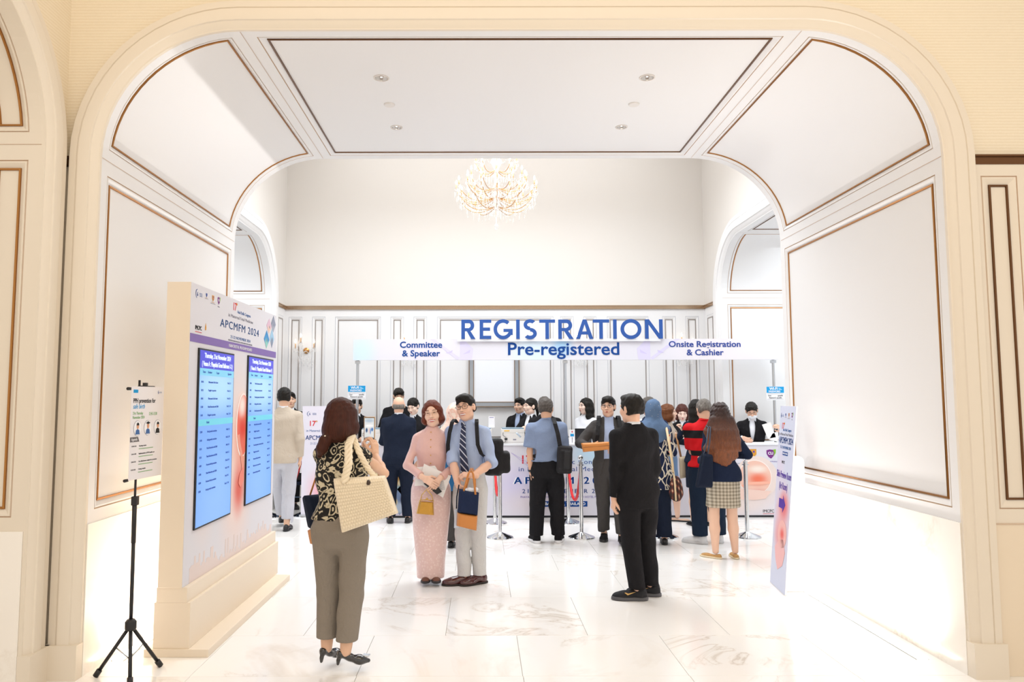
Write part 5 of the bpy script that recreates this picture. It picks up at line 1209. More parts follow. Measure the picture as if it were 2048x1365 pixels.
# the two schedule screens
for k, (ya, yb_, za, zb, ven) in enumerate(((5.15, 5.855, .79, 2.0, 'A'), (6.24, 6.965, .80, 2.012, 'B'))):
    hw = (yb_ - ya) / 2; SM = yb((ya + yb_) / 2, 0, .003)
    fr = sheet('screen', SM, rect(-hw - .012, za - .012, hw + .012, zb + .012), M_black, bd, .012)
    S2 = T3(0, 0, .0125)
    em = lambda n_, c_, e_=.5: mat(n_, c_, .3, emit=c_, es=e_)
    sheet('schedule_page', S2, rect(-hw, za, hw, zb), pmat('screen_blue', '6f9fe6', [(0, 1.75, .8, .30, '9cc8ee', .1, 1), (0, 1.0, .6, .5, '7dabec', .1, 1)], .25, .42), fr)
    sheet('title_band', S2 @ T3(0, 0, .001), rect(-hw, zb - .125, hw, zb), em('screen_indigo', '3434c4', .4), fr)
    sheet('header_row', S2 @ T3(0, 0, .001), rect(-hw, zb - .175, hw, zb - .125), em('screen_cyan', '72bfe0', .35), fr)
    sheet('break_row', S2 @ T3(0, 0, .001), rect(-hw, 1.475, hw, 1.52), em('screen_aqua', '66c4da', .35), fr)
    I_scr = em('screen_white', 'dce8ff', .5); I_dk = mat('screen_ink', '2a4f9e', .4, emit='2a4f9e', es=.35)
    text('Thursday, 21st November 2024', S2 @ T3(0, zb - .035, .003), .048, I_scr, fr, width=hw * 1.55, offset=.001)
    text('( Venue ' + ven + ' : Phayathai Grand Ballroom ' + ('1-2 )' if ven == 'A' else '4 )'), S2 @ T3(0, zb - .093, .003), .048, I_scr, fr, width=hw * 1.8, offset=.001)
    text('Time      Session            Topic                         Speaker', S2 @ T3(0, zb - .15, .003), .022, I_dk, fr, width=hw * 1.7)
    rnd = random.Random(9 + k); tops = ['Prenatal genomics: what and when', 'Fetal growth restriction', 'Doppler in practice', 'Preterm birth prevention', 'Management of preeclampsia', 'Opening of scientific session', 'Panel discussion and Q&A', 'Placenta accreta spectrum', 'Lunch symposium', 'Ultrasound of the heart']
    z = zb - .22
    while z > 1.02:
        if abs(z - 1.4975) > .035:
            text('%02d:%02d' % (8 + int((zb - z) * 8), rnd.choice((0, 15, 30, 45))), S2 @ T3(-hw * .85, z, .002), .02, I_dk, fr); text(rnd.choice(tops), S2 @ T3(-hw * .52, z, .002), .02, I_dk, fr, align='LEFT'); text('Prof. ' + rnd.choice('ABCDKLMPST') + '. ' + rnd.choice(('L', 'W', 'S', 'N')), S2 @ T3(hw * .72, z, .002), .02, I_dk, fr)
        else: text('Break', S2 @ T3(-hw * .5, 1.497, .003), .022, I_dk, fr)
        z -= .058
# ------------------------------------------------------------------ tripod notice
tr = empty('poster_tripod', (-2.12, 4.64, 0), 0, 'black tripod stand with clips, at the left beside the program board', 'stand')
o0 = Vector((-2.12, 4.64, 0)); L_ = lambda x, y, z: Vector((x, y, z)) - o0
hub = L_(-2.12, 4.66, .30)
MB().tube([hub + Vector((0, 0, -.02)), L_(-2.135, 4.69, .80)], .0115, 10).build('lower_pole', M_black, tr, True)
MB().tube([L_(-2.135, 4.69, .78), L_(-2.15, 4.72, 1.05)], .014, 10).tube([L_(-2.145, 4.71, 1.0), L_(-2.155, 4.74, 1.78)], .0075, 8).build('upper_pole', M_black, tr, True)
MB().box(L_(-2.165, 4.70, 1.005), L_(-2.13, 4.74, 1.06), bev=.004).build('height_clamp', M_black, tr)
MB().lathe([(.03, -.03), (.034, -.02), (.034, .02), (.022, .035)], 14, hub).build('hub', M_black, tr, True)
for fx, fy in ((-2.305, 4.64), (-2.0, 4.81), (-2.04, 4.50)):
    f_ = L_(fx, fy, .018); d_ = (f_ - hub); l = MB().tube([hub + d_ * .08, f_], .011, 8).build('leg', M_black, tr, True)
    MB().tube([hub + Vector((0, 0, -.10)) * .0 + d_ * .45, Vector((hub.x, hub.y, .10))], .004, 6).build('strut', M_alu, l, True)
    MB().tube([f_ - d_.normalized() * .03, f_ + d_.normalized() * .012], .017, 10).build('rubber_foot', M_black, l, True)
MB().tube([Vector((hub.x, hub.y, .28)), Vector((hub.x, hub.y, .08))], .008, 8).build('centre_rod', M_black, tr, True)
pA, pB = Vector((-2.165, 4.62, 0)), Vector((-2.125, 4.97, 0)); PU = (pB - pA).normalized(); PW = .42
for z in (1.735, 1.175):
    c_ = pA + PU * .18 + Vector((0, 0, z)) - o0; MB().tube([c_ - PU * .07, c_ + PU * .10], .012, 10).box((c_.x - .012, c_.y - .012, c_.z - .01), (c_.x + .012, c_.y + .012, c_.z + .03)).build('clip', M_black, tr, True)
    c2 = pA + Vector((0, 0, z - .01)) - o0; MB().tube([c2 - PU * .012, c2 + PU * .02], .01, 8).build('clip', M_black, tr, True)
po = empty('poster', tuple(pA + Vector((0.012, 0, 0))), 0, 'white printed notice about prevention, clipped on the black tripod', 'poster')
PM = frame3((0.004, 0, 1.165), PU, (0, 0, 1))
sheet('paper', PM, rect(0, 0, .37, .575), mat('poster_paper', 'eeeaec', .6), po, .002); pp = lambda x, y: PM @ T3(x, y, .0025)
text('PPH prevention for', pp(.02, .485), .04, I_blk, po, width=.25, align='LEFT', offset=.0006); text('safe birth', pp(.02, .45), .042, I_sky, po, width=.13, align='LEFT', shear=.3)
text('21st Thursday\nNovember 2024', pp(.02, .395), .026, I_lgrn, po, align='LEFT', width=.13); text('12:45-13:30', pp(.20, .402), .028, I_lgrn, po, align='LEFT', width=.09)
sheet('printed_panel', pp(.02, .535), rect(0, 0, .05, .02), I_sky, po); logo6(pp(.31, .54), .012, po)
for i in range(3):
    x = .075 + i * .115; sheet('portrait', pp(x, .315), ellp(0, 0, .042, .048), I_grey, po); sheet('portrait', pp(x, .315) @ T3(0, 0, .001), ellp(0, 0, .040, .046), I_white, po)
    sheet('portrait', pp(x, .315) @ T3(0, 0, .002), [(-.024, -.038), (.024, -.038), (.018, -.012), (0, -.004), (-.018, -.012)], (I_steel, I_steel, I_blk)[i], po); sheet('portrait', pp(x, .315) @ T3(0, 0, .003), ellp(0, .012, .012, .017, 12), mat('print_face', 'dca07c', .6), po)
    sheet('portrait', pp(x, .315) @ T3(0, 0, .0035), [(-.013, .018), (.013, .018), (.011, .03), (0, .035), (-.011, .03)] if i != 1 else [(-.024, .03), (0, .022), (.024, .03), (0, .040)], I_blk, po)
sheet('printed_tab', pp(.0, .232), [(0, 0), (.10, 0), (.085, .03), (0, .03)], mat('tab_grey', '6a6668', .6), po); text('Agenda', pp(.045, .247) @ T3(0, 0, .001), .022, I_white, po)
for i in range(4):
    y = .205 - i * .048; text('12:%02d-12:%02d' % (40 + i * 4, 44 + i * 4), pp(.045, y), .011, I_blk, po); text(('Opening session', 'Implementation of PPH bundle care', 'Cost effectiveness analysis for prevention', 'Closing remarks')[i], pp(.10, y), .0125, I_blk, po, align='LEFT'); sheet('printed_line', pp(.10, y - .02), rect(0, 0, .16, .004), I_lgrn, po)

# ------------------------------------------------------------------ registration desk
DX0, DX1, DY0, DY1 = -1.80, 4.62, 10.64, 11.03
units = [(DX0, .235), (.235, 2.275), (2.275, DX1)]
M_desk = mat('desk_white', 'e8e9ee', .4); M_deskdk = mat('desk_plinth_dark', '2b2b30', .6)  # second one: dark colour of the plinth strip under the desks
unames = ('left registration desk printed with city photographs in diamonds', 'middle registration desk printed with congress title and dates', 'right registration desk printed with crests and a pink unborn baby')
desk = []
for k, (xa, xb) in enumerate(units):
    d = empty('registration_desk', ((xa + xb) / 2, DY0, 0), 0, unames[k], 'desk', 'registration desks'); w_ = (xb - xa) / 2 - .004; desk.append(d)
    MB().box((-w_, .012, .03), (w_, .03, 1.0)).build('front_panel', M_desk, d); MB().box((-w_, .03, .03), (-w_ + .018, DY1 - DY0, 1.0)).build('side_panel', M_desk, d); MB().box((w_ - .018, .03, .03), (w_, DY1 - DY0, 1.0)).build('side_panel', M_desk, d)
    MB().box((-w_, 0, 1.0), (w_, DY1 - DY0 + .02, 1.022), bev=.002).build('worktop', M_desk, d); MB().box((-w_, .02, 0), (w_, .04, .03)).build('plinth', M_deskdk, d)
    Mk = frame3((0, .011, 0), (1, 0, 0), (0, 0, 1)); prt = {0: [(-.2, .3, .9, .5, 'e3d9ea', .2, 1), (.3, .8, .5, .3, 'cfe0f4', .1, 1)],
        1: [(-.75, .45, .5, .5, 'd9d2ec', .1, 1), (.3, .9, .5, .3, 'c3def0', .1, 1), (-.4, .2, .8, .3, 'e6dbe0', .1, 1), (.75, .4, .4, .5, 'd6cdea', .1, 1), (.0, .5, .25, .3, 'e9dfe3', .1, 1)],
        2: [(.45, .45, .45, .35, 'e9d2ca', .1, 1), (.1, .2, .8, .3, 'ecdcd6', .1, 1), (.9, .8, .5, .3, 'd8d8e4', .1, 1)]}[k]
    sheet('printed_front', Mk, rect(-w_ + .002, .032, w_ - .002, .998), pmat('desk_print%s' % 'abc'[k], 'dedbe4', prt), d, .002); q = lambda x, z, h=.0025, xa=xa, xb=xb: Mk @ T3(x - (xa + xb) / 2, z, h)
    if k == 1:
        cx = 1.175; text('APCMFM 2024', q(cx, .51, .0022), .135, I_white, d, width=1.44, offset=.012, sp=1.55); text('APCMFM 2024', q(cx, .51, .0035), .135, I_navy, d, width=1.42, offset=.0055, sp=1.55)
        text('21-22 NOVEMBER 2024', q(cx, .364), .08, I_navy, d, width=1.2, offset=.001, sp=1.3); text('PHAYATHAI GRAND BALLROOM, EASTIN GRAND HOTEL PHAYATHAI', q(cx, .285), .04, I_pur, d, width=1.25)
        text('in Maternal Fetal Medicine', q(cx, .67), .09, I_navy, d, width=1.30, sp=1.1); text('Asia Pacific Congress', q(cx + .12, .77), .09, I_navy, d, width=1.02, sp=1.1); seventeen(q(cx - .55, .80), .16, d)
        sheet('printed_box', q(cx, .19), rect(-.31, -.038, .31, .038), I_navy, d); text('BANGKOK, THAILAND', q(cx, .19, .004), .055, I_white, d, width=.56, offset=.001)
        for a in (R(-38), R(-30)): sheet('printed_line', q(.42, .90) @ Matrix.Rotation(a, 4, 'Z'), rect(0, 0, .45, .004), mat('ink_lilac', 'b9a8e0', .6), d)
    if k == 0:
        for cx, cz, w_2, h_2, c1, c2 in ((-1.22, .80, .19, .22, 'a99be0', 'd6d0f2'), (-1.42, .62, .17, .2, 'c58a4a', '7a4f2c'), (-1.38, .36, .18, .22, '4f9fb0', 'c98a6a'), (-1.10, .50, .17, .20, 'b98a4e', '8fb7c4'), (-1.14, .24, .17, .2, '7e93b8', 'c4cfdf'), (-.85, .66, .16, .2, 'd8a58a', '8a6e9e')):
            m = pmat('city_' + c1, c1, [(0, -h_2 * .5, w_2, h_2 * .6, c2, .3, .9), (.03, .02, .04, .09, '5f5a70', .2, 1), (-.05, -.02, .03, .06, 'e8d9b0', .2, 1)]); sheet('printed_photo', q(cx, cz), [(-w_2, 0), (0, -h_2), (w_2, 0), (0, h_2)], m, d)
    if k == 2:
        crest(q(3.81, .885), .062, d); text('The Chinese University of Hong Kong', q(3.72, .748), .032, I_grey, d, width=.46); culogo(q(4.075, .88), .062, d, True)
        A_ = q(3.88, .50, .0028); blob(d, A_, ellp(-.02, .05, .30, .30, 30), mat('art_halo', 'ead9d2', .6)); blob(d, A_ @ T3(0, 0, .0007), ellp(-.04, .06, .235, .24, 30), M_frim)
        blob(d, A_ @ T3(0, 0, .0014), ellp(-.04, .055, .225, .23, 30), pmat('art_head', 'f0c4b2', [(0, .03, .2, .12, 'ee7a5c', .1, 1.1), (0, .17, .2, .08, 'f6e6da', .1, 1), (0, -.15, .2, .08, 'e6b0a4', .1, 1)]))
        blob(d, A_ @ T3(0, 0, .0034), [(-.27, -.10), (.18, -.14), (.10, -.24), (-.05, -.26), (-.27, -.25)], mat('art_body', 'f0cfc2', .6))
        blob(d, A_ @ T3(0, 0, .0042), [(-.13, -.01), (.16, .0), (.17, -.03), (.05, -.05), (-.13, -.05), (-.2, -.09), (-.24, -.06)], mat('art_arm3', 'f6b49c', .6)); blob(d, A_ @ T3(0, 0, .0021), ellp(-.17, .075, .04, .012, 12), mat('art_lid', 'f3b39c', .6))
        text('IMCPC', q(4.015, .085), .06, I_blk, d, width=.155, offset=.0006); sheet('printed_line', q(4.015, .048), rect(-.08, 0, .11, .005), I_red, d)

# overhead fascia on slim posts
FY = 11.10; KF = FY / 10.62; zk = lambda z: 1.66 + (z - 1.66) * KF
fa = empty('fascia_sign', (1.2 * KF, FY, 0), 0, 'long white overhead sign board on three slim posts above the desks', 'sign')
for xx in (-1.757, 1.197, 4.16):
    MB().lathe([(.021, 0), (.021, zk(2.49))], 8, ((xx - 1.2) * KF, .06, 0)).build('post', M_alu, fa)
    MB().box(((xx - 1.2) * KF - .035, .025, zk(2.16)), ((xx - 1.2) * KF + .035, .095, zk(2.20)), bev=.003).build('bracket', M_alu, fa)
Mf = frame3((0, 0, 0), (1, 0, 0), (0, 0, 1)); SK = Matrix.Diagonal((KF, KF, 1, 1)); fz = lambda x, z, h=.003: Mf @ T3((x - 1.2) * KF, zk(z), h) @ SK
for i in range(3): MB().box(((-3.015 + i * 2.012) * KF, .001, zk(2.206)), ((-3.015 + (i + 1) * 2.012) * KF - .002, .035, zk(2.504))).build('board', M_desk, fa)
sheet('printed_front', fz(1.2, 2.207, 0), rect(-3.013, 0, 3.018, .296), pmat('fascia_print', 'dfdde5', [(-.45, .15, .5, .4, 'd8e8f4', .1, 1), (-2.9, .1, .3, .4, 'cfe3f2', .1, 1), (-.05, .2, .22, .25, 'a9d0ee', .1, 1), (-2., .15, .6, .4, 'e2dcec', .1, 1), (2.2, .15, 1, .4, 'e6dfe4', .1, 1)]), fa, .002)
I_lil = mat('ink_pale_lilac', 'cdc4ea', .6); I_lil2 = mat('ink_pale_lilac2', 'd8d2ec', .6)
for sx_, x0_ in ((1, -.30), (-1, 2.40)):
    sheet('printed_shape', fz(x0_, 2.207), [(0, 0), (.17 * sx_, 0), (.19 * sx_, .16), (.05 * sx_, .296), (.0, .296)][::sx_], I_lil2, fa); sheet('printed_shape', fz(x0_, 2.207), [(-.42 * sx_, .296), (-.36 * sx_, .296), (.0, .03), (-.03 * sx_, .0)][::-sx_], I_lil2, fa)
    sheet('printed_shape', fz(x0_, 2.207, .004), [(.04 * sx_, .08), (.15 * sx_, .15), (.14 * sx_, .10)][::sx_], I_lil, fa); sheet('printed_shape', fz(x0_, 2.207, .004), [(-.20 * sx_, .10), (-.1 * sx_, .14), (-.12 * sx_, .10)][::-sx_], I_lil, fa)
text('Committee\n& Speaker', fz(-.852, 2.36, .005) , .122, I_navy, fa, width=.60, offset=.0025, lh=1.0)
I_nav2 = mat('ink_indigo', '354a94', .6, spec=.2); text('Onsite Registration\n& Cashier', fz(3.175, 2.365, .005), .118, I_nav2, fa, width=1.02, offset=.0025)
text('Pre-registered', fz(1.17, 2.355, .005), .25, I_navy, fa, width=1.58, offset=.004)
# cut-out capital letters standing on the fascia
def arc(cx, cy, rx, ry, a0, a1, t, n=16):
    A = np.linspace(R(a0), R(a1), n); return [(cx + rx * math.cos(a), cy + ry * math.sin(a)) for a in A] + [(cx + (rx - t) * math.cos(a), cy + (ry - t) * math.sin(a)) for a in A[::-1]]
def glyph(ch, w_):
    t = .185; P_ = []
    if ch in 'RE' or ch in 'IN' : P_.append([(0, 0), (t, 0), (t, 1), (0, 1)])
    if ch == 'R': P_ += [[(t, 1), (w_ * .55, 1), (w_ * .55, 1 - t), (t, 1 - t)], arc(w_ * .55, .70, w_ * .36, .30, 90, -90, t), [(t, .40), (w_ * .55, .40), (w_ * .55, .56), (t, .56)], [(w_ * .34, .46), (w_ * .62, .44), (w_, 0), (w_ - t * 1.25, 0)]]
    if ch == 'E': P_ += [[(t, 1), (w_, 1), (w_, 1 - t * .9), (t, 1 - t * .9)], [(t, .42), (w_ * .90, .42), (w_ * .90, .59), (t, .59)], [(t, 0), (w_, 0), (w_, t * .9), (t, t * .9)]]
    if ch == 'N': P_ += [[(w_ - t, 0), (w_, 0), (w_, 1), (w_ - t, 1)], [(0, 1), (t * 1.15, 1), (w_, 0), (w_ - t * 1.15, 0)]]
    if ch == 'T': P_ += [[(0, 1 - t * .9), (w_, 1 - t * .9), (w_, 1), (0, 1)], [(w_ / 2 - t / 2, 0), (w_ / 2 + t / 2, 0), (w_ / 2 + t / 2, 1 - t * .9), (w_ / 2 - t / 2, 1 - t * .9)]]
    if ch == 'A': P_ += [[(0, 0), (t * 1.1, 0), (w_ / 2 + t * .42, 1), (w_ / 2 - t * .5, 1)], [(w_ - t * 1.1, 0), (w_, 0), (w_ / 2 + t * .5, 1), (w_ / 2 - t * .42, 1)], [(w_ * .22, .22), (w_ * .78, .22), (w_ * .72, .38), (w_ * .28, .38)]]
    if ch == 'O': P_ += [arc(w_ / 2, .5, w_ / 2, .52, 0, 360, t, 34)]
    if ch == 'G': P_ += [arc(w_ * .5, .5, w_ * .5, .52, 48, 340, t, 28), [(w_ * .52, .36), (w_, .36), (w_, .52), (w_ * .52, .52)], [(w_ - t, .2), (w_, .2), (w_, .5), (w_ - t, .5)]]
    if ch == 'S': P_ += [arc(w_ * .50, .735, w_ * .46, .285, 38, 270, t, 16), arc(w_ * .50, .275, w_ * .48, .295, 90, -142, t, 16)]
    return P_
px_ = [922.7, 951, 959.3, 982.5, 987, 1025.4, 1032.3, 1040, 1046, 1074.2, 1078.5, 1110.2, 1116.5, 1147, 1152, 1186.3, 1185.6, 1218.6, 1226.2, 1233.8, 1241, 1282.8, 1290, 1325.5]
M_reg = mat('letter_blue', '20509c', .45); HL = .275 * KF
RY = FY - .035; reg = empty('registration_lettering', (1.15, RY, zk(2.47)), 0, 'tall blue cut-out capital letters reading REGISTRATION on top of the fascia', 'sign')
for i, ch in enumerate('REGISTRATION'):
    xa, xb = at(px_[2 * i], 660, RY).x, at(px_[2 * i + 1], 660, RY).x; b = MB(); Mg = frame3((xa - 1.15, 0, .035), (1, 0, 0), (0, 0, 1)) @ Matrix.Diagonal((HL, HL, 1, 1)); w_ = (xb - xa) / HL
    for ip, P_ in enumerate(glyph(ch, w_)):
        hz = .006 + .0006 * ip
        if ch in 'OGS' or (ch == 'R' and len(P_) > 8):
            n = len(P_) // 2
            for j in range(n - 1): b.prism([P_[j], P_[j + 1], P_[2 * n - 2 - j], P_[2 * n - 1 - j]], -hz, hz, Mg)
        else: b.prism(P_, -hz, hz, Mg)
    bm = b.build('letter', M_reg, reg)
MB().box((-1.50, .004, .0), (1.51, .012, .04)).build('base_strip', M_desk, reg)

# password signs on the posts
for k, (x, z0_, lab) in enumerate(((-1.757, 1.656, 'white and blue password sign on the left post of the fascia'), (4.155, 1.632, 'white and blue password sign on the right post of the fascia'))):
    s_ = empty('password_sign', (x * KF, FY, zk(z0_)), 0, lab, 'sign', 'password signs'); Ms = frame3((0, 0, 0), (1, 0, 0), (0, 0, 1))
    MB().box((-.131, .001, 0), (.131, .008, .202)).build('board', mat('sign_white', 'f1f1f4', .5), s_); sheet('blue_header', Ms, rect(-.128, .108, .128, .199), I_sky, s_)
    text('WI-FI', Ms @ T3(-.025, .168, .002), .055, I_white, s_, offset=.001, width=.12); text('PASSWORD', Ms @ T3(-.012, .128, .002), .036, I_white, s_, offset=.0006, width=.17)
    for i in range(4): sheet('printed_bar', Ms @ T3(.05 + i * .013, .15, .0015), rect(0, 0, .009, .012 + .008 * (3 - i)), mat('ink_pale_blue', '9fd4f0', .6), s_)
    text('User:             apcmfm\nPassword: apcmfm', Ms @ T3(0, .052, .002), .032, I_blk, s_, width=.22)
    for a in ((-.122, .014, .122, .017), (-.122, .09, .122, .093)): sheet('printed_line', Ms, rect(*a), I_grey, s_)
# roll-up banner at the left of the desks
ru = empty('rollup_banner', (-2.25, 10.72, 0), 0, 'tall pale printed banner stand left of the registration desks', 'banner'); Mr = frame3((-.29, 0, .04), (1, 0, 0), (0, 0, 1))
sheet('printed_panel', Mr, rect(0, 0, .58, 1.52), pmat('rollup_print', 'e6e2ee', [(.3, .35, .32, .4, 'efc0cc', .1, 1), (.3, .35, .16, .2, 'f0a9b6', .1, 1)]), ru, .003); MB().box((-.31, -.03, 0), (.31, .06, .04), bev=.004).build('base', M_alu, ru)
logo6(Mr @ T3(.10, 1.41, .004), .035, ru); seventeen(Mr @ T3(.14, 1.27, .004), .10, ru); text('in Maternal Fetal Medicine', Mr @ T3(.29, 1.17, .004), .045, I_steel, ru, width=.46); text('APCMFM 2024', Mr @ T3(.29, 1.07, .004), .09, I_navy, ru, width=.48, offset=.001); text('21-22 NOVEMBER 2024', Mr @ T3(.29, .99, .004), .04, I_steel, ru, width=.34)

# ------------------------------------------------------------------ leaning direction sign at the right
A0, A1 = Vector((2.612, 6.948, .003)), Vector((2.553, 6.466, .003)); sg_ = empty('direction_sign', tuple((A0 + A1) / 2), 0, 'tall narrow leaning sign with a purple arrow against the right archway wall', 'sign')
c0 = (A0 + A1) / 2; ux = (A1 - A0).normalized(); SMx = frame3(A0 - c0, ux, (.0925, 0, .9957)); w_ = (A1 - A0).length
MB().prism(rect(0, 0, w_, 1.595), -.012, 0, SMx).build('board', M_whitep, sg_)
sheet('printed_front', SMx, rect(.002, .002, w_ - .002, 1.593), pmat('direction_print', 'd3d7ea', [(.25, .62, .32, .42, 'e9b9be', .1, 1), (.30, .72, .2, .18, 'e27a7e', .1, 1), (.2, .45, .2, .2, 'e9a5a8', .1, 1), (.1, 1.0, .2, .3, 'dcd4e6', .1, 1)]), sg_, .001); ss = lambda x, v, h=.0018: SMx @ T3(x, 1.595 * (1 - v), h)
logo6(ss(.06, .055), .024, sg_); crest(ss(.19, .05), .012, sg_, I_steel); crest(ss(.29, .05), .016, sg_); culogo(ss(.39, .05), .022, sg_); seventeen(ss(.12, .115), .075, sg_)
text('Asia Pacific Congress', ss(.26, .135), .035, I_steel, sg_, width=.26); text('in Maternal Fetal Medicine', ss(.24, .16), .035, I_grey, sg_, width=.42); text('APCMFM 2024', ss(.243, .195), .08, I_navy, sg_, width=.43, offset=.0008); text('21-22 NOVEMBER 2024', ss(.243, .233), .035, I_steel, sg_, width=.33)
sheet('printed_box', ss(.243, .265), rect(-.08, -.016, .08, .016), I_navy, sg_); text('BANGKOK, THAILAND', ss(.243, .265, .003), .02, I_white, sg_, width=.14); text('IMCPC', ss(.20, .315), .035, I_blk, sg_, width=.09)
text('Slide Preview Room\n(Ari Room)', ss(.243, .415), .085, I_pur, sg_, width=.45, offset=.001, lh=1.15)
sheet('printed_arrow', ss(.243, .54), [(-.10, -.04), (.02, -.04), (.02, -.075), (.10, 0), (.02, .075), (.02, .04), (-.10, .04)], I_pur, sg_)
blob(sg_, ss(.30, .70, .0022), ellp(0, 0, .13, .12, 22), pmat('art_head3', 'f0b9b4', [(0, 0, .1, .08, 'e66a66', .1, 1)])); blob(sg_, ss(.22, .80, .0022), [(-.12, .02), (0, .10), (.12, .12), (.2, .02), (.14, -.10), (0, -.16), (-.08, -.08)], mat('art_body3', 'eeb9b8', .6))
q = []; nP = 8
for i in range(nP + 1): a = math.pi / 2 * i / nP; q.append((.235 + .05 * math.sin(a) - .05, 1.10 + .05 * math.cos(a)))
poly = [(.0, 0), (.235, 0)] + q[::-1] + [(.11, 1.15), (.07, .75)]
MB().prism([(.01, 0.0), (.235, 0), (.235, 1.10), (.228, 1.13), (.21, 1.148), (.19, 1.155), (.12, 1.155)], -.006, .006, frame3(Vector((2.575, 6.60, .002)) - c0, (1, 0, 0), (0, 0, 1))).build('support_fin', M_whitep, sg_)

# ------------------------------------------------------------------ stanchions and ropes
M_rope = mat('red_velvet', 'cf1218', .6)
def stanchion(src=None):
    t = empty('rope_stanchion')
    if src is not None:
        bpy.data.objects.remove(t); t = src.copy(); COL.objects.link(t)
        for ch in src.children: c = ch.copy(); COL.objects.link(c); c.parent = t
        return t
    o = MB().lathe([(.158, 0), (.160, .006), (.156, .014), (.147, .018), (.030, .062), (.026, .066)], 36).build('base', M_chrome, t); smooth_angle(o, 30)
    o = MB().lathe([(.0245, .06), (.0245, .885), (.027, .887), (.027, .898), (.014, .902), (.012, .918)], 20).build('post', M_chrome, t); smooth_angle(o, 30)
    MB().ell((0, 0, .945), (.033, .033, .033), nu=20, nv=12).build('ball_finial', M_chrome, t, True)
    o = MB().lathe([(.027, .855), (.040, .857), (.040, .866), (.027, .868)], 20).build('rope_ring', M_chrome, t); smooth_angle(o, 30)
    return t
spots = [(1.199, 9.14, 'chrome rope stanchion in front of the middle desk, just left of the orange pouch'), (.224, 9.15, 'chrome rope stanchion just right of the man in the light blue shirt'), (1.17, 10.23, 'chrome rope stanchion behind the man with the sling bag, joined by the red rope'), (3.19, 9.156, 'chrome rope stanchion right of the woman with long brown hair'), (-2.53, 10.83, 'chrome rope stanchion right of the man in the beige suit'), (2.204, 9.165, 'chrome rope stanchion base behind the man in the black suit'), (.183, 10.201, 'chrome rope stanchion behind the man in the light blue shirt, nearer the desk'), (-2.98, 10.75, 'chrome rope stanchion mostly hidden behind the man in the beige suit')]
st0 = None
for i, (x, y, lb) in enumerate(spots):
    s_ = stanchion(st0); st0 = st0 or s_; s_.location = (x, y, 0); props(s_, lb, 'stanchion', 'chrome rope stanchions')
def rope(a, b, sag, lb, za=.86, zb=.86):
    a = Vector((*a, za)); b = Vector((*b, zb)); d = (b - a); t = empty('barrier_rope', tuple(a), 0, lb, 'rope', 'red barrier ropes')
    a2 = d.normalized() * .04; pts = []
    for i in range(21): u = i / 20; pts.append(a2 + (d - 2 * a2) * u + Vector((0, 0, -.06 - sag * (1 - abs(2 * u - 1) ** 2.4))))
    MB().tube(pts, .017, 10).build('velvet_cord', M_rope, t, True)
    for p, s_ in ((a2, 1), (d - a2, -1)): MB().tube([p + Vector((0, 0, 0)), p + Vector((0, 0, -.085))], .019, 12).build('chrome_end', M_chrome, t, True)
rope((1.199, 9.14), (1.17, 10.23), .42, 'red velvet rope hanging between two chrome posts at the middle desk')
rope((.224, 9.15), (.183, 10.201), .36, 'red velvet rope mostly hidden behind the man in the light blue shirt')
rope((-2.53, 10.83), (-2.98, 10.75), .38, 'red velvet rope beside the man in the beige suit')
rope((-2.53, 10.83), (-2.42, 11.25), .3, 'short red velvet rope running towards the desk at the far left')

# ------------------------------------------------------------------ chandelier and wall sconces
M_brass = mat('gilt_metal', 'b98a55', .3, .85); M_bulb = mat('candle_bulb', 'fffaf0', emit='ffe9cc', es=9); M_candle = mat('candle_sleeve', 'd6a878', .5)
M_crys = mat('crystal', 'f4f2f0', .05, alpha=.34, spec=.8, coat=1.)
ch = empty('chandelier', (.207, 9.75, 0), 0, 'crystal chandelier with many candle lamps hanging in the foyer', 'chandelier'); rnd = random.Random(11)
MB().lathe([(.012, 4.25), (.012, 6.5)], 8).build('rod', M_brass, ch); o = MB().lathe([(.001, 3.885), (.022, 3.895), (.034, 3.925), (.022, 3.955), (.006, 3.965), (.006, 4.13), (.03, 4.15), (.012, 4.19), (.05, 4.22), (.06, 4.25), (.03, 4.28), (.03, 4.35), (.07, 4.42), (.03, 4.5), (.03, 4.7), (.08, 4.8), (.02, 4.9)], 20).build('stem_glass', M_crys, ch); smooth_angle(o, 60)
tiers = [(.53, 4.42, 16), (.48, 4.30, 10), (.38, 4.56, 12), (.27, 4.80, 8)]; C = MB(); drops = []
for r_, z_, n_ in tiers:
    for i in range(n_):
        a = 2 * math.pi * (i + .5 * (n_ == 10)) / n_; ca, sa = math.cos(a), math.sin(a); arm_ = MB(); pts = [(ca * r_ * u, sa * r_ * u, z_ - .10 - .07 * math.sin(u * math.pi * .9) + .10 * u ** 5) for u in np.linspace(.1, 1, 12)]
        arm_.tube(pts, .0045, 6); o = arm_.build('arm', M_brass, ch, True); c_ = (ca * r_, sa * r_, z_)
        MB().lathe([(.004, -.012), (.022, .0), (.026, .008), (.022, .008), (.004, 0)], 10, c_).build('drip_pan', M_crys, o, True); MB().lathe([(.0075, 0), (.0075, .075)], 8, c_).build('candle', M_candle, o, True)
        MB().lathe([(.002, .073), (.011, .083), (.0135, .098), (.009, .118), (.001, .135)], 10, c_).build('bulb', M_bulb, o, True)
        for j in range(4): drops.append((c_[0] + rnd.uniform(-.03, .03), c_[1] + rnd.uniform(-.03, .03), z_ - .03, rnd.uniform(.04, .09)))
        for j in range(5): u = (j + 1) / 6; drops.append((ca * r_ * u, sa * r_ * u, z_ - .15 - .06 * math.sin(u * 3), rnd.uniform(.03, .07)))
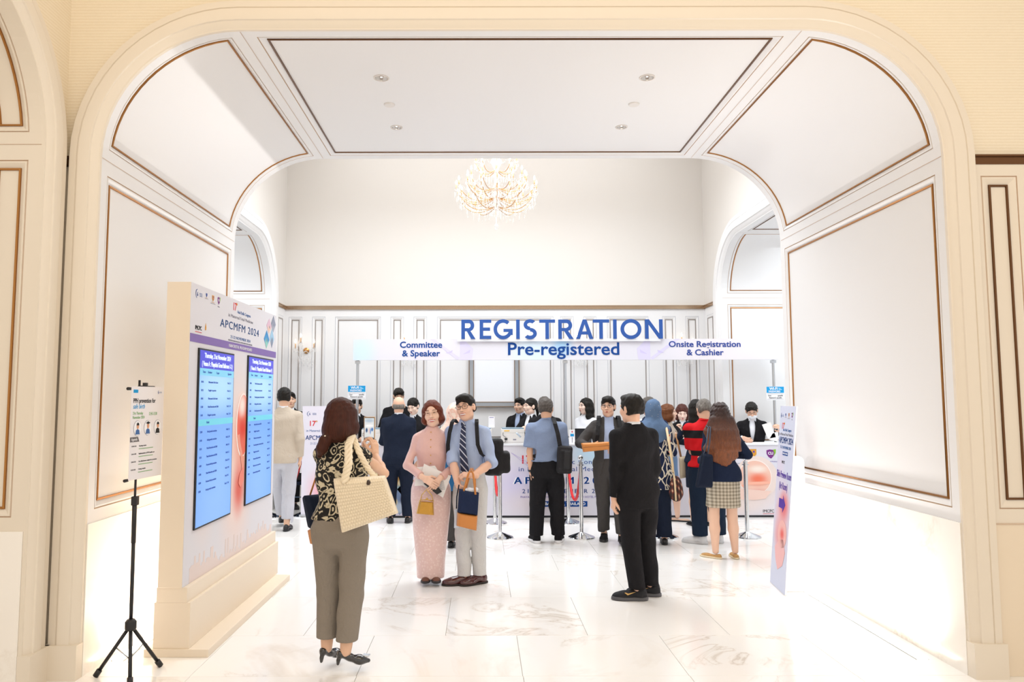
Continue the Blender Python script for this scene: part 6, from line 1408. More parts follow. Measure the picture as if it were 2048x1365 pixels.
for i in range(230):
    u = rnd.random(); a = rnd.random() * 6.28; r_ = .50 * math.sqrt(u) + .03; drops.append((r_ * math.cos(a), r_ * math.sin(a), 4.30 - .20 * (1 - r_ / .55) + rnd.uniform(-.06, .05), rnd.uniform(.03, .08)))
for x, y, z_, l in drops: C.lathe([(.001, 0), (.0035, -.006), (.006, -l * .7), (.001, -l)], 5, (x, y, z_))
C.build('crystal_drops', M_crys, ch)['kind'] = 'stuff'
C = MB()
for tr_, z1_ in ((.5, 4.40), (.38, 4.54), (.27, 4.78)):
    for i in range(12):
        a0, a1 = 2 * math.pi * i / 12, 2 * math.pi * (i + 1) / 12
        for j in range(9): u = j / 8; a = a0 + (a1 - a0) * u; C.ell((tr_ * math.cos(a), tr_ * math.sin(a), z1_ - .08 * math.sin(math.pi * u)), (.006, .006, .006), nu=5, nv=4)
C.build('bead_strings', M_crys, ch)['kind'] = 'stuff'
l = bpy.data.lights.new('chandelier_glow', 'POINT'); l.energy = 14; l.color = (1, .9, .76); l.shadow_soft_size = .35; lo = bpy.data.objects.new('chandelier_glow', l); COL.objects.link(lo); lo.location = (.207, 9.75, 4.9)
def sconce():
    t = empty('wall_sconce'); o = MB().lathe([(.001, 0), (.045, .0), (.05, .012), (.02, .03), (.001, .035)], 18, M=Matrix.Rotation(R(90), 4, 'X')).build('wall_plate', M_brass, t); smooth_angle(o)
    C = MB()
    for dx, dz, dy in ((-.15, .03, -.10), (.15, .03, -.10), (-.05, .12, -.16)):
        a_ = MB().tube([(dx * u, -.03 + dy * u, -.05 * math.sin(u * math.pi) + dz * u ** 2) for u in np.linspace(0, 1, 10)], .006, 6).build('arm', M_crys, t, True); c_ = (dx, -.03 + dy, dz)
        MB().lathe([(.005, -.01), (.03, 0), (.034, .01), (.03, .01), (.005, 0)], 12, c_).build('drip_pan', M_crys, a_, True); MB().lathe([(.009, 0), (.009, .085)], 8, c_).build('candle', M_candle, a_, True); MB().lathe([(.002, .083), (.013, .095), (.016, .112), (.010, .135), (.001, .155)], 10, c_).build('bulb', M_bulb, a_, True)
        for j in range(12): a = j * .52; C.lathe([(.001, 0), (.004, -.006), (.006, -.045), (.001, -.06)], 5, (dx + .034 * math.cos(a), c_[1] + .034 * math.sin(a), dz - .005))
    for j in range(30): C.lathe([(.001, 0), (.004, -.006), (.007, -.05), (.001, -.07)], 5, (rnd.uniform(-.13, .13), -.03 - rnd.random() * .10, -.06 - rnd.random() * .16))
    C.build('crystal_drops', M_crys, t)['kind'] = 'stuff'; return t
sc0 = None
for x, lb in ((-2.868, 'crystal candle sconce on the back wall left of the fascia'), (-1.19, 'crystal wall sconce behind the left end of the fascia'), (1.61, 'crystal wall sconce behind the fascia, right of the framed picture'), (3.30, 'crystal wall sconce behind the right end of the fascia')):
    if sc0 is None: t = sc0 = sconce()
    else:
        t = sc0.copy(); COL.objects.link(t)
        for c1 in sc0.children:
            c = c1.copy(); COL.objects.link(c); c.parent = t
            for c2 in c1.children: d = c2.copy(); COL.objects.link(d); d.parent = c
    t.location = (x, FYB - .005, 2.45); props(t, lb, 'wall lamp', 'crystal wall sconces')
# framed picture
fp = empty('framed_picture', (.213, FYB - .005, 1.525), 0, 'large pale picture in a silver and bronze frame behind the desks', 'picture'); b = MB()
def frame_ring(w_, z0_, z1_, a, y0_, y1_, mi): b.box((-w_, y0_, z0_), (-w_ + a, y1_, z1_), mi).box((w_ - a, y0_, z0_), (w_, y1_, z1_), mi).box((-w_ + a, y0_, z0_), (w_ - a, y1_, z0_ + a), mi).box((-w_ + a, y0_, z1_ - a), (w_ - a, y1_, z1_), mi)
frame_ring(.415, 0, .95, .014, -.05, 0, 1); frame_ring(.401, .014, .936, .06, -.035, 0, 0); frame_ring(.341, .074, .876, .012, -.04, 0, 1); b.build('frame', [mat('silver_frame', 'aab0b6', .35, .6), mat('bronze_frame', '8f7a66', .35, .7)], fp)
MB().box((-.33, -.02, .085), (.33, -.002, .866)).build('canvas', mat('canvas_white', 'eef0f4', .5), fp)
# wall screen in the left wing
ws_ = empty('wall_screen', (-4.05, 9.6, 2.3), 0, 'thin dark-edged screen seen edge-on through the left foyer arch', 'screen'); MB().box((-.03, -.02, 0), (.03, .9, 1.4), bev=.004).build('casing', M_black, ws_); MB().box((.03, 0, .02), (.033, .88, 1.38)).build('display', mat('screen_off', '1c2740', .1), ws_)
# ------------------------------------------------------------------ bags and things people carry
def pillow(name, cs, T, m, parent=None, nu=36, nv=28, weave=0., bulge=.5, rim=.12, hump=None):
    """soft bag body between four corners (TL, TR, BR, BL), thickness T, with optional woven relief"""
    cs = [np.array(c, float) for c in cs]; n = nrm(np.cross(cs[1] - cs[0], cs[3] - cs[0])); vs = []; fs = []
    for sd in (1, -1):
        for j in range(nv + 1):
            for i in range(nu + 1):
                u, v = i / nu, j / nv; p = (cs[0] * (1 - u) + cs[1] * u) * (1 - v) + (cs[3] * (1 - u) + cs[2] * u) * v
                e = min(u, 1 - u) * np.linalg.norm(cs[1] - cs[0]); t = max(0, 1 - max(0, 1 - e / max(rim * np.linalg.norm(cs[1] - cs[0]), 1e-4)) ** 2) ** .5
                vb = min(v, 1 - v) / .10; tv = max(0, 1 - max(0, 1 - vb) ** 2) ** .5; h = T / 2 * t * (.25 + .75 * tv) * (1 + bulge * math.sin(math.pi * u) * math.sin(math.pi * (v * .8 + .2)) * .5)
                if weave: h += weave * abs(math.sin(u * nu * math.pi / 4 + (int(v * nv / 4) % 2) * math.pi / 2)) * abs(math.sin(v * nv * math.pi / 4)) * t
                vs.append(p + n * h * sd)
    N = (nu + 1) * (nv + 1)
    for sd in (0, 1):
        for j in range(nv):
            for i in range(nu):
                a = sd * N + j * (nu + 1) + i; q = (a, a + nu + 1, a + nu + 2, a + 1); fs.append(q if sd == 0 else q[::-1])
    def edge(ix):
        for a, b in zip(ix[:-1], ix[1:]): fs.append((a, b, b + N, a + N))
    edge([i for i in range(nu + 1)]); edge([j * (nu + 1) + nu for j in range(nv + 1)]); edge([nv * (nu + 1) + i for i in range(nu, -1, -1)]); edge([j * (nu + 1) for j in range(nv, -1, -1)])
    o = mesh(name, np.array(vs), fs, m, parent, True); return o
def root(name, p, label, cat, group=None): return empty(name, tuple(p), 0, label, cat, group)
def rel(o, *ps): l = Vector(o.location); return [Vector(p) - l for p in ps]
M_tote = mat('cream_woven_leather', 'eedfc4', .55, bump=(120, .15))
# cream woven tote on the photographer's shoulder
YT = 4.48; t = root('tote_bag', at(735, 1010, YT), 'large cream woven tote bag on the shoulder of the woman taking the picture', 'bag')
TL, TR, BR, BL = rel(t, at(667, 958, YT), at(771, 952, YT + .02), at(797, 1026, YT + .03), at(684, 1066, YT)); cor = [TL, TR, BR, BL]
pillow('woven_body', cor, .14, M_tote, t, 88, 64, .011, .6, .06)
b = MB()
for pts0, R_ in (((at(688, 966, YT - .07), at(697, 930, YT - .06), at(697, 890, 4.60), at(704, 872, 4.70)), 1.), ((at(706, 872, 4.74), at(718, 905, YT + .10), at(736, 938, YT + .08), at(752, 958, YT + .07)), .8)):
    K = rel(t, *pts0); C_ = []
    for i in range(3):
        for j in range(14): C_.append(K[i].lerp(K[i + 1], j / 14))
    C_.append(K[3])
    for ph in (0, 2.09, 4.19): b.tube([p + Vector((math.cos(i * .55 + ph) * .014 * R_, math.sin(i * .55 + ph) * .010, 0)) for i, p in enumerate(C_)], .0125 * R_, 7)
b.build('braided_handles', M_tote, t, True)
c, = rel(t, at(737, 966, YT - .068)); MB().ell(c, (.012, .022, .017), nu=14, nv=8).build('button', mat('dark_horn', '3a2a20', .3), t, True)
# navy and tan tote hanging in front of her
t = root('tote_bag', at(622, 1040, 4.92), 'dark navy tote bag with tan base hanging beside the photographing woman', 'bag'); YT = 4.92
ps = rel(t, at(608, 992, YT), at(648, 988, YT + .1), at(660, 1092, YT + .1), at(627, 1090, YT)); mid = [ps[0].lerp(ps[3], .68), ps[1].lerp(ps[2], .68)]
pillow('upper_body', [ps[0], ps[1], mid[1], mid[0]], .10, C_deep, t, 16, 16); pillow('tan_base', [mid[0], mid[1], ps[2], ps[3]], .105, C_leather, t, 16, 12)
a_, b_ = rel(t, at(640, 930, 4.98), at(655, 925, 5.0)); MB().tube([ps[0].lerp(ps[1], .3), a_, b_, ps[0].lerp(ps[1], .8)], .006, 6).build('handle', C_leather, t, True)
# her phone
M_case = mat('phone_case', 'd9b48c', .4); pc = at(739, 858, 5.13); t = root('phone', pc, 'phone in a peach case held up by the woman taking the picture', 'phone'); PMx = frame3((0, 0, 0), (.985, -.10, .0), (.06, 0, 1))
MB().box((-.039, -.081, -.005), (.039, .081, .004), bev=.003, M=PMx).build('case', M_case, t); MB().box((-.035, -.076, .0035), (.035, .076, .0055), M=PMx).build('glass', M_black, t)
scm = pmat('phone_live_view', 'c9d3dc', [(0, .055, .05, .02, '9fb4c8', .2, 1), (0, .02, .04, .012, 'dfe9f4', .2, 1), (-.018, -.01, .010, .022, '34507a', .4, 1), (.020, -.005, .010, .018, '3c6fb0', .4, 1), (.0, -.015, .006, .03, 'd9c0ba', .4, 1), (.008, -.016, .006, .028, '6c93c9', .4, 1), (0, -.07, .05, .018, '3a4046', .6, 1)], .2, .5)
sheet('display', PMx @ T3(0, 0, .0056), rect(-.033, -.070, .033, .072), scm, t); MB().lathe([(.006, 0), (.006, .001)], 16, M=PMx @ T3(0, -.062, .0058)).build('shutter_button', I_white, t)
# pink lady: papers, black wallet, gold bag
t = root('paper_sheets', at(858, 958, 6.80), 'white printed sheets held by the lady in pink', 'paper'); YP = 6.79
for q, dy in (((833, 935, 870, 932, 892, 968, 829, 973), .012), ((848, 928, 902, 953, 886, 996, 838, 968), 0)):
    ps = rel(t, *[at(q[i], q[i + 1], YP + dy) for i in (0, 2, 4, 6)]); b = MB(); b.add([p + Vector((0, d, 0)) for d in (0, .002) for p in ps], [(3, 2, 1, 0), (4, 5, 6, 7), (0, 1, 5, 4), (1, 2, 6, 5), (2, 3, 7, 6), (3, 0, 4, 7)]).build('sheet', mat('paper_white', 'efece9', .7), t)
p0, p1, p2 = rel(t, at(872, 966, YP - .002), at(893, 962, YP - .002), at(872, 985, YP - .002)); fm = frame3(p0, p1 - p0, p0 - p2)
for i in range(7): sheet('printed_line', fm @ T3(0, -.012 * i, .0), rect(0, 0, .07, .003), I_grey, t)
t = root('wallet', at(868, 978, 6.765), 'small black wallet held by the lady in pink', 'wallet'); ps = rel(t, at(847, 968, 6.765), at(864, 960, 6.765), at(884, 984, 6.765), at(874, 990, 6.765)); pillow('wallet_body', ps, .022, M_black, t, 8, 8, 0, 0)
M_gold = mat('gold_filigree', 'c9973f', .35, .6, bump=(140, .9)); M_goldf = mat('gold_frame', 'd9b25c', .2, .9)
t = root('handbag', at(852, 1012, 6.72), 'small gold handbag with metal frame hanging from the hand of the lady in pink', 'bag'); YP = 6.72
ps = rel(t, at(841, 1003, YP), at(867, 1005, YP), at(868, 1031, YP), at(834, 1028, YP)); pillow('filigree_body', ps, .05, M_gold, t, 40, 30, .003, .5)
fr = [ps[3], ps[0] + Vector((-.004, 0, .008)), ps[0].lerp(ps[1], .5) + Vector((0, 0, .018)), ps[1] + Vector((.002, 0, .008))]; MB().tube(fr, .005, 8).ell(ps[0].lerp(ps[1], .5) + Vector((0, 0, .026)), (.009, .009, .009), nu=8, nv=6).build('metal_frame', M_goldf, t, True)
top, = rel(t, at(853, 982, YP)); MB().tube([ps[0] + Vector((0, 0, .005)), ps[0].lerp(top, .6) + Vector((-.02, 0, 0)), top + Vector((0, 0, .01)), ps[1].lerp(top, .6) + Vector((.02, 0, 0)), ps[1] + Vector((0, 0, .005))], .004, 8).build('handle', M_goldf, t, True)
# blue-shirt man: tote, backpack, lanyard
YP = 6.56; t = root('tote_bag', at(932, 1015, YP), 'navy and tan tote bag held by the smiling man in the light blue shirt', 'bag')
ps = rel(t, at(918, 978, YP), at(958, 986, YP + .03), at(953, 1062, YP + .03), at(913, 1052, YP)); mid = [ps[0].lerp(ps[3], .64), ps[1].lerp(ps[2], .60)]
pillow('navy_body', [ps[0], ps[1], mid[1], mid[0]], .11, C_navy, t, 24, 20, 0, .5); pillow('tan_base', [mid[0], mid[1], ps[2], ps[3]], .114, C_leather, t, 24, 14, 0, .4)
for dx, dy in ((0, -.04), (.012, .04)):
    h0, h1, h2 = rel(t, at(926 + dx * 200, 988, YP + dy), at(942 + dx * 300, 940, YP + dy + .06), at(951, 990, YP + dy))
    b = MB(); b.tube([h0, h0.lerp(h1, .8) + Vector((-.01, 0, 0)), h1 + Vector((0, 0, .012)), h2.lerp(h1, .8) + Vector((.012, 0, 0)), h2], .009, 8); b.build('handle', C_leather, t, True)
q = SDF(.007); c0 = at(941, 983, YP + .01) - Vector(t.location)
for i in range(6): q.ell((c0.x + (i - 2.5) * .018, c0.y + .01 * (i % 2), c0.z + .006 * (i % 3)), (.022, .03, .02), k=.01)
V, F = q.run(.003, 60); vmesh('packed_bottles', V, F, C_white, t)
YP = 7.02; t = root('backpack', at(998, 915, YP), 'black backpack on the back of the man in the light blue shirt', 'backpack')
ps = rel(t, at(974, 876, YP), at(1005, 880, YP + .02), at(1010, 952, YP + .02), at(976, 956, YP)); q = SDF(.0075); ctr = (ps[0] + ps[2]) / 2
q.box(tuple(ctr + Vector((-.03, .0, 0))), (.10, .085, .17), rd=.05); q.box(tuple(ctr + Vector((.055, .02, -.05))), (.075, .09, .10), rd=.035, k=.01); V, F = q.run(.003, 20); vmesh('pack_body', V, F, C_nylon, t)
b = MB()
for sg in (-1, 1):
    pts = []
    for z_, dd, xx in ((.845, -.2, .055), (.865, .35, .062), (.850, .95, .068), (.80, 1.16, .076), (.74, 1.18, .082), (.69, .9, .092), (.66, .0, .10)):
        d = np.interp(z_, [q_[0] for q_ in MALE], [q_[2] for q_ in MALE]) * BLUE.H * 1.14; p = BLUE.bend(np.array([sg * xx * BLUE.H, -d * dd, z_ * BLUE.H])); pts.append(BLUE.wpos(p) - Vector(t.location))
    dn = Vector(BLUE.Rz @ np.array([1, 0, 0])) * .017
    vs = []
    for i, p in enumerate(pts):
        out = Vector(BLUE.Rz @ np.array([0, -1, 0])) * .010
        for s1, s2 in ((-1, 0), (1, 0), (1, 1), (-1, 1)): vs.append(p + dn * s1 + out * s2 + Vector((0, 0, .008 if i < 3 else 0)) * s2)
    b.add(vs, [(4 * i + j, 4 * i + (j + 1) % 4, 4 * i + 4 + (j + 1) % 4, 4 * i + 4 + j) for i in range(6) for j in range(4)])
b.build('shoulder_straps', C_nylon, t)
YP = 6.60; t = root('name_badge', at(911, 1038, YP), 'clear name badge hanging from a dark lanyard by the man in the light blue shirt', 'badge'); a_, b_, c_, d_ = rel(t, at(918, 970, YP), at(913, 1018, YP), at(909, 1020, YP), at(908, 1057, YP))
MB().tube([a_, a_.lerp(b_, .5) + Vector((-.008, 0, 0)), b_], .006, 6).build('lanyard', C_deep, t, True); pillow('badge_card', [c_, c_ + Vector((.05, .01, .004)), d_ + Vector((.045, .01, .006)), d_], .006, mat('badge_plastic', 'cfd6e4', .2), t, 6, 6, 0, 0)
# grey-suit man: orange pouch, backpack straps
YP = 8.55; t = root('pouch', at(1200, 895, YP), 'long orange leather pouch held out by the man in the grey suit', 'bag'); ps = rel(t, at(1162, 887, YP), at(1218, 884, YP), at(1222, 899, YP), at(1166, 905, YP))
pillow('pouch_body', ps, .11, C_leather, t, 24, 10, 0, .4); e1, e2, e3 = rel(t, at(1214, 891, YP), at(1228, 893, YP), at(1238, 895, YP)); MB().tube([e1, e2, e3], [.024, .014, .012], 8).build('gathered_end', C_leather, t, True)
b = MB().tube([(ps[0] + ps[3]) / 2 + Vector((.01, -.062, .006)), (ps[1] + ps[2]) / 2 + Vector((-.02, -.066, .004))], .003, 5); b.build('seam', mat('dark_tan', '8a5020', .6), t)
def straps(P, t, m, w_=.018, ez=1.22, tab=MALE, gx=0.):
    b = MB()
    for sg in (-1, 1):
        pts = []
        for z_, dd, xx in ((.835, -.6, .060), (.862, .3, .066), (.850, .95, .070), (.80, 1.2, .076), (.74, 1.2, .080), (.69, 1.0, .088), (.66, .2, .098)):
            d = np.interp(z_, [q_[0] for q_ in tab], [q_[2] for q_ in tab]) * P.H * ez; pts.append(P.wpos(P.bend(np.array([sg * (xx + gx) * P.H, -d * dd, z_ * P.H]))) - Vector(t.location))
        dn = Vector(P.Rz @ np.array([1, 0, 0])) * w_; out = Vector(P.Rz @ np.array([0, -1, 0])) * .014; vs = []
        for i, p in enumerate(pts):
            for s1, s2 in ((-1, 0), (1, 0), (1, 1), (-1, 1)): vs.append(p + dn * s1 + out * s2 + Vector((0, 0, .012 if i < 3 else 0)) * s2)
        b.add(vs, [(4 * i + j, 4 * i + (j + 1) % 4, 4 * i + 4 + (j + 1) % 4, 4 * i + 4 + j) for i in range(6) for j in range(4)])
    return b.build('shoulder_straps', m, t)
pb = GREY.wpos(np.array([0, .20, .70 * GREY.H])); t = root('backpack', pb, 'black backpack worn by the man in the grey suit', 'backpack'); straps(GREY, t, C_nylon, .022)
q = SDF(.009); q.box((0, -.02, 0), (.14, .075, .20), np.array(GREY.Rz), rd=.05); V, F = q.run(.003, 18); vmesh('pack_body', V, F, C_nylon, t)
# sling bag
YP = 8.66; t = root('sling_bag', at(1129, 920, YP), 'black sling backpack on the back of the man in the blue short-sleeved shirt', 'bag'); q = SDF(.007)
q.box((0, .0, 0), (.088, .045, .158), np.array(roty(.06)), rd=.035); q.box((.012, -.036, -.01), (.068, .022, .125), np.array(roty(.06)), rd=.02, k=.004); V, F = q.run(.0015, 16); vmesh('bag_body', V, F, C_nylon, t)
q = SDF(.006); q.box((.022, -.06, .0), (.036, .004, .10), np.array(roty(.06)), rd=.004); V, F = q.run(); vmesh('pocket', V, F, mat('pocket_black', '17171a', .7), t)
ps = rel(t, at(1120, 893, YP), at(1116, 870, YP - .02), at(1110, 848, YP + .0), at(1107, 838, YP + .10), at(1106, 845, YP + .28)); b = MB(); vs = []
for i, p in enumerate(ps):
    for s1, s2 in ((-.024, 0), (.024, 0), (.024, -.012), (-.024, -.012)): vs.append(p + Vector((s1, s2 if i < 3 else 0, 0 if i < 3 else -s2)))
b.add(vs, [(4 * i + j, 4 * i + (j + 1) % 4, 4 * i + 4 + (j + 1) % 4, 4 * i + 4 + j) for i in range(4) for j in range(4)]); b.build('strap', C_nylon, t)
# held phone by the man at the middle desk
YP = 10.55; t = root('phone', at(1036, 872, YP), 'phone held out over the middle desk left of the blue short-sleeved shirt', 'phone'); ps = rel(t, at(1031, 867, YP), at(1034, 865, YP), at(1043, 874, YP), at(1040, 876, YP)); pillow('phone_body', [ps[0], ps[1], ps[2], ps[3]], .05, mat('phone_silver', 'b9c6d6', .2), t, 8, 8, 0, 0, .3)
# ikat lady's plaid bag
def f_bagpl(t):
    w_ = t.new('ShaderNodeTexWave', bands_direction='DIAGONAL'); w_.inputs['Scale'].default_value = 7; t.link(t.coord(), w_.inputs[0]); w2 = t.new('ShaderNodeTexWave', bands_direction='X'); w2.inputs['Scale'].default_value = 9; t.link(t.coord(), w2.inputs[0])
    t.base(t.ramp(t.math('MULTIPLY', t.math('ADD', w_.outputs[0], w2.outputs[0]), .5), [(.35, '2c1712'), (.55, '55261d'), (.8, '8a4030'), (.95, 'c9b090')]))
YP = 8.48; t = root('handbag', at(1352, 975, YP), 'brown plaid handbag with cream straps carried by the woman in the blue headscarf', 'bag'); q = SDF(.006); q.ell((0, 0, -.01), (.072, .06, .135), k=.02); q.ell((.0, 0, -.07), (.075, .06, .085), k=.03); V, F = q.run(.002, 30); vmesh('bag_body', V, F, mat('brown_plaid', '4a261d', .7, fn=f_bagpl), t)
ps = rel(t, at(1331, 852, 8.66), at(1333, 858, 8.58), at(1339, 890, YP - .05), at(1345, 930, YP - .05), at(1346, 945, YP - .065)); q2 = rel(t, at(1347, 944, YP - .05), at(1350, 970, YP - .075), at(1352, 1002, YP - .06)); M_crs = mat('cream_strap', 'e2c9a0', .5)
MB().tube(ps, .014, 8).build('shoulder_strap', M_crs, t, True); MB().tube(q2, .010, 8).build('front_band', M_crs, t, True); MB().tube([ps[-1] + Vector((.018 * math.cos(a), 0, .016 * math.sin(a))) for a in np.linspace(0, 6.28, 13)], .003, 6).build('buckle', M_chrome, t, True)
# ombre lady's navy tote
YP = 7.78; t = root('tote_bag', at(1410, 945, YP), 'dark navy shoulder tote of the long-haired woman in the plaid skirt', 'bag'); ps = rel(t, at(1405, 906, YP), at(1424, 910, YP), at(1424, 976, YP), at(1391, 975, YP)); pillow('bag_body', ps, .12, C_deep, t, 24, 24, 0, .5)
for dx in (0, 8): h0, h1 = rel(t, at(1407 + dx, 912, YP - .03), at(1417 + dx * .5, 855, YP + .05)); MB().tube([h0, h0.lerp(h1, .5) + Vector((.004, -.01, 0)), h1, h1 + Vector((.0, .08, .012))], .007, 6).build('handle', mat('grey_navy_strap', '3b4556', .6), t, True)
h0, = rel(t, at(1413, 917, YP - .06)); MB().box(h0 - Vector((.012, .004, .006)), h0 + Vector((.012, .004, .006)), bev=.002).build('clasp', M_chrome, t)
# chestnut bob lady: camel bag, phone, bracelet
YP = 10.05; t = root('handbag', at(1366, 925, YP), 'tan shoulder bag of the woman with the chestnut bob', 'bag'); ps = rel(t, at(1358, 915, YP), at(1374, 912, YP), at(1376, 955, YP), at(1360, 958, YP)); pillow('bag_body', ps, .08, mat('khaki_canvas', 'b8a68c', .8), t, 12, 12); h0, h1 = rel(t, at(1362, 916, YP), at(1352, 868, YP + .05)); MB().tube([h0, h1], .014, 6).build('strap', mat('camel_strap', 'a8774a', .6), t, True)
YP = 9.98; t = root('phone', at(1375, 858, YP), 'silver phone in the raised hand of the woman with the chestnut bob', 'phone'); ps = rel(t, at(1368, 855, YP), at(1378, 857, YP), at(1376, 867, YP), at(1366, 864, YP)); pillow('phone_body', ps, .015, MATS['phone_silver'], t, 6, 6, 0, 0, .2)
# masked man's papers and the forms on the desk
t = root('paper_sheets', at(1545, 866, 10.98), 'white papers being leafed through by the masked man', 'paper')
for q in ((1524, 850, 1541, 845, 1552, 875, 1536, 878), (1545, 868, 1557, 862, 1556, 884, 1538, 880)):
    ps = rel(t, *[at(q[i], q[i + 1], 10.95) for i in (0, 2, 4, 6)]); b = MB(); b.add([p + Vector((0, d, 0)) for d in (0, .003) for p in ps], [(3, 2, 1, 0), (4, 5, 6, 7), (0, 1, 5, 4), (1, 2, 6, 5), (2, 3, 7, 6), (3, 0, 4, 7)]).build('sheet', MATS['paper_white'], t)
for i, (x, y, w_, lb) in enumerate(((4.05, 10.78, .34, 'stack of white forms on the right desk in front of the masked man'), (.85, 10.85, .22, 'white form on the middle desk beside the printer'))):
    t = root('paper_stack', (x, y, 1.022), lb, 'paper'); MB().box((-w_ / 2, -.1, 0), (w_ / 2, .12, .008), bev=.001).build('sheets', MATS['paper_white'], t)
# printers, laptop, small things on the desks
M_pr = mat('printer_plastic', 'e4e0dc', .45); M_prd = mat('printer_dark', '7d95a6', .4)
def printer(x, lb):
    t = root('printer', (x, 10.86, 1.0225), lb, 'printer', 'desk printers'); MB().box((-.165, -.15, 0), (.165, .15, .15), bev=.006).box((-.165, -.15, .15), (.165, .15, .205), bev=.006).build('body', M_pr, t)
    MB().box((-.155, -.14, .2045), (.155, .13, .222), bev=.004).build('scanner_lid', M_prd, t); MB().box((-.125, -.1515, .176), (-.05, -.149, .190)).build('yellow_label', mat('label_yellow', 'f0b92a', .6), t)
    MB().box((-.145, -.152, .02), (.145, -.149, .024)).build('paper_slot', mat('slot_grey', 'a39a98', .6), t); MB().box((.0, -.1515, .05), (.045, -.149, .068)).build('rating_plate', I_grey, t)
    MB().box((-.12, -.17, .055), (-.08, -.15, .08)).tube([(-.14, -.152, .16), (-.143, -.158, .12), (-.10, -.165, .09)], .003, 5).tube([(-.10, -.165, .06), (-.11, -.17, .03), (-.15, -.16, .005)], .003, 5).build('power_cord', M_black, t); return t
printer(at(1026, 870, 10.71).x, 'white desk printer left of the woman with the ponytail'); printer(at(960, 870, 10.71).x, 'white desk printer behind the man in the light blue shirt'); printer(at(746, 870, 10.71).x, 'white desk printer behind the raised phone')
t = root('laptop', (at(1166, 870, 10.86).x, 10.86, 1.0225), 'open black laptop in front of the long-haired staff member', 'laptop'); MB().box((-.12, 0, 0), (.12, .17, .014), bev=.003).build('base', M_black, t); MB().prism(rect(-.12, 0, .12, .20), 0, .008, frame3((0, 0, .012), (1, 0, 0), (0, -.15, 1))).build('lid', mat('laptop_lid', '222226', .35), t)
t = root('card_stand', (at(1144, 875, 10.8).x, 10.8, 1.0225), 'small white upright information card beside the laptop', 'card stand'); MB().box((-.04, -.02, 0), (.04, .02, .19), bev=.003).build('stand', M_whitep, t); Mq = frame3((0, -.0205, 0), (1, 0, 0), (0, 0, 1)); sheet('printed_block', Mq, rect(-.025, .10, .025, .135), I_sky, t); sheet('printed_mark', Mq, ellp(0, .165, .009, .012, 10), I_red, t); sheet('slot', Mq, rect(-.003, .01, .003, .085), I_blk, t)
t = root('card_stand', (at(983, 840, 11.0).x, 10.93, 1.245), 'small white upright card standing on the printer behind the blue shirt', 'card stand'); MB().box((-.045, -.002, 0), (.045, .004, .16)).build('card', M_whitep, t); MB().box((-.045, -.02, 0), (.045, .02, .004)).build('foot', M_whitep, t); sheet('printed_line', frame3((0, -.002, 0), (1, 0, 0), (0, 0, 1)), rect(-.03, .14, .03, .146), I_pur, t)
# chairs with bags at the left behind the beige suit
M_chair = mat('blue_grey_tube', '44586e', .35, .6)
def chair(x, y, lb, src=None):
    if src:
        t = src.copy(); COL.objects.link(t)
        for c1 in src.children: c = c1.copy(); COL.objects.link(c); c.parent = t
    else:
        t = empty('banquet_chair')
        MB().box((-.20, -.2, .42), (.20, .2, .47), bev=.02).build('seat', C_deep, t); MB().box((-.19, .19, .55), (.19, .215, .88), bev=.012).build('backrest', C_deep, t)
        for sx in (-1, 1):
            for sy in (-1, 1): MB().tube([(sx * .18, sy * .17, .43), (sx * .20, sy * .21, .01)], .011, 8).build('leg', M_chair, t, True)
            MB().tube([(sx * .18, .19, .42), (sx * .175, .205, .86)], .011, 8).build('back_post', M_chair, t, True); MB().tube([(sx * .19, -.185, .2), (sx * .19, .185, .2)], .008, 8).build('stretcher', M_chair, t, True)
        MB().tube([(-.185, -.185, .25), (.185, -.185, .25)], .008, 8).build('stretcher', M_chair, t, True)
    t.location = (x, y, 0); props(t, lb, 'chair', 'chairs behind the rope'); return t
c1 = chair(-2.66, 11.15, 'dark chair carrying bags behind the rope, right of the man in the beige suit')
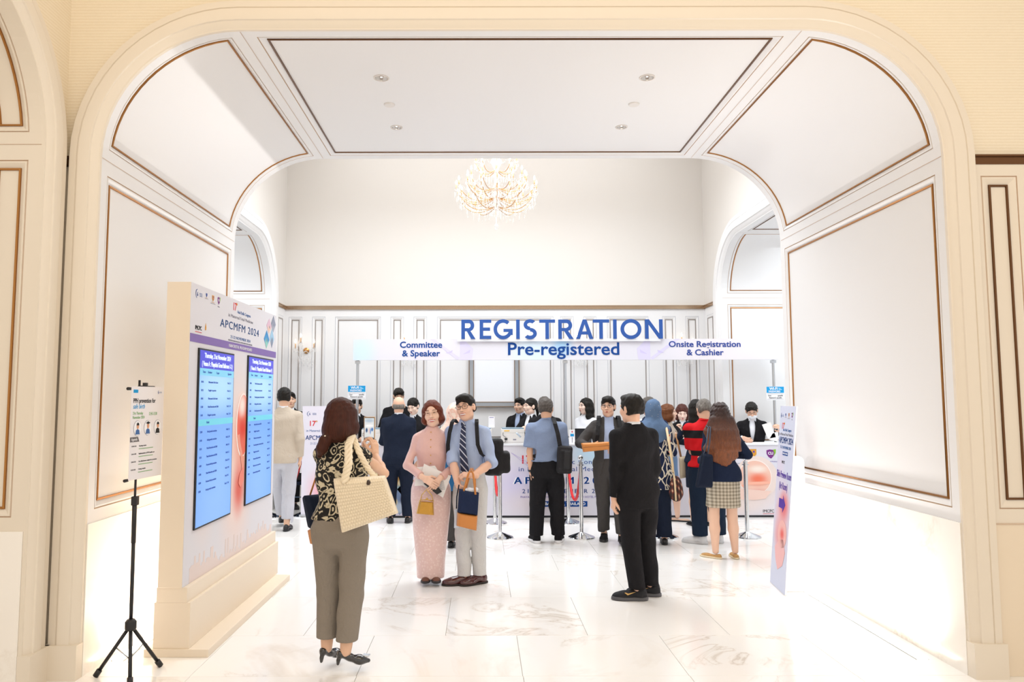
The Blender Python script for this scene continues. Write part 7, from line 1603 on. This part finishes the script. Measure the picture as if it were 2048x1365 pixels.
t = root('tote_bag', (-2.66, 11.17, .47), 'grey tote bag with tan base propped on the dark chair', 'bag'); ps = [Vector(v) for v in ((-.16, .10, .60), (.0, .10, .66), (.12, .08, .02), (-.12, .08, .0))]; ps = [Vector((-.17, .1, .55)), Vector((-.04, .1, .62)), Vector((.10, .08, .22)), Vector((-.14, .08, .05))]
pillow('bag_body', ps, .10, cloth('cloth_slate', '5c6066'), t, 12, 12); pillow('tan_base', [Vector((-.14, .08, .22)), Vector((.10, .09, .40)), Vector((.11, .06, .10)), Vector((-.14, .06, .02))], .115, C_leather, t, 12, 12); MB().box((-.02, .02, .36), (.03, .03, .46)).build('tag', I_white, t)
t = root('backpack', (-2.60, 11.05, .475), 'small black backpack on the seat of the dark chair', 'backpack'); q = SDF(.01); q.box((0, .0, .14), (.13, .09, .14), rd=.05); V, F = q.run(.004, 15); vmesh('pack_body', V, F, C_nylon, t); MB().box((-.02, -.1, .12), (.05, -.085, .24)).build('label', I_white, t)
# gold flash on the side of the black trainers
for k in 'lr':
    A_ = BLK.foot[BLK.side(k)]; Rr = rotz(R(62 if k == 'l' else 56)) @ np.eye(3); f = .29 / .27; sd = 1 if True else -1
    sw = [(-.045, .012), (-.02, -.006), (.045, .022), (-.015, .006), (-.035, .014)]; o = np.array([A_[0], A_[1], 0.])
    for s_ in (1,):
        M = frame3(tuple(o + Rr @ np.array([s_ * .049, -.06, .052]) * f), Vector(Rr @ np.array([0, 1, 0])) * s_, (0, 0, 1)); MB().prism([(x, y) for x, y in sw], -.004, .004, M).build('shoe_flash', mat('flash_gold', 'c9a05c', .4), BLK.root)
# ------------------------------------------------------------------ lettering becomes plain meshes
bpy.context.view_layer.update(); dg = bpy.context.evaluated_depsgraph_get(); shared = {}
for o in [o for o in sc.objects if o.type == 'FONT']:
    if o.data.name not in shared: shared[o.data.name] = bpy.data.meshes.new_from_object(o.evaluated_get(dg), depsgraph=dg)
    n = bpy.data.objects.new('lettering', shared[o.data.name]); n.parent = o.parent; n.matrix_local = o.matrix_local.copy(); COL.objects.link(n)
    bpy.data.objects.remove(o)
